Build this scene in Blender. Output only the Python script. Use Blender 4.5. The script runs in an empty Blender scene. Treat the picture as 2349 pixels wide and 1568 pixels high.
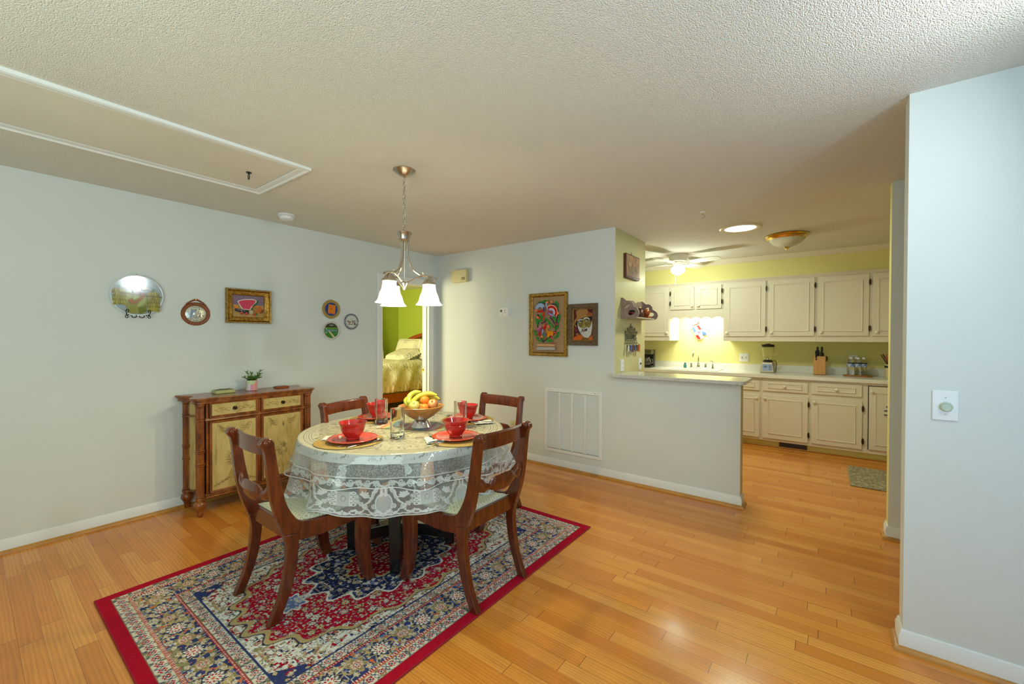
import bpy, bmesh, math, random
import numpy as np
from mathutils import Vector, Matrix, Euler
random.seed(7)
SC = bpy.context.scene
COL = SC.collection
PI = math.pi
sin, cos = math.sin, math.cos

# ------------------------------------------------------------------ colour + materials
def lin(c):
    c = c / 255.0
    return c / 12.92 if c <= 0.04045 else ((c + 0.055) / 1.055) ** 2.4
def S(r, g, b):
    return (lin(r), lin(g), lin(b), 1.0)

class NT:
    """small node-tree helper"""
    def __init__(self, m):
        self.t = m.node_tree; self.t.nodes.clear()
        self.out = self.n('ShaderNodeOutputMaterial')
    def n(self, ty, **kw):
        x = self.t.nodes.new(ty)
        for k, v in kw.items():
            setattr(x, k, v)
        return x
    def l(self, a, b):
        self.t.links.new(a, b)
    def val(self, sock, v):
        if hasattr(v, 'links') or hasattr(v, 'is_output'):
            self.l(v, sock)
        else:
            sock.default_value = v
    def math(self, op, a, b=0.0, c=None):
        x = self.n('ShaderNodeMath', operation=op)
        self.val(x.inputs[0], a); self.val(x.inputs[1], b)
        if c is not None: self.val(x.inputs[2], c)
        return x.outputs[0]
    def mix(self, f, a, b):
        x = self.n('ShaderNodeMix', data_type='RGBA')
        self.val(x.inputs[0], f); self.val(x.inputs[6], a); self.val(x.inputs[7], b)
        return x.outputs[2]
    def coord(self, kind='Object'):
        return self.n('ShaderNodeTexCoord').outputs[kind]
    def mapping(self, v, scale=(1, 1, 1), rot=(0, 0, 0)):
        x = self.n('ShaderNodeMapping'); self.l(v, x.inputs[0])
        x.inputs['Scale'].default_value = scale; x.inputs['Rotation'].default_value = rot
        return x.outputs[0]
    def noise(self, v, scale, detail=2.0, rough=0.5, out='Fac'):
        x = self.n('ShaderNodeTexNoise'); self.l(v, x.inputs['Vector'])
        x.inputs['Scale'].default_value = scale; x.inputs['Detail'].default_value = detail
        x.inputs['Roughness'].default_value = rough
        return x.outputs[out]
    def ramp(self, f, stops):
        x = self.n('ShaderNodeValToRGB'); self.l(f, x.inputs[0])
        e = x.color_ramp.elements
        while len(e) < len(stops): e.new(0.5)
        for i, (p, c) in enumerate(stops):
            e[i].position = p; e[i].color = c
        return x.outputs[0]
    def bump(self, h, strength=0.3, dist=0.01):
        x = self.n('ShaderNodeBump'); self.l(h, x.inputs['Height'])
        x.inputs['Strength'].default_value = strength; x.inputs['Distance'].default_value = dist
        return x.outputs[0]
    def bsdf(self, col, rough=0.5, metal=0.0, spec=0.5, coat=0.0, normal=None, **kw):
        x = self.n('ShaderNodeBsdfPrincipled')
        self.val(x.inputs['Base Color'], col); self.val(x.inputs['Roughness'], rough)
        x.inputs['Metallic'].default_value = metal
        x.inputs['Specular IOR Level'].default_value = spec
        x.inputs['Coat Weight'].default_value = coat
        x.inputs['Coat Roughness'].default_value = 0.12
        if normal is not None: self.l(normal, x.inputs['Normal'])
        for k, v in kw.items(): self.val(x.inputs[k.replace('_', ' ')], v)
        return x
    def done(self, b):
        self.l(b.outputs[0] if hasattr(b, 'outputs') else b, self.out.inputs[0])

MATS = {}
def newmat(name):
    m = bpy.data.materials.new(name); m.use_nodes = True; MATS[name] = m
    return m, NT(m)
def mat(name, col, rough=0.5, metal=0.0, spec=0.5, coat=0.0, var=0.0, vscale=6.0, bump=0.0, bscale=80.0, stretch=(1, 1, 1), emit=0.0, **kw):
    """plain material with optional colour variation and bump"""
    m, t = newmat(name)
    c = col; nrm = None
    co = t.mapping(t.coord(), scale=stretch)
    if var:
        f = t.noise(co, vscale, 4.0)
        d = tuple(x * (1 - var) for x in col[:3]) + (1,); h = tuple(min(1, x * (1 + var)) for x in col[:3]) + (1,)
        c = t.ramp(f, [(0.3, d), (0.7, h)])
    if bump: nrm = t.bump(t.noise(co, bscale, 3.0), bump, 0.004)
    b = t.bsdf(c, rough, metal, spec, coat, nrm, **kw)
    if emit:
        t.val(b.inputs['Emission Color'], col); b.inputs['Emission Strength'].default_value = emit
    t.done(b)
    return m
def colattr(name, rough=0.5, spec=0.4, coat=0.0, bump=0.0, bscale=300.0, weave=0.0):
    """material that reads the pigment of a printed or painted surface from the mesh"""
    m, t = newmat(name)
    a = t.n('ShaderNodeAttribute', attribute_name='pigment')
    c = a.outputs['Color']; nrm = None
    if weave:
        f = t.noise(t.coord(), bscale, 2.0)
        mul = t.n('ShaderNodeMix', data_type='RGBA', blend_type='MULTIPLY'); mul.inputs[0].default_value = weave
        t.l(c, mul.inputs[6]); t.l(t.ramp(f, [(0.3, (.55, .55, .55, 1)), (0.7, (1, 1, 1, 1))]), mul.inputs[7]); c = mul.outputs[2]
    if bump: nrm = t.bump(t.noise(t.coord(), bscale, 2.0), bump, 0.003)
    t.done(t.bsdf(c, rough, 0, spec, coat, nrm))
    return m

# ------------------------------------------------------------------ mesh builder
class M:
    def __init__(s):
        s.v = []; s.f = []; s.mi = []; s.col = []
    def add(s, vs, fs, mi=0, col=None):
        b = len(s.v); s.v += [tuple(v) for v in vs]
        for f in fs:
            s.f.append([b + i for i in f]); s.mi.append(mi); s.col.append(col)
        return s
    def box(s, x0, y0, z0, x1, y1, z1, mi=0, faces=None, col=None):
        """faces: dict of '-x','+x','-y','+y','-z','+z' -> material index"""
        v = [(x0, y0, z0), (x1, y0, z0), (x1, y1, z0), (x0, y1, z0), (x0, y0, z1), (x1, y0, z1), (x1, y1, z1), (x0, y1, z1)]
        F = {'-z': (0, 3, 2, 1), '+z': (4, 5, 6, 7), '-y': (0, 1, 5, 4), '+x': (1, 2, 6, 5), '+y': (2, 3, 7, 6), '-x': (3, 0, 4, 7)}
        b = len(s.v); s.v += v
        for k, f in F.items():
            s.f.append([b + i for i in f]); s.mi.append((faces or {}).get(k, mi)); s.col.append(col)
        return s
    def xbox(s, mtx, hx, hy, hz, mi=0, col=None):
        vs = [mtx @ Vector((a * hx, b * hy, c * hz)) for c in (-1, 1) for b in (-1, 1) for a in (-1, 1)]
        return s.add(vs, [(0, 2, 3, 1), (4, 5, 7, 6), (0, 1, 5, 4), (1, 3, 7, 5), (3, 2, 6, 7), (2, 0, 4, 6)], mi, col)
    def lathe(s, prof, n=32, c=(0, 0, 0), mi=0, closed=False, mtx=None, lobes=0, lobe_amp=0.0, sq=None, col=None):
        """prof: (r, z) list bottom to top, spun about z"""
        rings = []
        vs = []
        for r, z in prof:
            ring = []
            if r < 1e-6:
                ring = [len(vs)] ; vs.append(Vector((0, 0, z)))
            else:
                for k in range(n):
                    a = 2 * PI * k / n
                    rr = r * (1 + (lobe_amp * cos(lobes * a) if lobes else 0))
                    ring.append(len(vs)); vs.append(Vector((rr * cos(a), rr * sin(a) * (sq or 1), z)))
            rings.append(ring)
        fs = []
        pairs = list(zip(rings, rings[1:])) + ([(rings[-1], rings[0])] if closed else [])
        for A, B in pairs:
            if len(A) == 1 and len(B) == 1: continue
            for k in range(n):
                k2 = (k + 1) % n
                if len(A) == 1: fs.append((A[0], B[k2], B[k])[::-1] if False else (A[0], B[k], B[k2])[::-1])
                elif len(B) == 1: fs.append((A[k], A[k2], B[0]))
                else: fs.append((A[k], A[k2], B[k2], B[k]))
        if not closed:
            if len(rings[0]) > 1: fs.append(tuple(reversed(rings[0])))
            if len(rings[-1]) > 1: fs.append(tuple(rings[-1]))
        if mtx is not None: vs = [mtx @ v for v in vs]
        vs = [v + Vector(c) for v in vs]
        return s.add(vs, fs, mi, col)
    def shell(s, prof, n=32, c=(0, 0, 0), mi=0, mtx=None, **k):
        return s.lathe(prof, n, c, mi, True, mtx, **k)
    def tube(s, path, r, n=10, mi=0, closed=False, flat=None, caps=True, col=None):
        """r: number or list; flat=(kx,ky) squashes the section"""
        P = [Vector(p) for p in path]; N = len(P)
        rs = r if isinstance(r, (list, tuple)) else [r] * N
        tang = []
        for i in range(N):
            a = P[(i - 1) % N] if (i > 0 or closed) else P[0]; b = P[(i + 1) % N] if (i < N - 1 or closed) else P[-1]
            t = (b - a); tang.append(t.normalized() if t.length > 1e-9 else Vector((0, 0, 1)))
        up = Vector((0, 0, 1)) if abs(tang[0].z) < 0.9 else Vector((1, 0, 0))
        u = tang[0].cross(up).normalized(); vs = []; fs = []
        for i in range(N):
            u = (u - tang[i] * u.dot(tang[i])).normalized(); w = tang[i].cross(u)
            for k in range(n):
                a = 2 * PI * k / n; kx, ky = flat or (1, 1)
                vs.append(P[i] + u * (cos(a) * rs[i] * kx) + w * (sin(a) * rs[i] * ky))
        for i in range(N if closed else N - 1):
            j = (i + 1) % N
            for k in range(n):
                k2 = (k + 1) % n
                fs.append((i * n + k, i * n + k2, j * n + k2, j * n + k))
        if not closed and caps:
            fs.append(tuple(reversed(range(n)))); fs.append(tuple(range((N - 1) * n, N * n)))
        return s.add(vs, fs, mi, col)
    def cyl(s, p0, p1, r, r1=None, n=20, mi=0, col=None):
        return s.tube([p0, p1], [r, r if r1 is None else r1], n, mi, col=col)
    def ball(s, c, rx, ry=None, rz=None, n=16, mi=0, mtx=None, col=None):
        ry = rx if ry is None else ry; rz = rx if rz is None else rz
        m = max(6, n // 2)
        pr = [(sin(PI * i / m), -cos(PI * i / m)) for i in range(m + 1)]
        pr[0] = (0, -1); pr[-1] = (0, 1)
        T = Matrix.Translation(Vector(c)) @ (mtx or Matrix.Identity(4)) @ Matrix.Diagonal((rx, ry, rz, 1))
        return s.lathe(pr, n, (0, 0, 0), mi, False, T, col=col)
    def prism(s, pts, d0, d1, plane='xz', mi=0, fn=None, col=None):
        """extrude a 2-D outline; plane 'xz' extrudes along y, 'yz' along x, 'xy' along z"""
        def P(a, b, d):
            p = {'xz': (a, d, b), 'yz': (d, a, b), 'xy': (a, b, d)}[plane]
            return fn(*p) if fn else p
        n = len(pts)
        vs = [P(a, b, d0) for a, b in pts] + [P(a, b, d1) for a, b in pts]
        fs = [tuple(range(n)), tuple(range(2 * n - 1, n - 1, -1))] + [(i, n + i, n + (i + 1) % n, (i + 1) % n) for i in range(n)]
        return s.add(vs, fs, mi, col)
    def ringprism(s, outer, inner, d0, d1, plane='xz', mi=0):
        """a frame: outer and inner outlines with the same number of points"""
        def P(a, b, d): return {'xz': (a, d, b), 'yz': (d, a, b), 'xy': (a, b, d)}[plane]
        n = len(outer); vs = []
        for d in (d0, d1): vs += [P(a, b, d) for a, b in outer] + [P(a, b, d) for a, b in inner]
        fs = []
        for i in range(n):
            j = (i + 1) % n
            fs += [(i, j, n + j, n + i), (2 * n + i, 3 * n + i, 3 * n + j, 2 * n + j), (i, 2 * n + i, 2 * n + j, j), (n + i, n + j, 3 * n + j, 3 * n + i)]
        return s.add(vs, fs, mi)
    def sweep(s, prof, path, plane='h', mi=0, closed=False):
        """sweep a small profile (a=outwards to the right of travel, b=up) along a polyline with mitred corners.
        plane 'h': path in xy, up = z; plane 'v': path in xz, up = -y (towards the viewer)"""
        P = [Vector((p[0], p[1])) for p in path]; N = len(P); vs = []; fs = []; k = len(prof)
        base = [p[2] if len(p) > 2 else 0.0 for p in path]
        for i in range(N):
            d0 = (P[i] - P[i - 1]).normalized() if (i > 0 or closed) else None
            d1 = (P[(i + 1) % N] - P[i]).normalized() if (i < N - 1 or closed) else None
            if d0 is None: d0 = d1
            if d1 is None: d1 = d0
            n0 = Vector((d0.y, -d0.x)); n1 = Vector((d1.y, -d1.x)); m = (n0 + n1)
            m = m / max(1e-6, (1 + n0.dot(n1)))
            for a, b in prof:
                q = P[i] + m * a
                vs.append((q.x, q.y, base[i] + b) if plane == 'h' else (q.x, base[i] - b, q.y))
        for i in range(N if closed else N - 1):
            j = (i + 1) % N
            for q in range(k):
                r = (q + 1) % k
                fs.append((i * k + q, i * k + r, j * k + r, j * k + q))
        if not closed:
            fs.append(tuple(range(k))); fs.append(tuple(reversed(range((N - 1) * k, N * k))))
        return s.add(vs, fs, mi)
    def build(s, name, mats, parent=None, loc=(0, 0, 0), rot=(0, 0, 0), smooth=True, angle=35, bevel=0.0, bseg=2, fix=True, subsurf=0, solid=0.0):
        me = bpy.data.meshes.new(name)
        me.from_pydata(s.v, [], s.f)
        mats = mats if isinstance(mats, (list, tuple)) else [mats]
        for m in mats: me.materials.append(MATS[m] if isinstance(m, str) else m)
        me.polygons.foreach_set('material_index', s.mi)
        if any(c is not None for c in s.col):
            at = me.color_attributes.new('pigment', 'FLOAT_COLOR', 'CORNER')
            buf = []
            for p, c in zip(s.f, s.col): buf += list(c or (1, 1, 1, 1)) * len(p)
            at.data.foreach_set('color', buf)
        if fix:
            bm = bmesh.new(); bm.from_mesh(me); bmesh.ops.recalc_face_normals(bm, faces=bm.faces[:]); bm.to_mesh(me); bm.free()
        if smooth:
            me.shade_smooth(); me.set_sharp_from_angle(angle=math.radians(angle))
        o = bpy.data.objects.new(name, me); COL.objects.link(o)
        o.location = loc; o.rotation_euler = rot
        if parent is not None: o.parent = parent
        if bevel:
            b = o.modifiers.new('bevel', 'BEVEL'); b.width = bevel; b.segments = bseg; b.limit_method = 'ANGLE'; b.angle_limit = math.radians(40)
            b.harden_normals = False
        if solid:
            b = o.modifiers.new('solid', 'SOLIDIFY'); b.thickness = solid; b.offset = 0
        if subsurf:
            b = o.modifiers.new('sub', 'SUBSURF'); b.levels = subsurf; b.render_levels = subsurf
        return o

def tag(o, label, cat, group=None, kind=None):
    if label: o['label'] = label
    if cat: o['category'] = cat
    if group: o['group'] = group
    if kind: o['kind'] = kind
    return o
def thing(name, label, cat, loc=(0, 0, 0), rot=(0, 0, 0), group=None):
    o = bpy.data.objects.new(name, None); COL.objects.link(o); o.empty_display_size = 0.05
    o.location = loc; o.rotation_euler = rot
    return tag(o, label, cat, group)
def struct(o):
    o['kind'] = 'structure'; return o
def dup(root, loc, rot=None, label=None):
    def cp(o, par):
        c = o.copy(); COL.objects.link(c)
        if par is not None: c.parent = par
        for ch in o.children: cp(ch, c)
        return c
    r = cp(root, None); r.location = loc
    if rot is not None: r.rotation_euler = rot
    if label: r['label'] = label
    return r

# faces that hang on the left wall look towards +x
RA = (0, 0, PI / 2)

# ------------------------------------------------------------------ flat pictures (pigment polygons)
class Pic:
    """coloured shapes on a flat picture in x (right), z (up); every shape a hair nearer the viewer"""
    def __init__(s, y=0.0, step=0.00012):
        s.m = M(); s.y = y; s.step = step
    def poly(s, pts, c):
        s.y -= s.step
        s.m.add([(a, s.y, b) for a, b in pts], [tuple(range(len(pts)))], 0, S(*c)); return s
    def rect(s, x0, z0, x1, z1, c): return s.poly([(x0, z0), (x1, z0), (x1, z1), (x0, z1)], c)
    def ell(s, x, z, rx, rz, c, rot=0.0, n=22):
        cr, sr = cos(rot), sin(rot)
        return s.poly([(x + rx * cos(a) * cr - rz * sin(a) * sr, z + rx * cos(a) * sr + rz * sin(a) * cr) for a in [2 * PI * k / n for k in range(n)]], c)
    def line(s, pts, w, c):
        s.y -= s.step; P = [Vector(p) for p in pts]; L = []; R = []
        ws = w if isinstance(w, (list, tuple)) else [w] * len(P)
        for i in range(len(P)):
            d = (P[min(i + 1, len(P) - 1)] - P[max(i - 1, 0)]).normalized(); nn = Vector((-d.y, d.x)) * ws[i] / 2
            L.append(P[i] + nn); R.append(P[i] - nn)
        vs = [(p.x, s.y, p.y) for p in L + R]; n = len(P)
        s.m.add(vs, [(i, n + i, n + i + 1, i + 1) for i in range(n - 1)], 0, S(*c)); return s
    def arc(s, x, z, r, a0, a1, w, c, n=14, rz=None):
        return s.line([(x + r * cos(a0 + (a1 - a0) * k / n), z + (rz or r) * sin(a0 + (a1 - a0) * k / n)) for k in range(n + 1)], w, c)
    def build(s, name, m, parent=None, **k):
        o = s.m.build(name, m, parent, smooth=False, fix=False, **k)
        return o
def frac(t): return t - math.floor(t)
def spline(pts, n=8):
    """Catmull-Rom through points of any dimension"""
    P = [Vector(p) for p in pts]; out = []
    for i in range(len(P) - 1):
        p0 = P[max(i - 1, 0)]; p1 = P[i]; p2 = P[i + 1]; p3 = P[min(i + 2, len(P) - 1)]
        for k in range(n):
            t = k / n
            out.append(0.5 * ((2 * p1) + (p2 - p0) * t + (2 * p0 - 5 * p1 + 4 * p2 - p3) * t * t + (3 * p1 - p0 - 3 * p2 + p3) * t ** 3))
    out.append(P[-1]); return out

# ------------------------------------------------------------------ big numpy surfaces
def gridmesh(name, X, Y, Z, mats, col=None, wrap=False, parent=None, alpha=None):
    nu, nv = X.shape
    me = bpy.data.meshes.new(name)
    co = np.stack([X, Y, Z], -1).reshape(-1, 3).astype(np.float32)
    i = np.arange(nu if wrap else nu - 1)[:, None]; j = np.arange(nv - 1)[None, :]
    i2 = (i + 1) % nu
    q = np.stack([i * nv + j, i2 * nv + j, i2 * nv + j + 1, i * nv + j + 1], -1).reshape(-1, 4).astype(np.int32)
    me.vertices.add(len(co)); me.vertices.foreach_set('co', co.ravel())
    me.loops.add(q.size); me.loops.foreach_set('vertex_index', q.ravel())
    me.polygons.add(len(q)); me.polygons.foreach_set('loop_start', np.arange(0, q.size, 4, dtype=np.int32))
    me.update(calc_edges=True)
    if col is not None:
        a = me.color_attributes.new('pigment', 'FLOAT_COLOR', 'POINT')
        c = np.ones((len(co), 4), np.float32); c[:, :3] = col.reshape(-1, 3)
        if alpha is not None: c[:, 3] = alpha.ravel()
        a.data.foreach_set('color', c.ravel())
    for m in (mats if isinstance(mats, (list, tuple)) else [mats]): me.materials.append(MATS[m])
    me.shade_smooth()
    o = bpy.data.objects.new(name, me); COL.objects.link(o)
    if parent is not None: o.parent = parent
    return o
# ------------------------------------------------------------------ materials
mat('white_wall', S(221, 225, 220), 0.75, spec=0.25, var=0.015, vscale=1.5, bump=0.04, bscale=260)
mat('yellow_wall', S(234, 225, 150), 0.7, spec=0.25, var=0.02, vscale=2, bump=0.04, bscale=260)
mat('tan_wall', S(206, 199, 148), 0.45, spec=0.35, var=0.02, vscale=2, bump=0.04, bscale=260)
mat('green_wall', S(176, 190, 72), 0.7, spec=0.2, bump=0.04, bscale=260)
mat('trim_white', S(236, 237, 234), 0.38, spec=0.45)
mat('trim_wood', S(196, 138, 62), 0.35, var=0.18, vscale=9, stretch=(1, 1, 1), spec=0.5)
mat('cab_white', S(232, 222, 200), 0.42, spec=0.4, var=0.015, vscale=3)
mat('knob_white', S(240, 232, 212), 0.25, spec=0.5)
mat('hinge', S(70, 58, 40), 0.4, metal=0.7)
mat('black', S(18, 17, 17), 0.35)
mat('dark', S(40, 36, 32), 0.6)
mat('chrome', S(222, 224, 226), 0.09, metal=1.0)
mat('nickel', S(196, 188, 174), 0.26, metal=1.0)
mat('brass', S(222, 186, 96), 0.16, metal=1.0)
mat('plastic_white', S(240, 240, 238), 0.35)
mat('plastic_ivory', S(214, 205, 156), 0.45)
mat('laminate', S(236, 232, 220), 0.22, spec=0.5)

def popcorn():
    m, t = newmat('popcorn')
    co = t.coord()
    v = t.n('ShaderNodeTexVoronoi'); t.l(co, v.inputs['Vector']); v.inputs['Scale'].default_value = 210
    h = t.math('ADD', t.math('SUBTRACT', 0.8, v.outputs['Distance']), t.noise(co, 140, 3, 0.6))
    f = t.noise(co, 0.9, 3)
    c = t.ramp(f, [(0.35, S(228, 224, 212)), (0.7, S(234, 230, 219))])
    st = t.math('GREATER_THAN', t.noise(co, 2.3, 5, 0.7), 0.775)
    c = t.mix(t.math('MULTIPLY', st, 0.25), c, S(176, 158, 128))
    t.done(t.bsdf(c, 0.85, spec=0.2, normal=t.bump(h, 0.6, 0.006)))
popcorn()

def floorwood():
    m, t = newmat('floor_wood')
    co = t.coord(); sx = t.n('ShaderNodeSeparateXYZ'); t.l(co, sx.inputs[0])
    x, y = sx.outputs[0], sx.outputs[1]
    W = 0.0737
    yr = t.math('DIVIDE', y, W); row = t.math('FLOOR', yr); fy = t.math('FRACT', yr)
    w1 = t.n('ShaderNodeTexWhiteNoise', noise_dimensions='1D'); t.l(row, w1.inputs['W'])
    xo = t.math('ADD', t.math('DIVIDE', x, 0.86), t.math('MULTIPLY', w1.outputs['Value'], 9.37))
    col = t.math('FLOOR', xo); fx = t.math('FRACT', xo)
    cv = t.n('ShaderNodeCombineXYZ'); t.l(row, cv.inputs[0]); t.l(col, cv.inputs[1])
    w2 = t.n('ShaderNodeTexWhiteNoise', noise_dimensions='2D'); t.l(cv.outputs[0], w2.inputs['Vector'])
    tone = w2.outputs['Value']
    # grain, shifted per plank
    sh = t.n('ShaderNodeVectorMath', operation='ADD'); t.l(co, sh.inputs[0])
    sc = t.n('ShaderNodeVectorMath', operation='SCALE'); t.l(w2.outputs['Color'], sc.inputs[0]); sc.inputs['Scale'].default_value = 13.0
    t.l(sc.outputs[0], sh.inputs[1])
    g1 = t.noise(t.mapping(sh.outputs[0], (2.2, 26, 1)), 1.0, 5, 0.6)
    wv = t.n('ShaderNodeTexWave', wave_type='BANDS', bands_direction='Y'); t.l(t.mapping(sh.outputs[0], (0.9, 9, 1)), wv.inputs['Vector'])
    wv.inputs['Scale'].default_value = 2.2; wv.inputs['Distortion'].default_value = 7.0; wv.inputs['Detail'].default_value = 2; wv.inputs['Detail Scale'].default_value = 0.8
    g2 = t.noise(t.mapping(sh.outputs[0], (6, 220, 1)), 1.0, 2, 0.6)
    base = t.ramp(tone, [(0.0, S(214, 130, 48)), (0.5, S(230, 148, 58)), (1.0, S(238, 165, 74))])
    gr = t.math('ADD', t.math('MULTIPLY', g1, 0.6), t.math('ADD', t.math('MULTIPLY', wv.outputs['Fac'], 0.22), t.math('MULTIPLY', g2, 0.3)))
    c = t.mix(t.math('MULTIPLY', t.ramp(gr, [(0.42, (0, 0, 0, 1)), (0.78, (1, 1, 1, 1))]), 0.5), base, S(176, 102, 42))
    # seams
    e = 0.011
    s1 = t.math('LESS_THAN', t.math('MINIMUM', fy, t.math('SUBTRACT', 1.0, fy)), e)
    s2 = t.math('LESS_THAN', t.math('MINIMUM', fx, t.math('SUBTRACT', 1.0, fx)), 0.0013)
    sm = t.math('MAXIMUM', t.math('MULTIPLY', s1, 0.55), t.math('MULTIPLY', s2, 0.9))
    c = t.mix(sm, c, S(96, 54, 22))
    ro = t.math('ADD', 0.13, t.math('MULTIPLY', t.noise(co, 3.5, 4), 0.14))
    hb = t.math('SUBTRACT', t.math('MULTIPLY', t.noise(co, 1.7, 2), 0.6), t.math('MULTIPLY', t.math('MAXIMUM', s1, s2), 0.1))
    t.done(t.bsdf(c, ro, spec=0.5, normal=t.bump(hb, 0.06, 0.02)))
floorwood()

# ------------------------------------------------------------------ room shell
XA, YB, XR, XE, XD, YD, H = -4.140, 3.814, -1.6425, -0.5607, 0.274, 2.5112, 2.44
YK, YU, YF, YC = 6.80, 6.32, 6.16, 6.12          # kitchen wall, upper faces, base faces, worktop edge
struct(M().box(-8.3, -3.2, -0.06, 3.5, 7.0, 0.0).build('floor', 'floor_wood', smooth=False))
struct(M().box(-8.3, -3.2, H, 3.5, 7.0, H + 0.08).build('ceiling', 'popcorn', smooth=False))
DY0, DY1, DZ = 2.957, 3.692, 2.055               # bedroom doorway
w = M(); g = {'-x': 1}
w.box(XA - .12, -3.2, 0, XA, DY0, H, faces=g); w.box(XA - .12, DY0, DZ, XA, DY1, H, faces=g); w.box(XA - .12, DY1, 0, XA, 6.2, H, faces=g)
struct(w.build('wall_left', ['white_wall', 'green_wall'], smooth=False))
w = M(); w.box(XA, YB, 0, XR - .12, YB + .12, H, faces={'+y': 1})
struct(w.build('wall_back', ['white_wall', 'yellow_wall'], smooth=False))
w = M(); w.box(XR - .12, YB, 0, XR, 4.635, H, faces={'+x': 1, '+y': 2, '-x': 2})
struct(w.build('wall_return', ['white_wall', 'tan_wall', 'yellow_wall'], smooth=False))
w = M(); w.box(XR, YB, 0, XE, YB + .115, 0.995, faces={'+x': 1, '+y': 1})
struct(w.build('wall_half', ['white_wall', 'tan_wall'], smooth=False))
w = M(); w.box(XD, YD, 0, 3.5, YD + .115, H, faces={'+y': 0})
struct(w.build('wall_right', ['white_wall'], smooth=False))
w = M(); w.box(.338, 3.835, 0, 3.5, 3.95, H, faces={'-x': 1, '+y': 1})
struct(w.build('wall_hall', ['white_wall', 'yellow_wall'], smooth=False))
w = M(); w.box(-3.1, YK, 0, 1.6, YK + .1, H); struct(w.build('wall_kitchen', 'yellow_wall', smooth=False))
w = M(); w.box(-3.1, 4.635, 0, -3.0, YK, H); struct(w.build('wall_kitchen_left', 'yellow_wall', smooth=False))
w = M(); w.box(-3.0, 4.55, 0, XR - .12, 4.635, H); struct(w.build('wall_pantry', 'yellow_wall', smooth=False))
w = M(); w.box(1.5, 3.95, 0, 1.6, YK, H); struct(w.build('wall_kitchen_right', 'yellow_wall', smooth=False))
w = M(); w.box(2.2, YD + .115, 0, 2.3, 3.835, H); struct(w.build('wall_hall_end', 'white_wall', smooth=False))
w = M(); w.box(-3.0, YU, 2.168, 1.5, YK, H); struct(w.build('wall_soffit', 'yellow_wall', smooth=False))
w = M(); w.box(-8.0, 1.3, 0, -7.9, 6.2, H); struct(w.build('wall_bedroom_left', 'green_wall', smooth=False))
w = M(); w.box(-7.9, 6.1, 0, XA - .12, 6.2, H); struct(w.build('wall_bedroom_back', 'green_wall', smooth=False))
w = M(); w.box(-7.9, 1.3, 0, XA - .12, 1.4, H); struct(w.build('wall_bedroom_front', 'green_wall', smooth=False))

# crown moulding in the kitchen, skirtings and shoe mouldings
crown = [(0, 0), (.012, 0), (.02, .012), (.05, .045), (.058, .05), (.058, .058), (0, .058)]
struct(M().sweep(crown, [(-3.0, YU, H - .058), (1.5, YU, H - .058)]).build('trim_crown', 'cab_white'))
bp = [(0, 0), (.014, 0), (.014, .066), (.009, .074), (.009, .08), (.004, .088), (0, .088)]
sp = [(0, 0), (.02, 0), (.0185, .009), (.014, .0155), (.007, .0195), (0, .021)]
def skirt(name, path, closed=False):
    struct(M().sweep(bp, path).build('baseboard_' + name, 'trim_white'))
    struct(M().sweep([(a + .0142, b) for a, b in sp], path).build('trim_shoe_' + name, 'trim_wood'))
skirt('left', [(XA, DY0 - .06), (XA, -3.2)][::-1])
skirt('back', [(XA, YB), (XE, YB), (XE, YB + .115)])
skirt('right', [(XD, YD + .115), (XD, YD), (3.5, YD)])
skirt('hall', [(.338, 3.95), (.338, 3.835), (2.2, 3.835)])

# doorway to the bedroom: casing, jambs and a brass strike
d = M()
cas = [(0, 0), (.058, 0), (.058, .010), (.05, .017), (.036, .013), (.02, .016), (.006, .011), (0, .008)]
loop = [(DY0, 0), (DY0, DZ), (DY1, DZ), (DY1, 0)]
d.sweep(cas, [(a, b) for a, b in loop][::-1], plane='v')
d.v = [(XA - y, x, z) for x, y, z in d.v]
door = d.build('door_1', 'trim_white'); struct(door)
j = M(); j.box(XA - .125, DY0, 0, XA + .002, DY0 + .014, DZ); j.box(XA - .125, DY1 - .014, 0, XA + .002, DY1, DZ); j.box(XA - .125, DY0, DZ - .014, XA + .002, DY1, DZ)
j.box(XA - .075, DY0 + .014, 0, XA - .04, DY0 + .026, DZ - .014); j.box(XA - .075, DY1 - .026, 0, XA - .04, DY1 - .014, DZ - .014); j.box(XA - .075, DY0, DZ - .026, XA - .04, DY1, DZ - .014)
j.build('jamb', 'trim_white', door, smooth=False)
M().box(XA - .105, DY1 - .018, .915, XA - .08, DY1 - .013, .975).box(XA - .112, DY1 - .03, .935, XA - .104, DY1 - .014, .957).build('strike_plate', 'brass', door, smooth=False)

# attic hatch in the ceiling
hx0, hx1, hy1, hy0 = -3.362, -2.625, 1.352, -.03
t = thing('attic_hatch', 'long white pull-down attic hatch with moulded edge in the dining ceiling', 'hatch', ((hx0 + hx1) / 2, (hy0 + hy1) / 2, H))
a, b = (hx1 - hx0) / 2, (hy1 - hy0) / 2
fr = M(); fr.sweep([(0, 0), (0, -.016), (-.012, -.02), (-.022, -.012), (-.05, -.012), (-.06, -.006), (-.06, 0)], [(-a, -b), (a, -b), (a, b), (-a, b)], closed=True)
mat('hatch_panel', S(226, 219, 203), 0.5, var=0.05, vscale=1.6)
fr.build('frame', 'trim_white', t)
M().box(-a + .066, -b + .066, -.008, a - .066, b - .066, -.001).build('panel', 'hatch_panel', t, bevel=.002)
rg = M(); rg.cyl((0, b - .22, -.008), (0, b - .22, -.013), .016); rg.tube([(0, b - .22 + .004 * sin(k), -.034 + .021 * cos(k)) if False else (.011 * sin(k), b - .22, -.034 + .02 * cos(k)) for k in [2 * PI * i / 20 for i in range(20)]], .0028, 8, closed=True)
rg.build('pull_ring', 'black', t)

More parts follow.
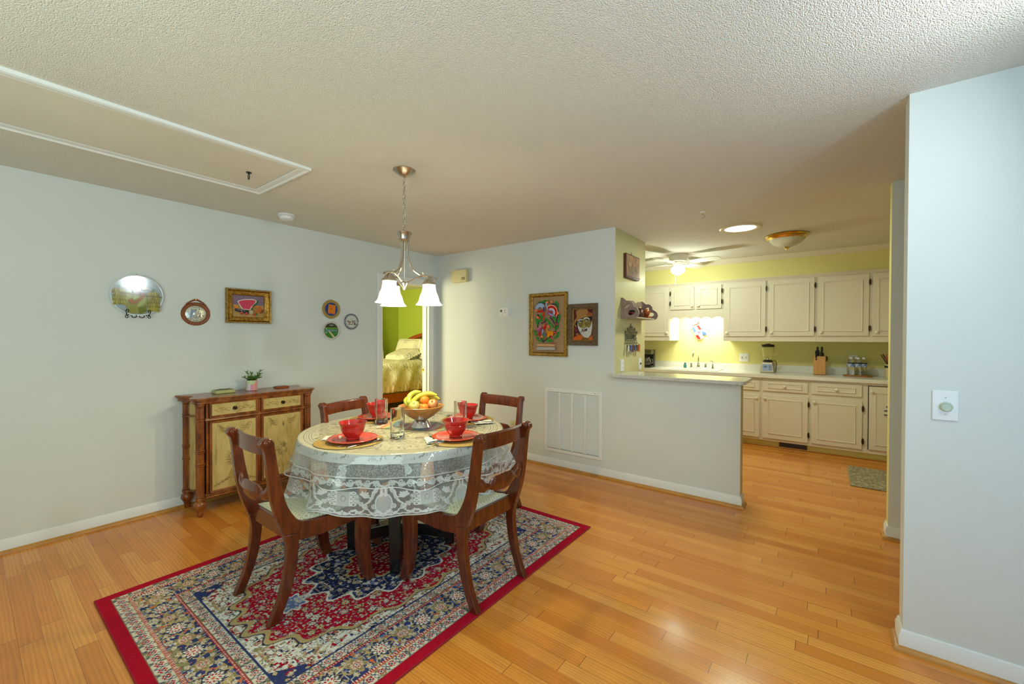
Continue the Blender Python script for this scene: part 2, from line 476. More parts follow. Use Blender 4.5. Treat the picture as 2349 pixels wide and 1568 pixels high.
# breakfast-bar slab on the half wall
def granite():
    m, t = newmat('granite')
    co = t.coord()
    n1 = t.noise(co, 420, 3, .6); n2 = t.noise(co, 170, 4, .7)
    c = t.ramp(n1, [(.36, S(120, 118, 112)), (.47, S(216, 214, 204)), (.62, S(234, 232, 222))])
    c = t.mix(t.math('GREATER_THAN', n2, .69), c, S(96, 92, 86))
    t.done(t.bsdf(c, .08, spec=.6))
granite()
c = M(); y0, y1, xe = 3.742, 4.2, -.525
def arcpts(cx, cy, r, a0, a1, n=6): return [(cx + r * cos(a0 + (a1 - a0) * k / n), cy + r * sin(a0 + (a1 - a0) * k / n)) for k in range(n + 1)]
out = [(-1.665, y0), (xe - .04, y0)] + arcpts(xe - .04, y0 + .04, .04, -PI / 2, 0) + arcpts(xe - .06, y1 - .06, .06, 0, PI / 2) + [(XR + .0015, y1), (XR + .0015, YB - .0015), (-1.665, YB - .0015)]
c.prism(out, .997, 1.028, 'xy')
tag(c.build('bar_countertop', 'granite', bevel=.005), 'speckled grey stone bar top lying on the half wall', 'countertop')
# ------------------------------------------------------------------ things hanging on the walls
colattr('paint', .45, .35, bump=.15, bscale=120)
colattr('glaze', .07, .6, coat=.5)
colattr('thread', .8, .2, bump=.3, bscale=400)
def goldframe():
    m, t = newmat('gold_frame')
    n = t.noise(t.coord(), 60, 4, .65)
    c = t.ramp(n, [(.3, S(92, 62, 22)), (.5, S(172, 128, 48)), (.72, S(214, 176, 92))])
    t.done(t.bsdf(c, .32, metal=.75, normal=t.bump(n, .4, .003)))
goldframe()
mat('frame_brown', S(98, 74, 50), .4, var=.3, vscale=30, bump=.2, bscale=120)
mat('frame_dark', S(52, 36, 24), .45, var=.25, vscale=20)
mat('canvas_back', S(196, 180, 150), .8)
mat('iron', S(22, 20, 20), .45, metal=.6)

def frame_on(t, w, h, prof, m, name='frame'):
    o = M().sweep(prof, [(-w / 2, -h / 2), (w / 2, -h / 2), (w / 2, h / 2), (-w / 2, h / 2)], plane='v', closed=True)
    return o.build(name, m, t, angle=50)

# big oval-ish plate with a banana carrier on a wire hanger
pc, pz, pr = .803, 1.677, .150
t = thing('decorative_plate', 'large glazed plate painted with a hatted man carrying bananas, held on a black wire hanger', 'plate', (XA, pc, pz), RA)
def dish(R, depth, th=.006, lip=.0):
    return [(0, -depth * .15), (R * .6, -depth * .15), (R * .78, -depth * .45), (R, -depth), (R + .001, -depth - th * .5), (R - .002, -depth - th * .8), (R * .78, -depth * .45 - th), (R * .6, -depth * .15 - th), (0, -depth * .15 - th)]
toY = Matrix.Rotation(PI / 2, 4, 'X')           # +z -> -y
mat('plate_rim', S(222, 226, 222), .08, coat=.4)
PLT = Matrix.Translation((0, -.012, 0)) @ toY
M().lathe([(0, 0), (.09, 0), (.13, .004), (pr, .012), (pr + .001, .014), (pr - .003, .0145), (.1445, .0115), (0, .0115)], 64, mtx=PLT).build('plate', 'plate_rim', t, angle=60)
p = Pic(-.0236, .00006)
def wb(x, z):                                    # bowl of the dish: pigment follows the dished face
    return
R0 = .146
sky = [(R0 * cos(a), R0 * sin(a)) for a in [2 * PI * k / 60 for k in range(60)]]
p.poly(sky, (158, 172, 174))
for k in range(26):
    a = random.uniform(.2, PI - .2); rr = random.uniform(.06, .13)
    p.ell(rr * cos(a), rr * sin(a) , .02, .007, random.choice([(150, 164, 170), (168, 180, 180), (146, 162, 158)]), random.uniform(-.5, .5), 10)
def clip(x, z, r=R0 - .004):
    d = math.hypot(x, z); return (x, z) if d < r else (x * r / d, z * r / d)
# shirt
p.poly([clip(*q) for q in [(-.082, .012), (-.06, .03), (-.02, .022), (.02, .02), (.05, .025), (.055, -.02), (.06, -.07), (.04, -.14), (-.055, -.135), (-.07, -.07)]], (150, 152, 74))
p.poly([(-.08, .01), (-.06, .032), (-.035, .024), (-.03, -.02), (-.055, -.05), (-.07, -.03)], (176, 186, 104))
p.poly([(-.03, .02), (.02, .016), (.022, -.03), (.0, -.06), (-.025, -.04)], (178, 186, 108))
p.poly([(.022, -.02), (.045, .0), (.046, -.05), (.006, -.088), (-.002, -.075)], (172, 180, 100))
p.poly([clip(*q) for q in [(-.05, -.07), (-.02, -.075), (0, -.11), (-.02, -.14), (-.05, -.13)]], (150, 150, 60))
p.poly([clip(*q) for q in [(.0, -.09), (.05, -.07), (.05, -.12), (.01, -.14)]], (118, 122, 30))
# bananas left and right in hanging hands
def bunch(x, z, rows):
    p.ell(x, z + .012, .008, .014, (96, 128, 40))
    for r in range(rows):
        for k in range(5):
            a = (k - 2) * .22
            p.ell(x + (k - 2) * .0135 + (r % 2) * .004, z - .012 - r * .029 - abs(k - 2) * .003, .0085, .018, random.choice([(150, 140, 34), (168, 158, 52), (134, 122, 26)]), a * .7)
            p.ell(x + (k - 2) * .0135 + (r % 2) * .004 - .002, z - .010 - r * .029, .002, .011, (192, 184, 92), a * .7, 8)
bunch(-.104, .044, 4); bunch(.09, .03, 5)
p.line([(-.1, .012), (-.04, .012), (.02, .0), (.08, -.004), (.142, -.006)], .007, (134, 104, 58))
# arm
p.line([(-.048, -.03), (-.032, -.054), (-.018, -.052), (.01, -.03), (.033, .0)], [.024, .026, .026, .02, .016], (170, 108, 40))
p.ell(.03, .008, .018, .012, (150, 104, 48))
# face + hat
p.ell(-.006, .038, .024, .036, (136, 98, 54)); p.ell(-.006, .014, .018, .014, (150, 136, 108))
p.ell(-.006, .032, .012, .004, (206, 200, 182)); p.ell(-.006, .027, .008, .003, (120, 74, 48)); p.ell(-.002, .052, .016, .004, (92, 64, 36))
p.poly([(-.085, .05), (-.05, .058), (-.02, .075), (.03, .075), (.06, .055), (.066, .046), (.03, .044), (.02, .056), (-.02, .056), (-.03, .044), (-.06, .044)], (196, 190, 158))
p.poly([(-.03, .044), (-.06, .042), (-.085, .05), (-.05, .058), (-.034, .05)], (168, 146, 98)); p.poly([(.02, .05), (.066, .046), (.03, .04)], (166, 144, 96))
p.poly([(-.034, .07), (-.03, .095), (-.01, .104), (.01, .1), (.016, .072)], (206, 196, 166)); p.poly([(.004, .102), (.01, .1), (.017, .07), (.004, .078)], (150, 132, 98))
gp = p.build('painted_face', 'glaze', t)
hg = M()
for sx in (-1, 1):
    hg.tube(spline([(sx * .02, -.004, .0), (sx * .03, -.006, -.10), (sx * .055, -.012, -.15), (sx * .066, -.04, -.135), (sx * .07, -.045, -.118), (sx * .062, -.047, -.108), (sx * .055, -.046, -.116), (sx * .060, -.045, -.13)], 6), .0024, 8)
    hg.tube(spline([(sx * .066, -.03, -.137), (sx * .062, -.036, -.152), (sx * .056, -.037, -.163), (sx * .064, -.037, -.170), (sx * .071, -.036, -.162), (sx * .066, -.034, -.148)], 6), .0024, 8)
    hg.tube([(sx * .022 + .014 * cos(a), -.03, -.155 + .012 * sin(a)) for a in [PI * .9 + 1.3 * PI * k / 12 for k in range(13)]], .0028, 8)
hg.build('wire_hanger', 'iron', t)
M().ball((0, -.004, .160), .004).cyl((.012, 0, .152), (.012, -.006, .152), .002).build('nail', 'nickel', t)

# wicker-framed plate with a hanging loop
t = thing('wicker_plate', 'small silvery plate in a round brown wicker frame with a hanging loop', 'plate', (XA, 1.168, 1.556), RA)
def wicker():
    m, t = newmat('wicker')
    co = t.coord()
    n = t.n('ShaderNodeTexVoronoi'); t.l(co, n.inputs[0]); n.inputs['Scale'].default_value = 190
    c = t.ramp(n.outputs['Distance'], [(.0, S(178, 100, 40)), (.5, S(146, 74, 26)), (.8, S(76, 34, 12))])
    t.done(t.bsdf(c, .45, normal=t.bump(n.outputs['Distance'], -.8, .004)))
wicker()
w = M(); w.shell([(.070 , .004), (.078, .012), (.092, .013), (.100, .004), (.1, 0), (.07, 0)], 48, mtx=toY, sq=.95)
w.build('wicker_frame', 'wicker', t)
w = M()
for q in (0, 1):
    w.tube(spline([(-.092, -.008, .03), (-.06, -.008, .078 + q * .004), (-.02, -.008, .106 + q * .006), (0, -.008, .111 + q * .006), (.02, -.008, .106 + q * .006), (.06, -.008, .078 + q * .004), (.092, -.008, .03)], 6), .0042, 8)
w.build('hanging_loop', 'wicker', t)
M().box(-.004, -.012, .112, .004, 0, .128).build('hook', 'brass', t, bevel=.001)
mat('silver_plate', S(206, 212, 198), .22, metal=.55, bump=.9, bscale=45)
M().lathe([(0, .0), (.072, .0), (.074, .004), (.066, .008), (0, .010)], 48, mtx=toY, sq=.95).build('plate', 'silver_plate', t)
p = Pic(-.0103, .0001)
for k in range(20):
    a = 2 * PI * k / 20; p.ell(.065 * cos(a), .062 * sin(a), .0026, .0026, (60, 42, 40), n=8)
for k in range(90):
    a = random.uniform(0, 2 * PI); r = .055 * math.sqrt(random.random()); x, z = r * cos(a), r * sin(a)
    c = random.choice([(206, 212, 190), (236, 238, 220), (180, 192, 176), (214, 206, 188), (150, 164, 158)])
    p.ell(x, z, random.uniform(.003, .009), random.uniform(.0015, .004), c, random.uniform(0, PI), 8)
p.poly([(-.035, .028), (-.012, .034), (-.008, .02), (-.022, .008), (-.03, -.02), (-.04, -.03), (-.038, 0)], (118, 136, 164)); p.ell(-.006, .03, .008, .006, (92, 100, 96)); p.ell(-.014, .02, .01, .008, (120, 140, 172))
p.poly([(.022, .024), (.038, .026), (.04, -.026), (.026, -.024), (.03, 0)], (188, 190, 92)); p.ell(.03, .024, .013, .008, (206, 204, 122))
for q in [(-.006, 0), (.0, -.01), (.006, .006), (-.008, -.014), (.01, -.004)]: p.ell(q[0], q[1], .004, .003, (190, 110, 98), n=8)
for k in range(9): p.ell(-.02 + k * .006, -.03 + .012 * sin(k * 1.7), .003, .0018, (88, 92, 88), n=8)
p.build('painted_scene', 'glaze', t)

# gold-framed fruit still life
t = thing('fruit_painting', 'still-life painting of a watermelon wedge and fruit in a wide gold frame', 'painting', (XA, 1.558, 1.6415), RA)
W, Hh = .252, .19
frame_on(t, W, Hh, [(0, 0), (0, .014), (.006, .020), (.02, .030), (.032, .034), (.038, .026), (.044, .034), (.052, .040), (.055, .034), (.055, 0)], 'gold_frame')
bd = M()
for sx in (-1, 1):
    for k in range(34): bd.ball((sx * (W / 2 + .0475), -.038, -.14 + k * .0085), .0042, n=8)
    for k in range(42): bd.ball((-.172 + k * .0084, -.038, sx * (Hh / 2 + .0475)), .0042, n=8)
mat('gilt_beads', S(196, 170, 104), .4, metal=.5, var=.3, vscale=60); bd.build('beading', 'gilt_beads', t)
p = Pic(-.006, .00008)
p.rect(-.126, -.095, .126, .095, (190, 152, 88)); p.rect(-.126, .012, .126, .095, (138, 112, 128))
for k in range(60): p.ell(random.uniform(-.118, .118), random.uniform(.02, .09), .01, .004, random.choice([(128, 106, 128), (150, 120, 132), (134, 116, 140)]), random.uniform(-.4, .4), 8)
for k in range(40): p.ell(random.uniform(-.115, .115), random.uniform(-.09, .005), .012, .003, random.choice([(198, 160, 92), (182, 142, 78), (204, 166, 104)]), random.uniform(-.3, .3), 8)
p.ell(.1, -.038, .02, .022, (134, 74, 40))
p.poly([(.02, -.035), (.05, -.005), (.08, .045), (.07, .06), (.03, -.01), (.0, -.03)], (44, 100, 62))
p.poly([(-.092, .042), (-.04, .062), (.03, .068), (.064, .056), (.06, .036), (.03, .012), (.012, -.03), (-.05, -.03), (-.07, -.004)], (226, 222, 208))
p.poly([(-.084, .039), (-.04, .055), (.03, .061), (.056, .052), (.052, .036), (.024, .008), (.006, -.026), (-.046, -.025), (-.063, -.003)], (214, 62, 92))
for k in range(40):
    x = random.uniform(-.05, .035); z = random.uniform(-.01, .045); p.ell(x, z, .004, .0016, random.choice([(196, 44, 76), (230, 92, 118)]), random.uniform(0, PI), 8)
p.ell(-.1, -.012, .014, .015, (224, 132, 40)); p.ell(.068, -.022, .037, .034, (196, 104, 38)); p.ell(.05, -.022, .012, .018, (150, 140, 66)); p.ell(.066, .002, .012, .008, (236, 150, 80)); p.ell(.065, .0, .005, .004, (90, 50, 22))
p.line([(-.105, -.034), (-.07, -.042), (-.03, -.048), (.0, -.05)], [.022, .028, .028, .026], (46, 40, 52)); p.ell(-.1, -.035, .013, .013, (46, 40, 52)); p.line([(-.098, -.031), (-.07, -.036), (-.03, -.042)], .004, (136, 130, 140)); p.rect(-.064, -.055, -.059, -.03, (150, 140, 140))
p.ell(.016, -.05, .017, .016, (206, 194, 146)); p.ell(.016, -.05, .014, .013, (190, 178, 128))
for x, z in ((-.058, -.062), (-.02, -.066), (.044, -.07)): p.ell(x, z, .012, .012, (184, 36, 30)); p.ell(x - .003, z + .004, .004, .003, (240, 140, 120), n=8)
p.ell(.058, -.068, .01, .009, (70, 108, 50))
p.build('canvas', 'paint', t)

# three small plates by the bedroom door
mat('gold_glitter', S(176, 150, 76), .45, metal=.4, var=.35, vscale=150, bump=.6, bscale=200)
t = thing('gold_rim_plate', 'small plate with a gold rim, blue centre and orange square', 'plate', (XA, 2.338, 1.660), RA, 'small plates by the bedroom door')
M().lathe([(0, 0), (.09, 0), (.098, .005), (.096, .011), (.085, .013), (.068, .008), (0, .007)], 48, mtx=toY).build('plate', 'gold_glitter', t)
p = Pic(-.0082, .0001); p.ell(0, 0, .069, .069, (38, 62, 140), n=40)
for k in range(70):
    a = random.uniform(0, 6.28); r = .066 * math.sqrt(random.random()); p.ell(r * cos(a), r * sin(a), .004, .003, random.choice([(46, 72, 154), (30, 52, 120), (60, 84, 160)]), random.uniform(0, 3), 8)
sq = lambda s, rot: [(s * .84 * x * cos(rot) - s * z * sin(rot), s * .84 * x * sin(rot) + s * z * cos(rot)) for x, z in ((-1, -1), (1, -1), (1, 1), (-1, 1))]
p.poly(sq(.046, -.09), (236, 150, 96)); p.poly(sq(.042, -.09), (232, 116, 18)); p.arc(-.004, .002, .019, 0, 2 * PI, .0022, (226, 196, 110), 24)
for k in range(16):
    a = 2 * PI * k / 16; p.line([(-.004 + .02 * cos(a), .002 + .02 * sin(a)), (-.004 + .026 * cos(a), .002 + .026 * sin(a))], .0016, (226, 190, 96))
p.arc(-.004, .002, .011, .4, 4.4, .002, (180, 70, 10)); p.line([(-.012, .005), (.006, .006)], .0016, (190, 80, 12))
p.build('painted_centre', 'glaze', t)
M().cyl((0, -.001, .098), (0, -.006, .102), .003).build('hanger', 'brass', t)

mat('ceramic_white', S(228, 222, 212), .12, coat=.3)
t = thing('green_landscape_plate', 'small white scalloped plate painted with a green field and river', 'plate', (XA, 2.338, 1.438), RA, 'small plates by the bedroom door')
M().lathe([(0, 0), (.085, 0), (.098, .009), (.097, .012), (.082, .008), (0, .006)], 64, mtx=toY, lobes=28, lobe_amp=.008).build('plate', 'ceramic_white', t)
p = Pic(-.0088, .0001); p.ell(0, 0, .078, .078, (30, 122, 38), n=44)
p.poly([(.078 * cos(a), .078 * sin(a)) for a in [.45 + 2.24 * k / 20 for k in range(21)]], (44, 50, 34)); p.line([(-.07, .03), (0, .024), (.072, .026)], .012, (96, 146, 44)); p.ell(.0, .056, .026, .008, (120, 140, 136))
p.poly([(-.06, .0), (-.02, .012), (.07, .008), (.072, -.004), (0, -.008), (-.05, -.006)], (112, 138, 156)); p.ell(-.045, .004, .024, .01, (110, 140, 164), -.1)
p.poly([(-.034, -.006), (-.016, -.006), (.04, -.066), (.018, -.075)], (206, 200, 156)); p.ell(-.022, -.012, .016, .004, (190, 200, 190), -.7)
p.poly([(-.07, .03), (-.05, .022), (-.058, .012)], (190, 206, 186)); p.line([(.034, -.04), (.05, -.022), (.07, -.018)], .003, (140, 178, 138)); p.line([(-.05, -.046), (-.02, -.06), (.01, -.062)], .004, (90, 146, 60)); p.ell(-.058, -.02, .012, .01, (130, 160, 170))
for k in range(56):
    a = 2 * PI * k / 56; r = .088 + .003 * (1 if k % 2 else -1); p.ell(r * cos(a), r * sin(a), .0042, .002, (110, 58, 74) if k % 2 else (66, 62, 84), a + .9, 8)
gg = p.build('painted_scene', 'glaze', t)

t = thing('village_plate', 'smallest white plate with dark blue rim and a tiny village scene', 'plate', (XA, 2.566, 1.539), RA, 'small plates by the bedroom door')
mat('navy_glaze', S(36, 42, 66), .1, coat=.4)
M().lathe([(0, 0), (.072, 0), (.083, .008), (.084, .011), (.08, .013), (.068, .008), (0, .006)], 48, mtx=toY).build('plate', 'navy_glaze', t)
p = Pic(-.0115, .0001); p.ell(0, 0, .075, .075, (206, 210, 208), n=40); p.arc(0, 0, .067, 0, 2 * PI, .004, (120, 128, 146), 40); p.ell(0, 0, .06, .06, (222, 224, 216), n=40)
for k in range(40):
    a = 2 * PI * k / 40; p.ell(.067 * cos(a), .067 * sin(a), .0035, .0016, (74, 84, 112), a, 8)
p.rect(-.044, -.036, .046, -.03, (120, 112, 70)); p.ell(.0, -.046, .034, .008, (236, 236, 230))
p.rect(-.04, -.02, -.012, -.004, (176, 152, 120)); p.poly([(-.046, .004), (-.01, .0), (-.008, -.008), (-.04, -.003)], (150, 84, 60)); p.ell(-.044, .004, .008, .006, (26, 22, 24)); p.rect(-.034, -.03, -.016, -.012, (190, 180, 160)); p.rect(-.03, -.028, -.026, -.014, (70, 60, 54))
p.poly([(.0, -.012), (.014, .0), (.028, -.006), (.026, -.03), (.004, -.03)], (196, 188, 170)); p.line([(.012, -.018), (.022, .002)], .007, (150, 60, 54)); p.ell(.018, -.026, .006, .008, (236, 234, 226))
for x in (.006, .022, .04): p.line([(x, -.004), (x, .016)], .003, (52, 72, 66)); p.ell(x, .006, .005, .008, (70, 92, 84), n=8)
p.ell(.036, -.022, .006, .012, (52, 60, 84)); p.ell(.038, -.006, .004, .004, (120, 86, 60), n=8); p.ell(.05, -.026, .006, .006, (196, 176, 70)); p.ell(-.012, .02, .004, .0025, (60, 64, 80), n=8)
for k in range(9): p.line([(-.016 + k * .0046, .034 + .001 * (k % 3) - .0006 * k), (-.013 + k * .0046, .038 - .001 * (k % 2) - .0006 * k)], .0014, (70, 76, 96))
p.build('painted_scene', 'glaze', t)

# door chime, thermostat, outlet, return-air grille, on the back wall
t = thing('door_chime', 'yellowed ivory door chime box mounted high on the back wall', 'door chime', (-3.684, YB, 2.137))
pr = [(-.124, 0), (.124, 0)]
c = M(); c.prism([(-.126, -.052), (-.06, -.06), (0, -.062), (.06, -.06), (.126, -.052), (.126, 0), (-.126, 0)], -.077, .077, 'xy'); c.build('cover', 'plastic_ivory', t, bevel=.004)
mat('ivory_dark', S(150, 138, 84), .5)
g = M()
for k in range(6): g.box(.05, -.0625, -.052 + k * .006, .1, -.054, -.049 + k * .006)
g.build('sound_vent', 'ivory_dark', t, smooth=False)
t = thing('thermostat', 'white wall thermostat with a small grey display', 'thermostat', (-2.985, YB, 1.667))
c = M(); rr = lambda w, h, r, n=6: arcpts(w - r, h - r, r, 0, PI / 2, n) + arcpts(-w + r, h - r, r, PI / 2, PI, n) + arcpts(-w + r, -h + r, r, PI, 1.5 * PI, n) + arcpts(w - r, -h + r, r, 1.5 * PI, 2 * PI, n)
c.prism(rr(.083, .055, .03), -.006, 0, 'xz'); c.prism([(x - .006, z) for x, z in rr(.068, .048, .02)], -.026, -.006, 'xz'); c.build('case', 'plastic_white', t, bevel=.002)
mat('lcd', S(98, 100, 84), .2); M().box(-.056, -.0268, .0, -.028, -.025, .026).build('display', 'lcd', t, smooth=False)
mat('grey_btn', S(170, 174, 176), .4)
for q_ in ((.01, .014, .022, .024), (.01, -.012, .022, -.002), (-.036, -.034, -.024, -.026)): M().box(q_[0], -.028, q_[1], q_[2], -.025, q_[3]).build('button', 'grey_btn', t, smooth=False)

def outlet(label, loc, rot, kind='outlet', m='plastic_white', w=.035, h=.058):
    t = thing('wall_outlet' if kind == 'outlet' else 'light_switch', label, 'outlet' if kind == 'outlet' else 'light switch', loc, rot)
    M().prism(rr(w, h, .005, 3), -.006, 0, 'xz').build('cover_plate', m, t, bevel=.0015)
    if kind == 'outlet':
        for s in (-1, 1):
            M().prism([(x, z + s * .02) for x, z in rr(.016, .014, .01)], -.0085, -.005, 'xz').build('socket', m, t)
            q = M(); q.box(-.008, -.009, s * .02 - .002, -.006, -.008, s * .02 + .006).box(.006, -.009, s * .02 - .002, .008, -.008, s * .02 + .006).cyl((0, -.008, s * .02 - .007), (0, -.009, s * .02 - .007), .002, n=8)
            q.build('slot', 'dark', t, smooth=False)
    return t
outlet('ivory outlet low on the back wall behind the far right chair', (-2.867, YB, .364), (0, 0, 0), m='plastic_ivory')
t = thing('return_air_grille', 'large white louvred return-air grille low on the back wall', 'air grille', (-2.1, YB, .498))
gw, gh = .337, .337
gf = M(); gf.sweep([(0, 0), (0, .006), (-.004, .012), (-.036, .012), (-.036, 0)], [(-gw, -gh), (gw, -gh), (gw, gh), (-gw, gh)], plane='v', closed=True)
for k in (1, 2, 3):
    x = -gw + .036 + k * (2 * gw - .072) / 4; gf.box(x - .009, -.012, -gh + .03, x + .009, 0, gh - .03)
gf.build('frame', 'trim_white', t, angle=30)
lv = M()
for i in range(52):
    z = -gh + .042 + i * (2 * gh - .08) / 52; lv.add([(-gw + .03, -.009, z), (gw - .03, -.009, z), (gw - .03, -.001, z + .009), (-gw + .03, -.001, z + .009), (-gw + .03, -.0078, z - .0006), (gw - .03, -.0078, z - .0006), (gw - .03, 0, z + .0084), (-gw + .03, 0, z + .0084)], [(0, 1, 2, 3), (7, 6, 5, 4), (0, 4, 5, 1)])
lv.build('louvre_bank', 'trim_white', t, smooth=False)
mat('duct_dark', S(120, 118, 112), .8)
M().box(-gw + .03, -.0006, -gh + .03, gw - .03, -.0001, gh - .03).build('duct', 'duct_dark', t, smooth=False)
for x in (-.26, .26): M().ball((x, -.0125, gh - .018), .004, .002, .004, n=8).build('screw', 'dark', t)

# embroidered bird picture
t = thing('bird_embroidery', 'tall embroidered picture of bright birds and vines in a gold rope frame', 'picture', (-2.395, YB, 1.513))
W, Hh = .392, .592
frame_on(t, W, Hh, [(0, 0), (0, .012), (.004, .016), (.008, .012), (.012, .016), (.026, .026), (.034, .024), (.042, .026), (.042, 0)], 'gold_frame')
bd = M()
for sx in (-1, 1):
    for k in range(48): bd.ball((sx * (W / 2 + .024), -.025, -.31 + k * .0132), .005, .003, .0055, n=8)
    for k in range(32): bd.ball((-.205 + k * .0132, -.025, sx * (Hh / 2 + .024)), .0055, .003, .005, n=8)
bd.build('beading', 'gilt_beads', t)
p = Pic(-.008, .00006); p.rect(-.196, -.296, .196, .296, (176, 142, 104))
for k in range(240): p.ell(random.uniform(-.185, .185), random.uniform(-.288, .288), random.uniform(.006, .016), .0018, random.choice([(166, 132, 94), (188, 156, 118), (158, 124, 88)]), random.uniform(0, 3.1), 6)
VC = (46, 34, 92)
def vine(pts, w=.009):
    P = spline([q + (0,) for q in pts], 6); p.line([(a.x, a.y) for a in P], w, VC)
    for i in range(2, len(P) - 1, 4):
        d = (P[i + 1] - P[i - 1]).normalized(); s = 1 if (i // 4) % 2 else -1; p.line([(P[i].x, P[i].y), (P[i].x - d.y * .014 * s, P[i].y + d.x * .014 * s)], [.005, .002], VC)
def frond(pts, n=9, L=.02):
    P = spline([q + (0,) for q in pts], 5)
    p.line([(a.x, a.y) for a in P], .01, (30, 128, 44))
    for i in range(n):
        k = int(i * (len(P) - 2) / max(1, n - 1)); a = P[k]; d = (P[k + 1] - P[k]).normalized()
        for s in (-1, 1):
            e = (a.x + d.x * L * .45 - s * d.y * L * .8, a.y + d.y * L * .45 + s * d.x * L * .8); p.line([(a.x, a.y), e], [.0075, .002], random.choice([(28, 130, 46), (44, 158, 60)]))
vine([(-.055, -.19), (-.075, -.15), (-.1, -.11), (-.118, -.05), (-.125, 0), (-.1, .04), (-.075, .06), (-.09, .09), (-.12, .1), (-.13, .115)]); vine([(-.055, -.19), (0, -.15), (.06, -.12), (.1, -.07), (.105, .0), (.12, .06), (.13, .12), (.125, .18), (.1, .21), (.04, .215)]); vine([(-.11, .18), (-.09, .235), (-.04, .23), (-.02, .21)]); vine([(.09, .0), (.06, .05), (.03, .075)]); vine([(-.08, .015), (-.03, .03), (-.015, .06)])
for f in ([(-.13, .17), (-.125, .22), (-.09, .25)], [(-.07, .24), (-.03, .25), (.02, .245)], [(.1, .24), (.125, .21), (.125, .16)], [(.15, .1), (.145, .05), (.12, .0)], [(.12, .0), (.13, -.03), (.1, -.05)], [(.14, -.08), (.13, -.12), (.09, -.15)], [(.07, -.17), (.03, -.175), (-.01, -.17)], [(-.13, -.13), (-.11, -.165), (-.07, -.18)], [(-.16, -.06), (-.15, -.1), (-.13, -.115)], [(-.14, .07), (-.13, .03), (-.12, 0)], [(-.09, .1), (-.07, .085), (-.06, .06)], [(.07, .085), (.1, .06), (.11, .03)], [(-.02, .06), (.02, .035), (.05, .0)], [(.02, .02), (.06, -.01), (.09, -.04)], [(-.04, -.17), (-.045, -.13), (-.04, -.1)], [(.02, -.15), (.025, -.11), (.02, -.09)], [(-.12, .03), (-.09, .045), (-.06, .035)]): frond(f)
BL, RD, PK, OR, SA = (142, 172, 222), (196, 26, 26), (176, 74, 128), (236, 142, 20), (250, 126, 88)
for x, z in ((-.13, .155), (-.11, .075), (.14, .115), (.01, .235), (.06, .24), (-.03, -.015), (.02, -.02), (-.06, -.13)): p.ell(x, z, .016, .013, SA)
for x, z in ((.13, .0), (.085, -.2), (.115, -.09), (-.09, .07), (.06, -.14), (-.02, -.155), (.1, -.085)): p.ell(x, z, .011, .012, RD); p.ell(x, z, .004, .004, (240, 200, 180), n=8)
for k in range(5): p.arc(-.08, .165, .026 + k * .009, .3, PI - .1, .0075, BL if k % 2 == 0 else (196, 212, 236))
p.line([(-.13, .135), (-.08, .14), (-.055, .15), (-.04, .135)], [.004, .022, .026, .01], RD); p.line([(-.035, .19), (-.03, .155), (-.04, .135)], [.01, .016, .01], (40, 52, 150)); p.line([(-.04, .14), (-.035, .1), (-.04, .05), (-.045, .02)], [.02, .018, .01, .003], (206, 52, 22))
p.line([(-.01, .235), (.0, .2), (.02, .15)], [.008, .02, .008], (150, 176, 220))
for r_, c in ((.082, (240, 160, 120)), (.07, RD), (.047, (224, 204, 200)), (.034, BL), (.02, RD)): p.poly([(.06, .125)] + [(.06 + r_ * cos(a), .125 + r_ * sin(a)) for a in [-.6 + 2.9 * k / 16 for k in range(17)]], c)
p.line([(.025, .165), (.022, .12), (.05, .098), (.1, .085)], [.012, .026, .022, .006], PK); p.line([(.03, .115), (.07, .1), (.11, .08)], [.01, .014, .004], BL)
p.poly([(-.13, -.05), (-.06, -.01), (-.055, -.04), (-.09, -.085)], PK)
for k in range(7): p.line([(-.125 + k * .01, -.05 + k * .006), (-.117 + k * .01, -.058 + k * .006)], .003, (236, 220, 226))
p.line([(-.12, -.12), (-.08, -.1), (-.05, -.075), (-.02, -.03), (.005, .02)], [.003, .026, .02, .026, .004], RD); p.line([(-.055, -.1), (-.045, -.07), (-.04, -.05)], [.012, .022, .012], BL)
p.poly([(.0, -.03), (.015, -.06), (.04, -.075), (.08, -.07), (.09, -.1), (.08, -.13), (.06, -.115), (.04, -.12), (.035, -.135), (.01, -.13), (.015, -.09), (.0, -.06)], OR); p.line([(.0, -.045), (.03, -.04), (.04, -.02)], .006, OR); p.ell(-.02, -.11, .012, .012, (96, 110, 180))
for z, c in ((-.205, (60, 56, 60)), (-.238, (90, 80, 76)), (-.272, (90, 80, 76))): p.line([(-.12, z), (.11, z)], .003, c)
p.rect(-.12, -.234, .11, -.208, (214, 170, 124)); p.rect(-.12, -.27, .11, -.242, (196, 190, 186))
for k in range(9): p.ell(-.11 + k * .0262, -.222, .005, .004, (190, 50, 24), n=8)
p.line([(-.118 + .0057 * k, -.256 + .006 * sin(k * .8)) for k in range(40)], .003, (74, 84, 140))
p.build('embroidered_panel', 'thread', t)

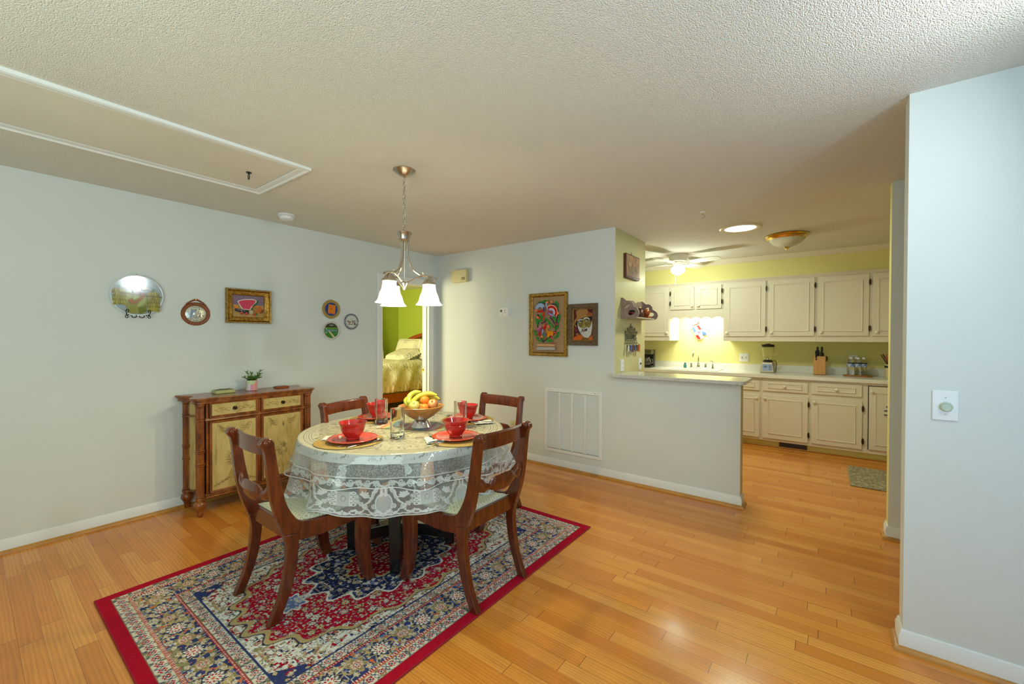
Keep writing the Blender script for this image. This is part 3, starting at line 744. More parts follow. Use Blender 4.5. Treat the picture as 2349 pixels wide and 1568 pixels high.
# bearded man portrait
t = thing('bearded_man_portrait', 'small painted portrait of a white-bearded pipe smoker in a brown frame', 'painting', (-1.98, YB, 1.505))
W, Hh = .214, .314
frame_on(t, W, Hh, [(0, 0), (0, .016), (.01, .018), (.014, .026), (.05, .034), (.054, .028), (.054, 0)], 'frame_brown')
frame_on(t, W - .004, Hh - .004, [(0, .004), (0, .014), (.009, .018), (.012, .014), (.012, .004)], 'gold_frame', 'gilt_slip')
p = Pic(-.009, .00008); p.rect(-.107, -.157, .107, .157, (92, 26, 18))
Zp = lambda x, z: (x / 700 * .214 - .107 - 150 / 700 * .214, .157 - (z - 255) / 1095 * .314)
q = lambda pts: [Zp(a, b) for a, b in pts]
p.poly(q([(240, 310), (330, 265), (640, 260), (700, 370), (845, 400), (845, 500), (700, 520), (540, 560), (340, 610), (240, 690), (200, 780), (300, 890), (230, 870), (165, 800), (180, 650), (270, 540), (250, 420)]), (166, 120, 62))
for k in range(26): a = random.uniform(300, 800); b = random.uniform(330, 520); p.line(q([(a, b), (a + 60, b - 25)]), .0016, random.choice([(140, 92, 44), (186, 142, 84), (150, 80, 32)]))
p.poly(q([(700, 370), (845, 400), (845, 490), (600, 470)]), (150, 74, 28)); p.poly(q([(650, 255), (845, 255), (845, 390), (700, 365)]), (76, 18, 14))
p.poly(q([(200, 780), (300, 640), (420, 590), (600, 540), (845, 525), (845, 640), (800, 900), (330, 1100), (290, 880)]), (38, 26, 24))
p.poly(q([(160, 1250), (400, 1150), (520, 1230), (700, 1290), (820, 1180), (855, 1160), (855, 1350), (160, 1350)]), (206, 96, 18)); p.poly(q([(450, 1350), (480, 1240), (700, 1280), (740, 1350)]), (120, 84, 26))
p.poly(q([(330, 650), (480, 610), (620, 570), (750, 620), (790, 720), (760, 860), (720, 930), (480, 930), (340, 850)]), (140, 120, 58))
p.poly(q([(310, 680), (340, 850), (460, 930), (640, 890), (740, 920), (790, 800), (825, 640), (835, 900), (800, 1150), (700, 1270), (560, 1250), (470, 1180), (400, 1090), (330, 950), (300, 800)]), (206, 204, 196))
for k in range(70):
    a = random.uniform(360, 800); b = random.uniform(1000, 1230)
    if (a - 600) ** 2 / 220 ** 2 + (b - 1080) ** 2 / 170 ** 2 < 1: p.line(q([(a, b), (a + random.uniform(-20, 20), b + 30)]), .0012, random.choice([(184, 178, 168), (228, 226, 220), (170, 156, 138)]))
p.line(q([(320, 670), (370, 630), (450, 625), (500, 630)]), .0085, (222, 220, 214)); p.line(q([(530, 610), (600, 570), (680, 570), (750, 620)]), .0095, (226, 224, 218))
for cx, cy in ((425, 690), (650, 650)): p.ell(*Zp(cx, cy), .021, .012, (50, 40, 28)); p.ell(*Zp(cx - 10, cy + 10), .015, .009, (196, 186, 150)); p.ell(*Zp(cx, cy), .006, .006, (24, 20, 20))
for j in range(3):
    p.arc(*Zp(410, 760 + j * 35), .019, PI + .3, 2 * PI - .2, .0025, (84, 70, 30), 8, rz=.008); p.arc(*Zp(660, 720 + j * 40), .026, PI + .2, 2 * PI - .2, .0025, (84, 70, 30), 8, rz=.01)
p.poly(q([(490, 690), (560, 690), (590, 830), (600, 880), (480, 890)]), (164, 146, 76)); p.poly(q([(490, 690), (520, 690), (530, 880), (480, 890)]), (120, 102, 48)); p.ell(*Zp(505, 870), .009, .009, (176, 158, 90)); p.ell(*Zp(580, 860), .008, .009, (176, 158, 90))
p.poly(q([(465, 985), (520, 940), (600, 920), (670, 950), (660, 1010), (560, 1060), (500, 1030)]), (44, 22, 20)); p.line(q([(510, 975), (570, 960), (630, 950)]), .007, (220, 222, 220)); p.ell(*Zp(560, 1020), .014, .006, (196, 130, 112))
p.line(q([(500, 1015), (420, 1080), (350, 1150)]), [.004, .005, .008], (110, 76, 40)); p.poly(q([(250, 1120), (340, 1100), (350, 1190), (290, 1190)]), (150, 110, 54)); p.line(q([(180, 920), (230, 960), (260, 1060), (300, 1020), (220, 910)]), .006, (130, 44, 90))
p.build('canvas', 'paint', t)

# tile, cloud shelf and key rack on the return wall
t = thing('wooden_plaque', 'small dark-edged picture tile hanging high on the tan return wall', 'plaque', (XR, 4.207, 2.102), RA)
mat('plaque_wood', S(88, 44, 22), .4, var=.2, vscale=14)
M().box(-.186, -.026, -.122, .186, 0, .122).build('board', 'plaque_wood', t, bevel=.003)
mat('plaque_face', S(170, 132, 98), .25, var=.16, vscale=9, coat=.4)
p = Pic(-.0262, .0001); p.rect(-.168, -.108, .176, .112, (166, 126, 92))
for k in range(60): p.ell(random.uniform(-.15, .16), random.uniform(-.1, .1), .02, .006, random.choice([(160, 120, 86), (174, 136, 102), (150, 112, 80)]), random.uniform(0, 3), 8)
for x, h in ((-.1, .05), (-.06, .07), (-.02, .1), (.03, .08), (.07, .06), (.11, .075)): p.line([(x, -.08), (x + .006, -.08 + h)], .012, (120, 104, 82)); p.ell(x + .006, -.075 + h, .012, .012, (134, 118, 96))
for k in range(12): p.line([(-.12 + k * .022, -.09), (-.115 + k * .022, -.05)], .004, (136, 112, 84))
p.rect(-.168, -.108, .176, -.096, (96, 56, 30)); p.build('printed_face', 'paint', t)
M().tube([(.0, -.006, .122), (-.006, -.007, .132), (0, -.007, .142), (.006, -.007, .132), (0, -.006, .124)], .002, 6).cyl((0, 0, .15), (0, -.012, .148), .0022, n=8).build('hanger', 'iron', t)

t = thing('cloud_shelf', 'small grey-washed wall shelf with cloud-shaped cut-out ends', 'shelf', (XR, 4.243, 1.566), RA)
mat('shelf_wood', S(146, 124, 112), .55, var=.2, vscale=8, stretch=(4, 4, 1))
mat('shelf_top', S(176, 164, 148), .5, var=.12, vscale=8)
endp = spline([(0, .0, 0), (-.12, .0, 0), (-.165, .012, 0), (-.182, .05, 0), (-.165, .09, 0), (-.125, .115, 0)], 5)[:-1] + spline([(-.125, .115, 0), (-.118, .15, 0), (-.09, .17, 0), (-.055, .172, 0)], 5)[:-1] + spline([(-.055, .172, 0), (-.035, .19, 0), (-.012, .205, 0), (0, .205, 0)], 4)
hole1 = [(-.062 + .028 * cos(a), .118 + .015 * sin(a) - .012 * cos(a)) for a in [2 * PI * k / 24 for k in range(24)]]
hole2 = [(-.098 + .046 * cos(a), .05 + .026 * sin(a) * (1.15 if sin(a) > 0 else .75) - .008 * cos(a)) for a in [2 * PI * k / 24 for k in range(24)]]
E0 = [(a.x, a.y) for a in endp]
def shelf_end(x0, x1, nm):
    me = M()
    # outline with two holes: bridge cuts turn it into one polygon
    def nearest(P, Q):
        return min(((i, j) for i in range(len(P)) for j in range(len(Q))), key=lambda ij: (P[ij[0]][0] - Q[ij[1]][0]) ** 2 + (P[ij[0]][1] - Q[ij[1]][1]) ** 2)
    def area(P): return sum(P[i][0] * P[(i + 1) % len(P)][1] - P[(i + 1) % len(P)][0] * P[i][1] for i in range(len(P)))
    P = E0 if area(E0) > 0 else E0[::-1]
    for Hh_ in (hole1, hole2):
        Q = Hh_ if area(Hh_) < 0 else Hh_[::-1]
        i, j = nearest(P, Q); P = P[:i + 1] + Q[j:] + Q[:j + 1] + P[i:]
    me.prism(P, x0, x1, 'yz')
    return me.build(nm, 'shelf_wood', t, fix=False, smooth=False)
shelf_end(-.284, -.266, 'end_panel'); shelf_end(.266, .284, 'end_panel')
M().box(-.266, -.15, .0, .266, -.001, .014).build('shelf_board', 'shelf_top', t, bevel=.002)
bk = M(); bk.prism([(-.266, .014), (.266, .014), (.266, .19)] + [(.266 - .532 * k / 24, .165 + .03 * abs(sin(k / 24 * PI * 2.5 + .6))) for k in range(1, 24)] + [(-.266, .19)], -.012, -.001, 'xz'); bk.build('back_board', 'shelf_wood', t)
mat('terracotta', S(150, 72, 24), .3, var=.15, vscale=20)
mat('lacquer_red', S(150, 24, 22), .25); mat('lacquer_dark', S(30, 20, 18), .2)
SX, SZ = XR, 1.566 + .0146
g = thing('wooden_figurine', 'small orange-brown wooden ball figurine at the far end of the cloud shelf', 'figurine', (SX + .105, 4.40, SZ), RA)
M().box(-.05, -.03, 0, .05, .03, .022).build('base', 'terracotta', g, bevel=.003); M().ball((-.008, 0, .06), .04, .034, .042, n=20).build('ball', 'terracotta', g)
g = thing('dark_bowl_ornament', 'dark red-banded lidded bowl seen through the near end of the cloud shelf', 'ornament', (SX + .085, 4.08, SZ), RA)
M().lathe([(0, 0), (.034, 0), (.046, .016), (.052, .034), (.053, .036)], 32).build('bowl', 'lacquer_dark', g); M().lathe([(.0525, .036), (.055, .037), (.055, .046), (.0525, .047)], 32).build('band', 'lacquer_red', g); M().lathe([(.052, .047), (.046, .066), (.03, .08), (0, .084)], 32).build('lid', 'lacquer_dark', g); M().ball((0, 0, .09), .009).build('knob', 'lacquer_red', g)
g = thing('brown_vase_ornament', 'small dark brown vase beside the wooden ball on the cloud shelf', 'ornament', (SX + .07, 4.29, SZ), RA)
M().lathe([(0, 0), (.03, 0), (.04, .025), (.042, .05), (.03, .078), (.018, .088), (.022, .098), (.016, .098), (.012, .088), (0, .084)], 28).build('body', 'plaque_wood', g); M().ball((0, 0, .104), .01).build('stopper', 'brass', g)

t = thing('key_rack', 'pewter scrollwork key rack with cut-out letters on the tan return wall', 'key rack', (XR, 4.212, 1.345), RA)
mat('pewter', S(112, 118, 104), .4, metal=.8)
k_ = M()
def wire(pts, r=.0032): k_.tube(spline([(a, -.008, b) for a, b in pts], 6), r, 6)
k_.box(-.158, -.010, .0, .158, -.004, .006); k_.box(-.158, -.010, .066, .158, -.004, .071); k_.box(-.004, -.01, .13, .004, -.004, .178)
for s in (-1, 1):
    wire([(s * .158, .068), (s * .165, .085), (s * .152, .098), (s * .142, .088), (s * .15, .082)]); wire([(s * .15, .068), (s * .12, .085), (s * .1, .105), (s * .105, .125), (s * .088, .132), (s * .08, .118), (s * .09, .112)]); wire([(s * .1, .07), (s * .07, .1), (s * .03, .125), (0, .135)]); wire([(s * .06, .07), (s * .045, .09), (s * .02, .085), (s * .03, .075)]); wire([(s * .005, .14), (s * .03, .148), (s * .034, .138), (s * .02, .134)]); wire([(0, .07), (s * .03, .098), (s * .012, .115), (0, .12)])
k_.build('scroll_plate', 'pewter', t)
# letters built from strokes: (x, z) polylines on a unit cell 0..1
GL = {'B': [[(0, 0), (0, 1), (.7, 1), (.85, .78), (.7, .54), (0, .54)], [(.7, .54), (.95, .28), (.75, 0), (0, 0)]], 'A': [[(0, 0), (.45, 1), (.9, 0)], [(.18, .38), (.72, .38)]], 'H': [[(0, 0), (0, 1)], [(.85, 0), (.85, 1)], [(0, .5), (.85, .5)]],
      'M': [[(0, 0), (0, 1), (.45, .35), (.9, 1), (.9, 0)]], 'S': [[(.85, .85), (.5, 1), (.1, .85), (.15, .6), (.75, .42), (.85, .16), (.45, 0), (0, .14)]]}
def letters(m, txt, x0, z0, w, h, y, r, mi=0):
    step = w / len(txt)
    for i, c in enumerate(txt):
        for s in GL[c]: m.tube([(x0 + step * i + a * step * .78, y, z0 + b * h) for a, b in s], r, 6, mi)
L = M(); letters(L, 'BAHAMAS', -.15, .01, .312, .052, -.0075, .0042); L.build('lettering', 'pewter', t, smooth=True)
hk = M()
for i in range(6):
    x = -.15 + i * .06; hk.tube([(x, -.008, .002), (x, -.01, -.02), (x + .006, -.018, -.03), (x + .004, -.026, -.026)], .0026, 6)
    hk.tube([(x + .018 * cos(a), -.0075, -.016 + .017 * sin(a)) for a in [PI + PI * k / 10 for k in range(11)]], .0028, 6)
hk.build('hook_row', 'pewter', t)
mat('key_steel', S(150, 146, 134), .3, metal=.9); mat('tag_blue', S(46, 78, 160), .35); mat('tag_brown', S(96, 50, 26), .45); mat('tag_orange', S(190, 92, 30), .4); mat('tag_clear', S(206, 212, 206), .2)
KC = [('bunch of keys with a pale clear fob on the first hook', 'tag_clear'), ('bunch of keys with a dark blue oval fob', 'tag_blue'), ('keys on a brown leather strap in the middle of the rack', 'tag_brown'), ('keys with a bright blue square fob', 'tag_blue'), ('bunch of brown keys on the far hook of the rack', 'tag_brown'), ('keys with an orange tag behind the last hooks', 'tag_orange')]
KR = bpy.data.objects['key_rack']
for i, (lb, tm) in enumerate(KC):
    x = -.15 + i * .06
    kt = thing('key_bunch', lb, 'keys', (XR + .026, 4.212 + x + .004, 1.345 - .028), (RA[0], RA[1], RA[2]), 'keys on the rack')
    M().tube([(.011 * cos(a), 0, -.009 + .011 * sin(a)) for a in [2 * PI * k / 16 for k in range(16)]], .0012, 6, closed=True).build('ring', 'key_steel', kt)
    for j in range(3):
        a = (j - 1) * .35 + random.uniform(-.1, .1); T = Matrix.Translation((0, -.003 + .003 * j, -.019)) @ Matrix.Rotation(a, 4, 'Y')
        kk = M(); kk.lathe([(.0035, -.0008), (.011, -.0008), (.011, .0008), (.0035, .0008)], 14, closed=True, mtx=T @ Matrix.Translation((0, 0, -.01)) @ Matrix.Rotation(PI / 2, 4, 'X'))
        kk.xbox(T @ Matrix.Translation((0, 0, -.035)), .0036, .0009, .017); kk.xbox(T @ Matrix.Translation((.004, 0, -.045)), .0025, .0009, .003); kk.build('key', 'key_steel', kt, smooth=False)
    T = Matrix.Translation((.004, -.011, -.02)) @ Matrix.Rotation(random.uniform(-.25, .25), 4, 'Y')
    fb = M(); fb.prism([(a, b) for a, b in rr(.017 + .004 * (i % 2), .028 + .006 * (i % 3), .012)], -.004, .001, 'xz', fn=lambda a, d, b: tuple(T @ Vector((a, d, b - .032)))); fb.build('fob', tm, kt, bevel=.001)
outlet('white outlet on the tan return wall above the bar top', (XR, 3.99, 1.1), RA)
t = outlet('white light switch at the kitchen end of the return wall', (XR, 4.487, 1.09), RA, 'switch', w=.036, h=.062)
M().box(-.005, -.018, -.004, .005, -.005, .012).box(-.006, -.0066, -.012, .006, -.0055, .014).build('toggle', 'dark', t, smooth=False)
# dimmer on the near right wall
t = thing('dimmer_switch', 'white wall plate with a round pale-green dimmer knob on the near right wall', 'light switch', (.3955, YD, 1.0905))
M().prism(rr(.0395, .0625, .003, 3), -.006, 0, 'xz').build('cover_plate', 'plastic_white', t, bevel=.0025)
mat('mint_knob', S(196, 208, 188), .4)
k = M(); k.lathe([(0, 0), (.021, 0), (.021, .003), (.018, .004), (.0165, .014), (.0155, .016), (.0145, .0145), (0, .0145)], 32, mtx=Matrix.Translation((.002, -.006, -.004)) @ toY); k.build('knob', 'mint_knob', t)
for z in (.034, -.036): M().ball((.001, -.0062, z), .0026, .0012, .0026, n=10).build('screw', 'nickel', t)
# ------------------------------------------------------------------ painted sideboard on the left wall
def antique():
    m, t = newmat('antique_wood')
    co = t.coord()
    n = t.noise(t.mapping(co, (8, 8, 2.2)), 3.0, 5, .6); n2 = t.noise(co, 40, 3, .6)
    c = t.ramp(t.math('ADD', t.math('MULTIPLY', n, .75), t.math('MULTIPLY', n2, .25)), [(.3, S(70, 34, 14)), (.5, S(134, 72, 28)), (.72, S(176, 106, 44))])
    t.done(t.bsdf(c, .3, spec=.5, coat=.35, normal=t.bump(n2, .06, .003)))
antique()
def crackle():
    m, t = newmat('cream_paint')
    co = t.coord()
    n = t.noise(t.mapping(co, (6, 6, 1.4)), 3.5, 5, .6)
    c = t.ramp(n, [(.25, S(160, 134, 74)), (.5, S(196, 172, 108)), (.75, S(206, 186, 128))])
    t.done(t.bsdf(c, .4, spec=.4, coat=.15))
crackle()
mat('antique_dark', S(56, 28, 14), .4)
colattr('stencil', .45, .3)
mat('knob_bronze', S(72, 58, 40), .35, metal=.8)
y0, y1 = 1.095, 1.915                      # column centres along the wall
xf, xb = -3.797, -4.098                    # front and back column centres
TZ = .905
sb = thing('sideboard', 'antique painted cream and brown sideboard with two drawers and two doors against the left wall', 'sideboard', (xf, (y0 + y1) / 2, 0), RA)
# local: x = along wall (right), -y = into the room; front column line at y=0
hw = (y1 - y0) / 2; dp = xf - xb           # back columns at y=+dp
def topshape(e):
    r = .045 + e
    def sc(cx, cy, a0, a1, rad): return arcpts(cx, cy, rad, a0, a1, 7)
    pts = []
    pts += sc(-hw, 0, PI * .75, PI * 1.75, r)[1:]
    pts += [(-hw + .11, -.03 - e), (hw - .11, -.03 - e)]
    pts += sc(hw, 0, -PI * .75, PI * .25, r)[:-1]
    q = .012 + e
    pts += [(hw + .035 + e - .05 * sin(PI * k / 6), .07 + (dp - .13) * k / 6) for k in range(7)]
    pts += [(hw + .05 + e, dp - .02), (hw + .06 + e, dp + .02), (hw + .055 + e, dp + .020), (-hw - .055 - e, dp + .020), (-hw - .06 - e, dp + .02), (-hw - .05 - e, dp - .02)]
    pts += [(-hw - .035 - e + .05 * sin(PI * k / 6), dp - .06 - (dp - .13) * k / 6) for k in range(7)]
    return pts
tp = M(); tp.prism(topshape(.014), TZ - .016, TZ, 'xy'); tp.prism(topshape(.004), TZ - .028, TZ - .016, 'xy'); tp.prism(topshape(-.004), TZ - .048, TZ - .028, 'xy')
tp.build('top', 'antique_wood', sb, bevel=.005, bseg=3)
# carcass: front posts, rails, back, concave painted sides
b = M(); fy = -.012
zb, zt = .128, TZ - .048
b.box(-hw + .03, .0, zb, hw - .03, dp + .02, zb + .02); b.box(-hw + .02, dp + .005, zb, hw - .02, dp + .02, zt)
for z0_, z1_ in ((zb, .176 - .01), (.72, .745), (.865, zt)): b.box(-hw + .03, fy, z0_, hw - .03, .01, z1_)
b.box(-.012, fy, zb, .012, .01, zt)
for s in (-1, 1): b.box(s * (hw - .045) - .008, fy, zb, s * (hw - .045) + .008, .01, zt)
b.build('carcass', 'antique_wood', sb, bevel=.002)
mo = M()
for z, h in ((.729, .007), (.739, .005), (zb + .01, .010), (zb + .028, .006)): mo.tube([(-hw + .03, fy - .002, z), (hw - .03, fy - .002, z)], h, 8)
for s in (-1, 1):
    for z in (.737, zb + .012):
        mo.tube([(s * (hw + .012 - .06 * sin(PI * k / 10)), .03 + (dp - .06) * k / 10, z) for k in range(11)], .008, 8)
mo.build('moulding', 'antique_wood', sb)
for s in (-1, 1):
    sd = M(); a = [(s * (hw + .006 - .06 * sin(PI * k / 12)), .0 + dp * k / 12) for k in range(13)]
    sd.prism(a + [(x - s * .01, y) for x, y in a[::-1]], zb, zt, 'xy'); so = sd.build('side_panel', 'cream_paint', sb)
# reeded columns with turned feet
def column(x, y, nm):
    c = M(); z0_, z1_ = .135, TZ - .05
    c.lathe([(.026, z0_), (.026, z1_)], 72, (x, y, 0), lobes=18, lobe_amp=.055)
    for z, r, h in ((z0_ + .004, .036, .008), (z0_ + .018, .031, .006), (.39, .033, .006), (.404, .033, .006), (.49, .033, .006), (.504, .033, .006), (.733, .033, .007), (.75, .032, .005), (z1_ - .006, .034, .008), (z1_ - .022, .031, .005)):
        c.lathe([(.024, z - h), (r - .003, z - h * .8), (r, z), (r - .003, z + h * .8), (.024, z + h)], 28, (x, y, 0))
    o = c.build('column', 'antique_wood', sb, angle=50)
    f = M(); f.lathe([(0, 0), (.017, 0), (.021, .012), (.0215, .03), (.025, .048), (.028, .055), (.040, .075), (.043, .092), (.038, .108), (.026, .118), (.026, .124), (.034, .128), (.034, .136), (0, .136)], 32, (x, y, 0))
    f.build('foot', 'antique_wood', sb, angle=50)
for x, y in ((-hw, 0), (hw, 0), (-hw, dp), (hw, dp)): column(x, y, '')
def scroll(p, x, z, s, up, L=.05, c=(150, 132, 74)):
    P = [(x + s * L * t, z + up * L * .25 * sin(t * 4.2) + up * .004) for t in [k / 10 for k in range(11)]]
    p.line(P, [.002 + .003 * sin(PI * k / 10) for k in range(11)], c)
    p.arc(x + s * L, z + up * L * .1, L * .16, -PI / 2, PI * 1.0, .0022, c, 10)
def paintpanel(parent, w, h, cx, cz, y, flower):
    p = Pic(y, .0001)
    D, L_ = (112, 92, 44), (150, 128, 72)
    if flower:
        fz = cz - .045 if True else cz
        for k in range(22):
            a = 2 * PI * k / 22 + .1; r = .05 + .028 * random.random(); e = (cx + r * cos(a) * .9, fz + .012 + r * sin(a) * 1.15)
            p.line([(cx + .018 * cos(a), fz + .018 * sin(a)), ((cx + e[0]) / 2 + .006, (fz + e[1]) / 2), e], [.006, .01, .002], random.choice([(150, 130, 78), (130, 108, 60), (168, 150, 96)]))
        for x, z, r in ((0, .0, .024), (-.028, .028, .017), (.03, .02, .018), (.004, -.036, .018), (-.026, -.018, .014)):
            p.ell(cx + x, fz + z, r, r * .9, (196, 176, 120)); p.arc(cx + x, fz + z, r * .8, .3, 4.5, .003, (122, 98, 52)); p.arc(cx + x, fz + z, r * .45, 2, 6.4, .003, (132, 106, 56))
        for s in (-1, 1):
            p.line([(cx + s * (.02 + .05 * k / 8), fz - .07 - .09 * k / 8 - .02 * sin(k / 8 * PI)) for k in range(9)], .002, D)
            for k in range(4): scroll(p, cx + s * (.02 + .028 * k), fz - .15 - .012 * k, s, 1, .04, L_)
            for k in range(3): scroll(p, cx + s * .04, cz + h * .5 - .03 - .02 * k, s, -1, .07 - .01 * k, L_)
            p.line([(cx + s * (w * .5 - .024), cz + h * (.5 - .1) - .28 * k / 8 + .004 * sin(k)) for k in range(9)], .0016, L_)
        p.line([(cx - .002, cz + h * .5 - .05), (cx, cz + h * .5 - .085), (cx - .002, cz + h * .5 - .11)], [.001, .004, .001], D); p.line([(cx + .008, cz + h * .5 - .06), (cx + .007, cz + h * .5 - .1)], [.001, .003], D)
        p.line([(cx - .002, cz - h * .5 + .02), (cx + .002, cz - h * .5 + .09)], [.001, .003], D)
    else:
        for s in (-1, 1):
            for k in range(3): scroll(p, cx + s * (.03 + .035 * k), cz - .004 + .006 * (k % 2), s, 1 if k % 2 else -1, .036, L_)
            p.line([(cx + s * (.03 + .1 * k / 12), cz + .008 * sin(k * .9)) for k in range(13)], .0018, D)
    p.build('painted_flowers' if flower else 'painted_scrolls', 'stencil', parent)
def leaf(nm, x0, x1, z0_, z1_, knob, flower):
    f = M(); cx, cz, w, h = (x0 + x1) / 2, (z0_ + z1_) / 2, x1 - x0, z1_ - z0_
    fr = .017 if flower else .016
    f.sweep([(0, 0), (0, .012), (-.003, .015), (-.008, .011), (-.012, .014), (-fr, .010), (-fr, 0)], [(x0, z0_, fy - .001), (x1, z0_, fy - .001), (x1, z1_, fy - .001), (x0, z1_, fy - .001)], plane='v', closed=True)
    o = f.build(nm, 'antique_wood', sb, angle=40)
    M().box(x0 + fr, fy - .008, z0_ + fr, x1 - fr, fy - .001, z1_ - fr).build('panel', 'cream_paint', o, smooth=False)
    paintpanel(o, w - .034, h - .034, cx, cz, fy - .0081, flower)
    if knob:
        kx, kz = knob
        k = M(); k.lathe([(0, 0), (.007, 0), (.005, .008), (.007, .013), (.013, .016), (.014, .02), (.011, .025), (0, .027)], 24, mtx=Matrix.Translation((kx, fy - .008, kz)) @ toY); k.lathe([(0, 0), (.013, 0), (.013, .002), (0, .003)], 20, mtx=Matrix.Translation((kx, fy - .008, kz)) @ toY)
        k.build('knob', 'knob_bronze', o)
L0, L1 = -hw + .055, -.0135
leaf('drawer', L0, L1, .745, .866, ((L0 + L1) / 2, .805), False); leaf('drawer', -L1, -L0, .745, .866, (-(L0 + L1) / 2, .806), False)
leaf('door', L0, L1, .166, .72, None, True); leaf('door', -L1, -L0, .166, .72, (.032, .505), True)

# things on the sideboard
def on(nm, lb, cat, x, y, rz=0, group=None): return thing(nm, lb, cat, (x, y, TZ + .0006), (0, 0, rz), group)
t = on('trinket_box', 'pale green carved trinket box at the left end of the sideboard', 'box', -3.99, 1.315, 1.63)
mat('celadon', S(176, 178, 120), .35, var=.1, vscale=30); mat('olive_relief', S(104, 102, 58), .5, var=.4, vscale=50, bump=.8, bscale=90)
M().box(-.072, -.045, 0, .072, .045, .026).build('body', 'celadon', t, bevel=.004)
rl = M(); rl.box(-.06, -.036, .026, .06, .036, .029)
for k in range(40): rl.ball((random.uniform(-.05, .05), random.uniform(-.028, .028), .029), random.uniform(.004, .009), random.uniform(.004, .008), .004, n=8)
rl.build('carved_lid', 'olive_relief', t)
t = on('coaster_box', 'small flat orange-brown wooden box at the right end of the sideboard', 'box', -3.995, 1.775, 1.5)
M().box(-.056, -.036, 0, .056, .036, .014).build('body', 'terracotta', t, bevel=.002); M().box(-.048, -.028, .014, .048, .028, .0155).build('lid_inlay', 'plaque_wood', t, smooth=False)
t = on('potted_succulent', 'green succulents in a watercolour-patterned cylinder pot on the sideboard', 'potted plant', -3.985, 1.525)
def watercolour():
    m, t = newmat('watercolour_pot')
    v = t.n('ShaderNodeTexVoronoi'); t.l(t.mapping(t.coord(), (14, 14, 11)), v.inputs[0]); v.inputs['Scale'].default_value = 1.6; v.inputs['Randomness'].default_value = 1
    sp = t.n('ShaderNodeSeparateColor'); t.l(v.outputs['Color'], sp.inputs[0])
    c = t.ramp(sp.outputs[0], [(0, S(206, 206, 216)), (.2, S(232, 128, 60)), (.38, S(206, 84, 150)), (.55, S(40, 160, 130)), (.7, S(186, 206, 110)), (.85, S(120, 140, 196)), (1, S(226, 96, 90))])
    for n_ in t.t.nodes:
        if n_.type == 'VALTORGB': n_.color_ramp.interpolation = 'EASE'
    z = t.n('ShaderNodeSeparateXYZ'); t.l(t.coord(), z.inputs[0])
    c = t.mix(t.math('MULTIPLY', t.noise(t.coord(), 22, 3), .55), c, S(226, 222, 226))
    t.done(t.bsdf(c, .15, coat=.4))
watercolour()
R = .043
M().lathe([(0, 0), (R - .004, 0), (R, .004), (R, .088), (R - .003, .09), (R - .005, .086), (R - .005, .074), (0, .074)], 40).build('pot', 'watercolour_pot', t)
mat('soil', S(34, 26, 22), .9, bump=.6, bscale=200); M().lathe([(0, .072), (R - .006, .072), (R - .006, .092), (.02, .1), (0, .1)], 24).build('soil', 'soil', t)
mat('leaf_green', S(84, 122, 36), .35, var=.2, vscale=30); mat('leaf_pale', S(104, 146, 86), .4, var=.1, vscale=20)
ro = M()
def leafpad(m, base, d, up, L, w, th):
    d = Vector(d).normalized(); u = Vector(up).normalized(); sde = d.cross(u).normalized(); u = sde.cross(d)
    T = Matrix((sde.to_4d(), d.to_4d(), u.to_4d(), (0, 0, 0, 1))).transposed(); T.translation = Vector(base) + d * L / 2
    T[3][0] = T[3][1] = T[3][2] = 0; T[0][3], T[1][3], T[2][3] = (Vector(base) + d * L / 2)[:]
    m.ball((0, 0, 0), w / 2, L / 2, th / 2, 10, mtx=T)
def rosette(m, c, n, s, tilt=(0, 0, 1)):
    for ring, (cnt, el, L) in enumerate(((8, .25, 1.0), (7, .6, .85), (5, 1.0, .62), (3, 1.3, .4))):
        for k in range(cnt):
            a = 2 * PI * k / cnt + ring * .4; d = (cos(a) * cos(el), sin(a) * cos(el), sin(el))
            leafpad(m, c, d, (0, 0, 1), .038 * s * L, .024 * s * L, .006 * s)
rosette(ro, (.004, -.008, .106), 8, 1.05); ro.build('rosette', 'leaf_pale', t)
lf = M()
def sprig(base, top, n=9, L=.026, w=.007):
    P = spline([base, ((base[0] + top[0]) / 2 + random.uniform(-.005, .005), (base[1] + top[1]) / 2, (base[2] + top[2]) / 2 + .006), top], 6)
    lf.tube(P, .0018, 6)
    for i in range(n):
        q = P[int(i * (len(P) - 1) / max(1, n - 1))]; ax = Vector(top) - Vector(base)
        for s in range(2):
            a = i * 1.9 + s * PI; d = Vector((cos(a), sin(a), .55)) + ax.normalized() * .4; leafpad(lf, q, d, (0, 0, 1), L * random.uniform(.8, 1.1), w, .003)
for b_, t_ in (((-.02, -.01, .095), (-.05, -.02, .165)), ((-.025, .01, .095), (-.062, .0, .115)), ((.02, .0, .095), (.075, -.01, .168)), ((.02, -.02, .095), (.062, -.03, .14)), ((.025, .01, .095), (.07, .02, .115)), ((.0, .02, .095), (.01, .03, .15)), ((-.01, -.03, .095), (-.03, -.05, .12)), ((.02, -.03, .095), (.045, -.055, .108))): sprig((b_[0], b_[1], b_[2]), t_)
lf.v = [(v[0], v[1], v[2]) for v in lf.v]
o = lf.build('foliage', 'leaf_green', t)
t.rotation_euler = (0, 0, PI / 2)
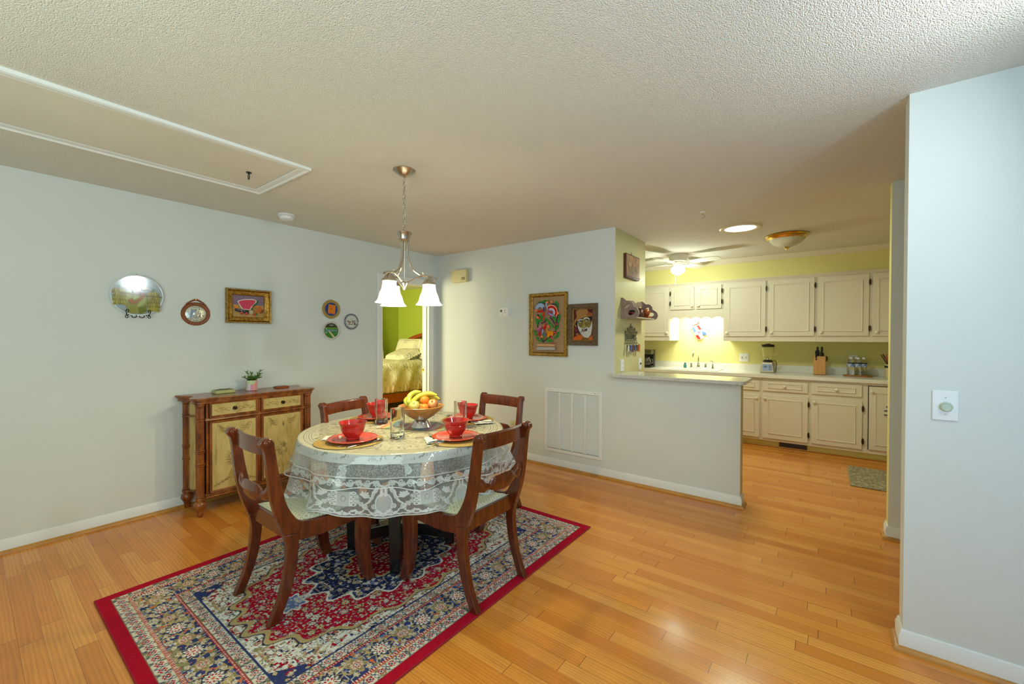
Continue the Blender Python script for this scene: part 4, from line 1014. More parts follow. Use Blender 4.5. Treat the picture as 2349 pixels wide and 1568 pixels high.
# ------------------------------------------------------------------ four dining chairs
def chairwood():
    m, t = newmat('chair_wood')
    co = t.coord()
    n = t.noise(t.mapping(co, (5, 5, 1.2)), 6.0, 5, .6); n2 = t.noise(t.mapping(co, (60, 60, 6)), 2.0, 3)
    c = t.ramp(t.math('ADD', t.math('MULTIPLY', n, .8), t.math('MULTIPLY', n2, .2)), [(.3, S(62, 22, 10)), (.52, S(98, 40, 14)), (.75, S(128, 62, 22))])
    t.done(t.bsdf(c, .26, spec=.5, coat=.5))
chairwood()
def seatcloth():
    m, t = newmat('seat_cloth')
    sx = t.n('ShaderNodeSeparateXYZ'); t.l(t.coord(), sx.inputs[0]); x, y = sx.outputs[0], sx.outputs[1]
    k = 1 / .042
    u = t.math('FRACT', t.math('ADD', t.math('MULTIPLY', t.math('ADD', x, t.math('MULTIPLY', y, .8)), k), 50)); v = t.math('FRACT', t.math('ADD', t.math('MULTIPLY', t.math('SUBTRACT', x, t.math('MULTIPLY', y, .8)), k), 50))
    du = t.math('ABSOLUTE', t.math('SUBTRACT', u, .5)); dv = t.math('ABSOLUTE', t.math('SUBTRACT', v, .5))
    line = t.math('MAXIMUM', t.math('GREATER_THAN', du, .465), t.math('GREATER_THAN', dv, .465))
    rad = t.math('SQRT', t.math('ADD', t.math('MULTIPLY', du, du), t.math('MULTIPLY', dv, dv)))
    nz = t.noise(t.coord(), 240, 3, .7)
    bud = t.math('MULTIPLY', t.math('LESS_THAN', rad, .2), t.math('GREATER_THAN', nz, .5))
    lf = t.math('MULTIPLY', t.math('LESS_THAN', rad, .27), t.math('LESS_THAN', nz, .40))
    c = t.mix(t.math('MULTIPLY', line, .6), S(222, 222, 192), S(120, 128, 80)); c = t.mix(t.math('MULTIPLY', lf, .7), c, S(106, 118, 68)); c = t.mix(t.math('MULTIPLY', bud, .75), c, S(166, 84, 78))
    t.done(t.bsdf(c, .85, spec=.2, normal=t.bump(t.noise(t.coord(), 500, 2), .2, .002)))
seatcloth()
s0 = 1.139
def P2(pts): return [(y - s0, z) for y, z in pts]
def sp2(pts, n=5): return [(a.x, a.y) for a in spline([(p[0], p[1], 0) for p in pts], n)]
REAR = sp2(P2([(.858, 0), (.91, .12), (.936, .241), (.943, .34), (.930, .41)])) + sp2(P2([(1.0, .40), (.999, .365), (.989, .252), (.962, .135), (.906, 0)]))
POST = sp2(P2([(.930, .41), (.900, .49), (.879, .57), (.864, .67), (.853, .778), (.844, .835), (.832, .852)])) + sp2(P2([(.832, .852), (.826, .868), (.836, .884), (.855, .890), (.874, .884), (.887, .866), (.890, .845)]))[1:] + sp2(P2([(.890, .845), (.902, .76), (.914, .684), (.937, .577), (.962, .516), (.99, .471), (1.01, .448)]))[1:] + P2([(1.0, .40)])
RAIL = sp2(P2([(.99, .472), (1.02, .452), (1.087, .441), (1.19, .438), (1.281, .446), (1.402, .456)])) + sp2(P2([(1.402, .372), (1.31, .368), (1.22, .360), (1.123, .354), (1.05, .358), (.97, .368)]))
FRONT = sp2(P2([(1.31, .37), (1.308, .28), (1.312, .19), (1.332, .08), (1.366, 0)])) + sp2(P2([(1.420, 0), (1.400, .07), (1.388, .15), (1.386, .239), (1.394, .34), (1.402, .456)])) + P2([(1.31, .447)])
def splay(sg, th, extra=0):
    """side-frame plate: posts stand a little closer together at the back than at the front"""
    def f(d, y, z):
        return (sg * (.198 + .030 * (y + .28) / .56) + d, y, z)
    return f
def make_chair():
    t = thing('dining_chair', '', 'chair', (0, 0, 0), (0, 0, 0), 'dining chairs around the table')
    for sg in (-1, 1):
        f = splay(sg, .03)
        M().prism(REAR, -.017, .017, 'yz', fn=f).build('leg', 'chair_wood', t, bevel=.004)
        M().prism(FRONT, -.018, .018, 'yz', fn=f).build('leg', 'chair_wood', t, bevel=.004)
        po = M(); po.prism(POST, -.017, .017, 'yz', fn=f); po.cyl(f(-.021, -.279, .868), f(.021, -.279, .868), .019, n=20); po.cyl(f(-.024, -.279, .868), f(.024, -.279, .868), .011, n=16)
        po.build('back_post', 'chair_wood', t, bevel=.004)
        M().prism(RAIL, -.0135, .0135, 'yz', fn=f).build('seat_rail', 'chair_wood', t, bevel=.003)
    M().box(-.19, -.187, .372, .19, -.160, .452).build('seat_rail', 'chair_wood', t, bevel=.003)
    M().box(-.215, .222, .374, .215, .248, .45).build('seat_rail', 'chair_wood', t, bevel=.003)
    def bow(fx, y0, amp):
        return y0 - amp * (1 - (fx / .185) ** 2)
    c = M(); n = 16; xs = [-.186 + .372 * k / n for k in range(n + 1)]
    prof = [(.0, .796), (.012, .800), (.016, .83), (.0145, .862), (.008, .877), (-.004, .880), (-.012, .872), (-.008, .84), (-.006, .80)]
    vs = []; m_ = len(prof)
    for x in xs: vs += [(x, bow(x, -.262, .022) + a - .0008 * 0, z) for a, z in prof]
    fs = [(i * m_ + j, i * m_ + (j + 1) % m_, (i + 1) * m_ + (j + 1) % m_, (i + 1) * m_ + j) for i in range(n) for j in range(m_)] + [tuple(range(m_)), tuple(reversed(range(n * m_, (n + 1) * m_)))]
    c.add(vs, fs); c.build('crest_rail', 'chair_wood', t, angle=50)
    s = M(); n = 40; xs = [-.188 + .376 * k / n for k in range(n + 1)]
    def ip(u, T):
        for (a, b), (c_, d) in zip(T, T[1:]):
            if u <= c_: k = (u - a) / (c_ - a); k = k * k * (3 - 2 * k); return b + (d - b) * k
        return T[-1][1]
    top = [(0, .648), (.35, .646), (.5, .634), (.56, .618), (.68, .624), (.85, .652), (1, .662)]; bot = [(0, .560), (.3, .564), (.5, .580), (.6, .588), (.75, .580), (1, .588)]
    vs = []
    for x in xs:
        u = abs(x) / .188; a, b = ip(u, top), ip(u, bot); y = bow(x, -.248, .022); th = .011; m = (a + b) / 2
        vs += [(x, y - th * .4, b), (x, y + th * .6, b + .006), (x, y + th, m), (x, y + th * .6, a - .006), (x, y - th * .4, a), (x, y - th, a - .01), (x, y - th * 1.25, m), (x, y - th, b + .01)]
    fs = [(i * 8 + j, i * 8 + (j + 1) % 8, (i + 1) * 8 + (j + 1) % 8, (i + 1) * 8 + j) for i in range(n) for j in range(8)] + [tuple(range(8)), tuple(reversed(range(n * 8, n * 8 + 8)))]
    s.add(vs, fs); s.build('splat', 'chair_wood', t, angle=50)
    q = M(); nx, ny = 20, 20; g = []
    for i in range(nx + 1):
        for j in range(ny + 1):
            u = -1 + 2 * i / nx; v = j / ny; y = -.165 + .415 * v; w = .180 + .030 * (y + .28) / .56
            e = max(0, 1 - abs(u) ** 5) * max(0, 1 - (abs(2 * v - 1)) ** 7)
            sw = .452 - .012 * sin(PI * min(1, max(0, v))) + (.02 * max(0, 1 - v / .16) ** 2)
            g.append((u * w, y, sw - .008 + .032 * e ** .5 - .010 * u * u))
    fs = [(i * (ny + 1) + j, (i + 1) * (ny + 1) + j, (i + 1) * (ny + 1) + j + 1, i * (ny + 1) + j + 1) for i in range(nx) for j in range(ny)]
    q.add(g, fs)
    bd = [i * (ny + 1) for i in range(nx + 1)] + [nx * (ny + 1) + j for j in range(1, ny + 1)] + [i * (ny + 1) + ny for i in range(nx - 1, -1, -1)] + [j for j in range(ny - 1, 0, -1)]
    base = len(q.v); q.v += [(q.v[k][0] * .98, q.v[k][1], .40) for k in bd]
    nb = len(bd)
    for i in range(nb): q.f.append([bd[i], bd[(i + 1) % nb], base + (i + 1) % nb, base + i]); q.mi.append(0); q.col.append(None)
    q.f.append([base + i for i in range(nb)]); q.mi.append(0); q.col.append(None)
    q.build('seat', 'seat_cloth', t, angle=70)
    return t
RUGT = .009
ch = make_chair(); ch.location = (-2.283, 1.139, RUGT); ch.rotation_euler = (0, 0, 0)
ch['label'] = 'mahogany dining chair nearest the sideboard, its back to the camera at left'
dup(ch, (-1.640, 1.735, RUGT), (0, 0, PI / 2), 'mahogany dining chair on the bar-counter side of the table, front right of the rug')
dup(ch, (-2.662, 1.825, RUGT), (0, 0, -PI / 2 + .22), 'mahogany dining chair tucked in on the far left, beyond the sideboard corner')
dup(ch, (-2.175, 2.455, RUGT), (0, 0, PI), 'mahogany dining chair at the far side of the table in front of the back wall')
# ------------------------------------------------------------------ dining table
TX, TY, TR, TT = -2.272, 1.815, .652, .757
mat('table_black', S(24, 20, 19), .22, coat=.4)
mat('table_top', S(140, 130, 106), .4, var=.06, vscale=5)
mat('steel_strip', S(190, 186, 174), .25, metal=.9)
t = thing('dining_table', 'round dining table on a black four-legged pedestal with a crossed stretcher', 'table', (TX, TY, RUGT))
M().lathe([(0, TT - .03 - RUGT), (TR - .012, TT - .03 - RUGT), (TR - .004, TT - .022 - RUGT), (TR - .004, TT - .006 - RUGT), (TR - .012, TT - RUGT), (0, TT - RUGT)], 96).build('tabletop', 'table_top', t)
lx, ly, hs = .056, -.075, .218
zt = TT - .031 - RUGT
M().box(lx - .26, ly - .26, zt - .06, lx + .26, ly + .26, zt).build('apron', 'table_black', t, bevel=.004)
for a in (-1, 1):
    for b in (-1, 1):
        T = Matrix.Translation((lx + a * hs, ly + b * hs, 0)) @ Matrix.Rotation(PI / 4, 4, 'Z')
        l = M(); vs = []
        for z, h in ((0, .028), (.2, .033), (zt - .06, .040)):
            for sx, sy in ((-1, -1), (1, -1), (1, 1), (-1, 1)): vs.append(T @ Vector((sx * h, sy * h, z)))
        fs = [(0, 3, 2, 1), (8, 9, 10, 11)] + [(i * 4 + j, i * 4 + (j + 1) % 4, (i + 1) * 4 + (j + 1) % 4, (i + 1) * 4 + j) for i in range(2) for j in range(4)]
        l.add(vs, fs); l.build('leg', 'table_black', t, bevel=.004)
for k, ang in enumerate((PI / 4, -PI / 4)):
    T = Matrix.Translation((lx, ly, 0)) @ Matrix.Rotation(ang, 4, 'Z'); L = hs * math.sqrt(2) - .02; n = 16
    up = [(-L + 2 * L * i / n, .105 + .05 * (1 - (1 - 2 * i / n) ** 2)) for i in range(n + 1)]; lo = [(-L + 2 * L * i / n, .04 + .045 * (1 - (1 - 2 * i / n) ** 2)) for i in range(n + 1)]
    s = M(); s.prism(up + lo[::-1], -.028, .028, 'xz', fn=lambda a, d, z: tuple(T @ Vector((a, d, z - .002 * k))))
    so = s.build('stretcher', 'table_black', t)
    s = M(); s.prism([(a, z + .0015) for a, z in up] + [(a, z - .0005) for a, z in up[::-1]], -.026, .026, 'xz', fn=lambda a, d, z: tuple(T @ Vector((a, d, z - .002 * k))))
    s.build('steel_strip', 'steel_strip', so)

# lace cloth: one sheet, the openwork decides where it is thread and where it is air
def sdline(px, pz, ax, az, bx, bz):
    dx, dz = bx - ax, bz - az; k = np.clip(((px - ax) * dx + (pz - az) * dz) / (dx * dx + dz * dz), 0, 1)
    return np.hypot(px - ax - dx * k, pz - az - dz * k)
def vnoise(x, y, seed=0):
    """value noise"""
    xi = np.floor(x).astype(int); yi = np.floor(y).astype(int); fx = x - xi; fy = y - yi
    def h(a, b):
        n = (a * 374761393 + b * 668265263 + seed * 974634) & 0x7fffffff
        n = ((n ^ (n >> 13)) * 1274126177) & 0x7fffffff
        return ((n ^ (n >> 16)) & 0xffff) / 65535.0
    fx = fx * fx * (3 - 2 * fx); fy = fy * fy * (3 - 2 * fy)
    return (h(xi, yi) * (1 - fx) + h(xi + 1, yi) * fx) * (1 - fy) + (h(xi, yi + 1) * (1 - fx) + h(xi + 1, yi + 1) * fx) * fy
def folds(th, d, amp):
    """radius and drop of a hanging cloth at angle th and hanging distance d"""
    f = sum(a * np.sin(k * th + p) for k, a, p in ((9, .55, .4), (14, .5, 1.9), (5, .35, 3.0), (21, .22, .7)))
    t = np.clip(d / .33, 0, 1)
    return amp * (f * .6 + .42) * t ** 1.1
def lace():
    nth = 1640; drop = .335
    top_r = np.concatenate([np.linspace(.02, .5, 110), np.linspace(.503, TR, 60)[0:]])
    hang = np.linspace(.0025, drop, 136)
    th = np.linspace(0, 2 * PI, nth, endpoint=False)
    s = np.concatenate([top_r, TR + hang])
    TH, SS = np.meshgrid(th, s, indexing='ij')
    D = np.clip(SS - TR, 0, None); on = SS <= TR
    rr_ = np.where(on, SS, TR + .006 * np.clip(D / .02, 0, 1) + folds(TH, D, .080) + .008 * np.clip(D / .33, 0, 1))
    sag = D * (1 - .075 * np.clip(D / .33, 0, 1) * (1 + .7 * np.sin(9 * TH + .4) + .5 * np.sin(14 * TH + 1.9)))
    Z = TT + .0025 - np.where(on, 0, sag) - np.where(on, 0, -.0)
    edge = np.clip((SS - (TR - .012)) / .012, 0, 1); Z = Z - np.where(on, .002 * edge ** 2, .002)
    X = TX + rr_ * np.cos(TH); Y = TY + rr_ * np.sin(TH)
    # pattern coordinates
    per = 2 * PI / 10; tt = ((TH + .21) % per) / per            # 0..1 within a repeat
    mx = np.abs(tt - .5) * 2 * (.41 / 2)                         # mirrored metres from the repeat centre (0..0.205)
    px = (tt - .5) * .41
    d = D
    A = np.zeros_like(D); V = np.full_like(D, .86)
    vn = vnoise(px * 400 + 40, d * 400, 3)
    # hanging bands
    net = .30 + .30 * (vnoise(px * 330 + 99, d * 330, 5) > .5)
    A = np.where(~on, .27, A)
    b1 = (~on) & (d < .03); ve = (np.abs(((px * 30 + 1.2 * np.sin(mx * 40) + d * 14 * np.sign(px)) % 1) - .5) < .40) | (vnoise(px * 18 + 7, d * 30, 6) > .62)
    A = np.where(b1, np.where(ve, .9, .35), A)
    A = np.where((~on) & (d >= .03) & (d < .047), .92, A); A = np.where((~on) & (np.abs(d - .0485) < .0012), .25, A)
    A = np.where((~on) & (d >= .05) & (d < .12), net, A)
    A = np.where((~on) & (np.abs(d - .1205) < .0032), .9, A)
    # scroll band .127-.172
    u = mx / .205; zz = (d - .15) / .024
    band = (~on) & (d >= .124) & (d < .175)
    wv = np.minimum(np.abs(zz - 1.0 * np.sin(u * 14)) * .5, 9); curl = np.zeros_like(D, bool)
    for cx in (.03, .075, .12, .17):
        for sz, cz in ((1, .142), (-1, .160)):
            r = np.hypot(mx - cx, d - cz); a = np.arctan2(d - cz, mx - cx); curl |= (np.abs(r - (.006 + .0017 * (a * sz + PI))) < .0034) & (r < .019)
    leafb = (np.abs(d - .150 - .012 * np.sin(mx * 70)) < .0062)
    A = np.where(band & (curl | leafb), .93, A)
    # big motif band
    big = (~on) & (d >= .172) & (d < .318)
    mo = np.zeros_like(D, bool); soft = np.zeros_like(D, bool); hole = np.zeros_like(D, bool)
    # panel with oval in the middle
    pan = (mx < .034) & (d > .195) & (d < .275); mo |= pan & ((mx > .029)); soft |= pan
    ov = np.hypot(mx / .011, (d - .232) / .014); hole |= (np.abs(ov - 1) < .13)
    for k in range(4):
        cz = .203 + .021 * k; e = np.hypot((mx - .047) / .016, (d - cz) / .0095); mo |= (e < 1) & (mx > .034); hole |= np.hypot((mx - .048) / .006, (d - cz) / .0035) < 1
    for k, (cx, cz) in enumerate(((.066, .222), (.068, .25))): e = np.hypot((mx - cx) / .0105, (d - cz) / .0125); mo |= (e < 1); hole |= np.abs(e - .62) < .1
    # bars
    for k in range(4): mo |= sdline(mx, d, .074 + .0065 * k, .252, .079 + .0065 * k, .274) < .0024
    # spiral
    r = np.hypot(mx - .108, d - .278); a = np.arctan2(d - .278, mx - .108); mo |= (r < .0165); hole |= (np.abs(r - (.0035 + .0021 * (a + PI))) < .0011) & (r < .0155)
    # sash running up from the spiral
    pts = [(.112, .262), (.13, .25), (.147, .225), (.155, .198), (.168, .18)]
    for (ax, az), (bx, bz), w in zip(pts, pts[1:], (.0045, .006, .008, .010)): mo |= sdline(mx, d, ax, az, bx, bz) < w
    for k in range(7): hole |= sdline(mx, d, .139 + .004 * k, .236 - .0085 * k, .149 + .004 * k, .233 - .0085 * k) < .0009
    # leaf burst left of the sash
    lx_, lz_ = .105, .222
    for k in range(6):
        an = -2.5 + k * .52; L = .028 + .006 * (k % 2); mo |= sdline(mx, d, lx_, lz_, lx_ + L * cos(an) * .9, lz_ + L * sin(an) * .8) < (.0062 - .0004 * k)
    mo |= np.hypot((mx - .11) / .016, (d - .218) / .012) < 1
    # vase at the outer side
    soft |= (np.hypot((mx - .205) / .04, (d - .255) / .055) < 1); e = np.hypot((mx - .205) / .04, (d - .255) / .055); mo |= np.abs(e - 1) < .07
    mo |= (np.abs(mx - .195) < .006 + (d - .18) * .0) & (d < .215) & (mx > .185)
    mo |= (np.hypot(mx - .158, d - .272) < .0085); hole |= np.abs(np.hypot(mx - .158, d - .272) - .0052) < .0011; mo |= np.abs(np.hypot(mx - .158, d - .272) - .0115) < .0022
    for k in range(3): mo |= np.hypot((mx - .176) / .013, (d - .292 - .011 * k) / .0042) < 1
    A = np.where(big & soft, .62, A); A = np.where(big & mo, .93, A); A = np.where(big & hole & (mo | soft), .28, A)
    # base leaves and hem
    bl = (~on) & (d >= .288) & (d < .327)
    st = .302 + .008 * np.sign(np.sin(mx * 95)) * (np.abs(np.sin(mx * 95)) > .35) + .006 * np.sin(mx * 40)
    lob = (np.abs(d - st) < .0062) | (np.abs(d - .3185 - .002 * np.sin(mx * 160)) < .0035)
    for cx in (.008, .062, .192): lob |= np.hypot(mx - cx, d - .310) < .0065
    A = np.where(bl & lob, .93, A)
    A = np.where((~on) & (d > .326), .93, A); A = np.where((~on) & (np.abs(d - .3275) < .0011), .35, A)
    # top: dense lace with outlined leaves
    gx, gy = SS * np.cos(TH), SS * np.sin(TH)
    c1 = np.abs(vnoise(gx * 26 + 9, gy * 26, 11) - .5); c2 = np.abs(vnoise(gx * 34 + 3, gy * 34 + 7, 23) - .45); c3 = np.abs(vnoise(gx * 60 + 3, gy * 60 + 7, 31) - .5)
    ln = (c1 < .035) | (c2 < .03) | ((c3 < .05) & (vnoise(gx * 9, gy * 9, 2) > .6))
    A = np.where(on, np.where(ln & (SS < .57), .32, .95), A)
    for rr2 in (.575, .59, .604, .618): A = np.where(on & (np.abs(SS - rr2) < .0018), .35, A)
    solid = on & ~(ln)
    A = np.where(on & (vnoise(gx * 6 + 50, gy * 6, 8) > .66) & (SS < .56), np.minimum(A, .75), A)
    colr = np.empty(D.shape + (3,), np.float32); base = np.array(S(236, 238, 234)[:3]); topc = np.array(S(238, 232, 208)[:3])
    colr[:] = base; colr[on] = topc
    o = gridmesh('lace_tablecloth', X, Y, Z, 'lace', colr, True, alpha=A)
    return o
def lacemat():
    m, t = newmat('lace')
    a = t.n('ShaderNodeAttribute', attribute_name='pigment')
    b = t.bsdf(a.outputs['Color'], .8, spec=.2)
    tl = t.n('ShaderNodeBsdfTranslucent'); t.l(a.outputs['Color'], tl.inputs[0])
    mx = t.n('ShaderNodeMixShader'); mx.inputs[0].default_value = .22; t.l(b.outputs[0], mx.inputs[1]); t.l(tl.outputs[0], mx.inputs[2])
    tr = t.n('ShaderNodeBsdfTransparent'); m2 = t.n('ShaderNodeMixShader'); t.l(a.outputs['Alpha'], m2.inputs[0]); t.l(tr.outputs[0], m2.inputs[1]); t.l(mx.outputs[0], m2.inputs[2])
    t.done(m2.outputs[0])
lacemat()
tag(lace(), 'white lace tablecloth hanging in folds over the round table', 'tablecloth')

def vinyl():
    m, t = newmat('vinyl')
    lw = t.n('ShaderNodeLayerWeight'); lw.inputs[0].default_value = .35
    g = t.n('ShaderNodeBsdfGlossy'); g.inputs['Roughness'].default_value = .07; g.inputs['Color'].default_value = (1, 1, 1, 1)
    nb = t.bump(t.noise(t.coord(), 9, 3, .6), .35, .02); t.l(nb, g.inputs['Normal'])
    tr = t.n('ShaderNodeBsdfTransparent'); tr.inputs[0].default_value = (.95, .97, .97, 1)
    f = t.math('ADD', .035, t.math('MULTIPLY', lw.outputs['Facing'], .17))
    mx = t.n('ShaderNodeMixShader'); t.l(f, mx.inputs[0]); t.l(tr.outputs[0], mx.inputs[1]); t.l(g.outputs[0], mx.inputs[2])
    t.done(mx.outputs[0])
vinyl()
mat('vinyl_hem', S(226, 230, 232), .3, spec=.5)
nth = 420; th = np.linspace(0, 2 * PI, nth, endpoint=False); VD = .172
s_ = np.concatenate([np.linspace(.02, TR, 20), TR + np.linspace(.004, VD, 26)])
TH, SS = np.meshgrid(th, s_, indexing='ij'); D = np.clip(SS - TR, 0, None); on = SS <= TR
vf = lambda d: folds(TH, D, .080) + .012 * np.clip(D / .05, 0, 1) + (.022 * np.sin(11 * TH + 2) + .012 * np.sin(19 * TH)) * np.clip(D / VD, 0, 1) + .012 * np.clip(D / VD, 0, 1)
rr_ = np.where(on, SS, TR + .004 + vf(D)); Z = TT + .0044 - np.where(on, 0, D * .985)
pc = gridmesh('vinyl_table_cover', TX + rr_ * np.cos(TH), TY + rr_ * np.sin(TH), Z, 'vinyl', None, True)
tag(pc, 'clear glossy vinyl cover lying over the lace tablecloth', 'table cover')
hm = M(); ed = [(float(TX + rr_[i, -1] * np.cos(TH[i, -1])), float(TY + rr_[i, -1] * np.sin(TH[i, -1])), float(Z[i, -1])) for i in range(0, nth)]
hm.tube(ed, .0026, 6, closed=True); hm.build('hem', 'vinyl_hem', pc)
TS = TT + .005                               # everything on the table stands here

# place settings
def woven(nm, c1, c2):
    m, t = newmat(nm)
    sx = t.n('ShaderNodeSeparateXYZ'); t.l(t.coord(), sx.inputs[0])
    r = t.math('SQRT', t.math('ADD', t.math('MULTIPLY', sx.outputs[0], sx.outputs[0]), t.math('MULTIPLY', sx.outputs[1], sx.outputs[1])))
    w = t.math('ADD', .5, t.math('MULTIPLY', t.math('SINE', t.math('MULTIPLY', r, 900)), .5))
    c = t.mix(w, c1, c2)
    t.done(t.bsdf(c, .6, normal=t.bump(w, .7, .002)))
woven('placemat', S(150, 122, 56), S(204, 172, 96))
def glaze(nm, c0, c1):
    m, t = newmat(nm)
    sx = t.n('ShaderNodeSeparateXYZ'); t.l(t.coord(), sx.inputs[0])
    n = t.noise(t.coord(), 14, 3)
    t.done(t.bsdf(t.mix(n, c0, c1), .12, spec=.5, coat=.35))
glaze('red_glaze', S(168, 22, 28), S(196, 46, 36)); glaze('coral_glaze', S(212, 74, 56), S(222, 92, 66))
def tableglass():
    m, t = newmat('tumbler_glass')
    b = t.bsdf((.97, 1, .98, 1), .02, spec=.5); b.inputs['Transmission Weight'].default_value = 1; b.inputs['IOR'].default_value = 1.46
    t.done(b)
tableglass()
mat('cutlery', S(214, 214, 210), .16, metal=1.0)
mat('napkin', S(236, 234, 226), .85)
PS = [(-2.215, 1.385), (-1.785, 1.800), (-2.690, 1.885), (-2.120, 2.260)]
wh = ['the near left setting, before the chair by the sideboard', 'the near right setting, before the bar-side chair', 'the far left setting', 'the far right setting, before the back-wall chair']
wh2 = ['nearest the sideboard chair', 'nearest the bar-side chair', 'at the far left behind two glasses', 'at the far right behind a glass']
pm = tag(M().lathe([(0, 0), (.19, 0), (.192, .0015), (.19, .003), (0, .003)], 64).build('placemat', 'placemat'), '', 'placemat', 'woven placemats')
DP = [(0, .002), (.05, 0), (.085, 0), (.088, .002), (.095, .006), (.138, .016), (.140, .0185), (.136, .021), (.112, .0165), (.093, .0105), (.088, .0085), (0, .0075)]
pl = tag(M().lathe(DP, 72).build('dinner_plate', 'coral_glaze', angle=60), '', 'plate', 'coral dinner plates')
BW_ = [(0, .002), (.034, 0), (.038, .001), (.040, .008), (.037, .012), (.048, .026), (.060, .044), (.066, .062), (.0655, .063), (.067, .066), (.0663, .068), (.0685, .072), (.0675, .0745), (.070, .079), (.078, .099), (.0785, .102), (.0755, .102), (.066, .078), (.056, .046), (.044, .028), (.02, .018), (0, .017)]
bw = tag(M().lathe(BW_, 72).build('soup_bowl', 'red_glaze', angle=50), '', 'bowl', 'red soup bowls')
for i, (x, y) in enumerate(PS):
    dx, dy = (TX - x) * .06, (TY - y) * .06
    for src, z, lb in ((pm, TS, 'round woven straw placemat under ' + wh[i]), (pl, TS + .0035, 'coral-red dinner plate %s' % wh2[i]), (bw, TS + .0122, 'deep red ribbed soup bowl on the plate %s' % wh2[i])):
        o = src if i == 0 else src.copy()
        if i: COL.objects.link(o)
        ox, oy = ((0, 0) if src is not pm else ((-.06, -.03), (.05, .02), (0.0, -.02), (-.03, .03))[i])
        o.location = (x + ox * .35, y + oy * .35, z); o['label'] = lb
# tumblers
def tumbler(lb, x, y):
    g = M(); n = 48
    out_ = [(0, .002), (.038, 0), (.041, .003), (.0425, .01), (.0425, .06), (.0425, .12), (.0428, .17), (.0425, .176)]; inn = [(.0395, .176), (.0385, .168), (.038, .12), (.037, .05), (.034, .03), (.02, .026), (0, .025)]
    g.lathe(out_ + inn, n, lobes=8, lobe_amp=.028)
    o = g.build('tumbler', 'tumbler_glass', None, (x, y, TS + .0004), angle=60); tag(o, lb, 'glass', 'faceted tumblers'); return o
tumbler('tall clear faceted tumbler nearest the camera, left of the fruit bowl', -2.09, 1.605); tumbler('tall clear faceted tumbler beside the far left bowl', -2.50, 1.785); tumbler('tall clear faceted tumbler behind the near right bowl', -1.985, 2.045)
# cutlery
def utensil(kind, lb, p, q, z=0.0):
    p = Vector((p[0], p[1])); q = Vector((q[0], q[1])); a = math.atan2(q.y - p.y, q.x - p.x); L = (q - p).length
    m = M()
    def strip(pts):   # (x, half width, z)
        vs = []; n = len(pts)
        for x, w, zz_ in pts: vs += [(x, -w, zz_), (x, w, zz_), (x, w * .8, zz_ + .0022), (x, -w * .8, zz_ + .0022)]
        m.add(vs, [(i * 4 + j, i * 4 + (j + 1) % 4, i * 4 + 4 + (j + 1) % 4, i * 4 + 4 + j) for i in range(n - 1) for j in range(4)] + [(0, 1, 2, 3), tuple(range(n * 4 - 1, n * 4 - 5, -1))])
    H_ = [(0, .003, .0005), (.01, .0085, .001), (.03, .0088, .002), (L * .4, .005, .004), (L * .55, .0038, .005)]
    if kind == 'knife': strip(H_[:4] + [(L * .5, .0075, .003), (L * .54, .008, .002), (L * .92, .0085, .001), (L, .002, .0008)])
    elif kind == 'spoon':
        strip(H_ + [(L * .72, .004, .006)]); vs = []
        cx, rx, ry = L * .86, L * .145, .021; T = Matrix.Translation((cx, 0, .0065)) @ Matrix.Diagonal((rx, ry, .007, 1))
        m.lathe([(0, -1), (.6, -.8), (.9, -.35), (1, 0), (.95, .02), (.82, -.3), (.5, -.66), (0, -.82)], 28, mtx=T)
    else:
        strip(H_ + [(L * .66, .004, .006), (L * .72, .011, .003), (L * .78, .0125, .001)])
        for k in range(4):
            y_ = -.0105 + k * .007; m.tube([(L * .77, y_, .0018), (L * .88, y_, .0006), (L, y_ * .95, .004)], [.0026, .002, .0012], 6)
    o = m.build(kind, 'cutlery', None, (p.x, p.y, TS + z + .0006), (0, 0, a), angle=60); tag(o, lb, kind if kind != 'spoon' else 'spoon', 'cutlery')
    return o
utensil('knife', 'silver knife on the near left placemat', (-2.155, 1.255), (-2.085, 1.475), .004)
utensil('spoon', 'silver spoon beside the knife on the near left placemat', (-2.09, 1.265), (-2.10, 1.505), .004)
utensil('fork', 'silver fork on the white napkin by the near right plate', (-1.735, 1.605), (-1.955, 1.745), .011)
utensil('spoon', 'silver spoon right of the near right plate', (-1.62, 1.87), (-1.685, 1.985), .004)
utensil('spoon', 'silver spoon left of the far right plate', (-2.19, 2.385), (-2.34, 2.245), .004)
utensil('fork', 'silver fork on the napkin by the far right plate', (-1.895, 2.285), (-2.0, 2.165), .011)
utensil('knife', 'silver knife left of the far left plate', (-2.80, 1.705), (-2.60, 1.725), .004)
utensil('spoon', 'silver spoon left of the far left plate', (-2.78, 1.745), (-2.63, 1.765), .004)
def napkin(lb, x, y, rz, w=.075, h=.05):
    n = M(); nx, ny = 14, 10
    for lay in range(2):
        vs = [((-w + 2 * w * i / nx) * (1 - .12 * lay), (-h + 2 * h * j / ny) + .006 * lay, .001 + .0035 * lay + .003 * abs(sin(i * .7 + j * .4 + lay)) + (.009 * (1 - abs(2 * j / ny - 1)) if lay and i > nx * .6 else 0)) for i in range(nx + 1) for j in range(ny + 1)]
        n.add(vs, [(i * (ny + 1) + j, (i + 1) * (ny + 1) + j, (i + 1) * (ny + 1) + j + 1, i * (ny + 1) + j + 1) for i in range(nx) for j in range(ny)])
    o = n.build('napkin', 'napkin', None, (x, y, TS + .0036), (0, 0, rz), solid=.001, fix=False); tag(o, lb, 'napkin', 'paper napkins'); return o
napkin('folded white napkin under the fork by the near right plate', -1.845, 1.68, -.6); napkin('folded white napkin under the fork by the far right plate', -1.955, 2.245, 1.0, .07, .045); napkin('white napkin edge peeping out under the near left plate', -2.345, 1.335, .8, .06, .045)

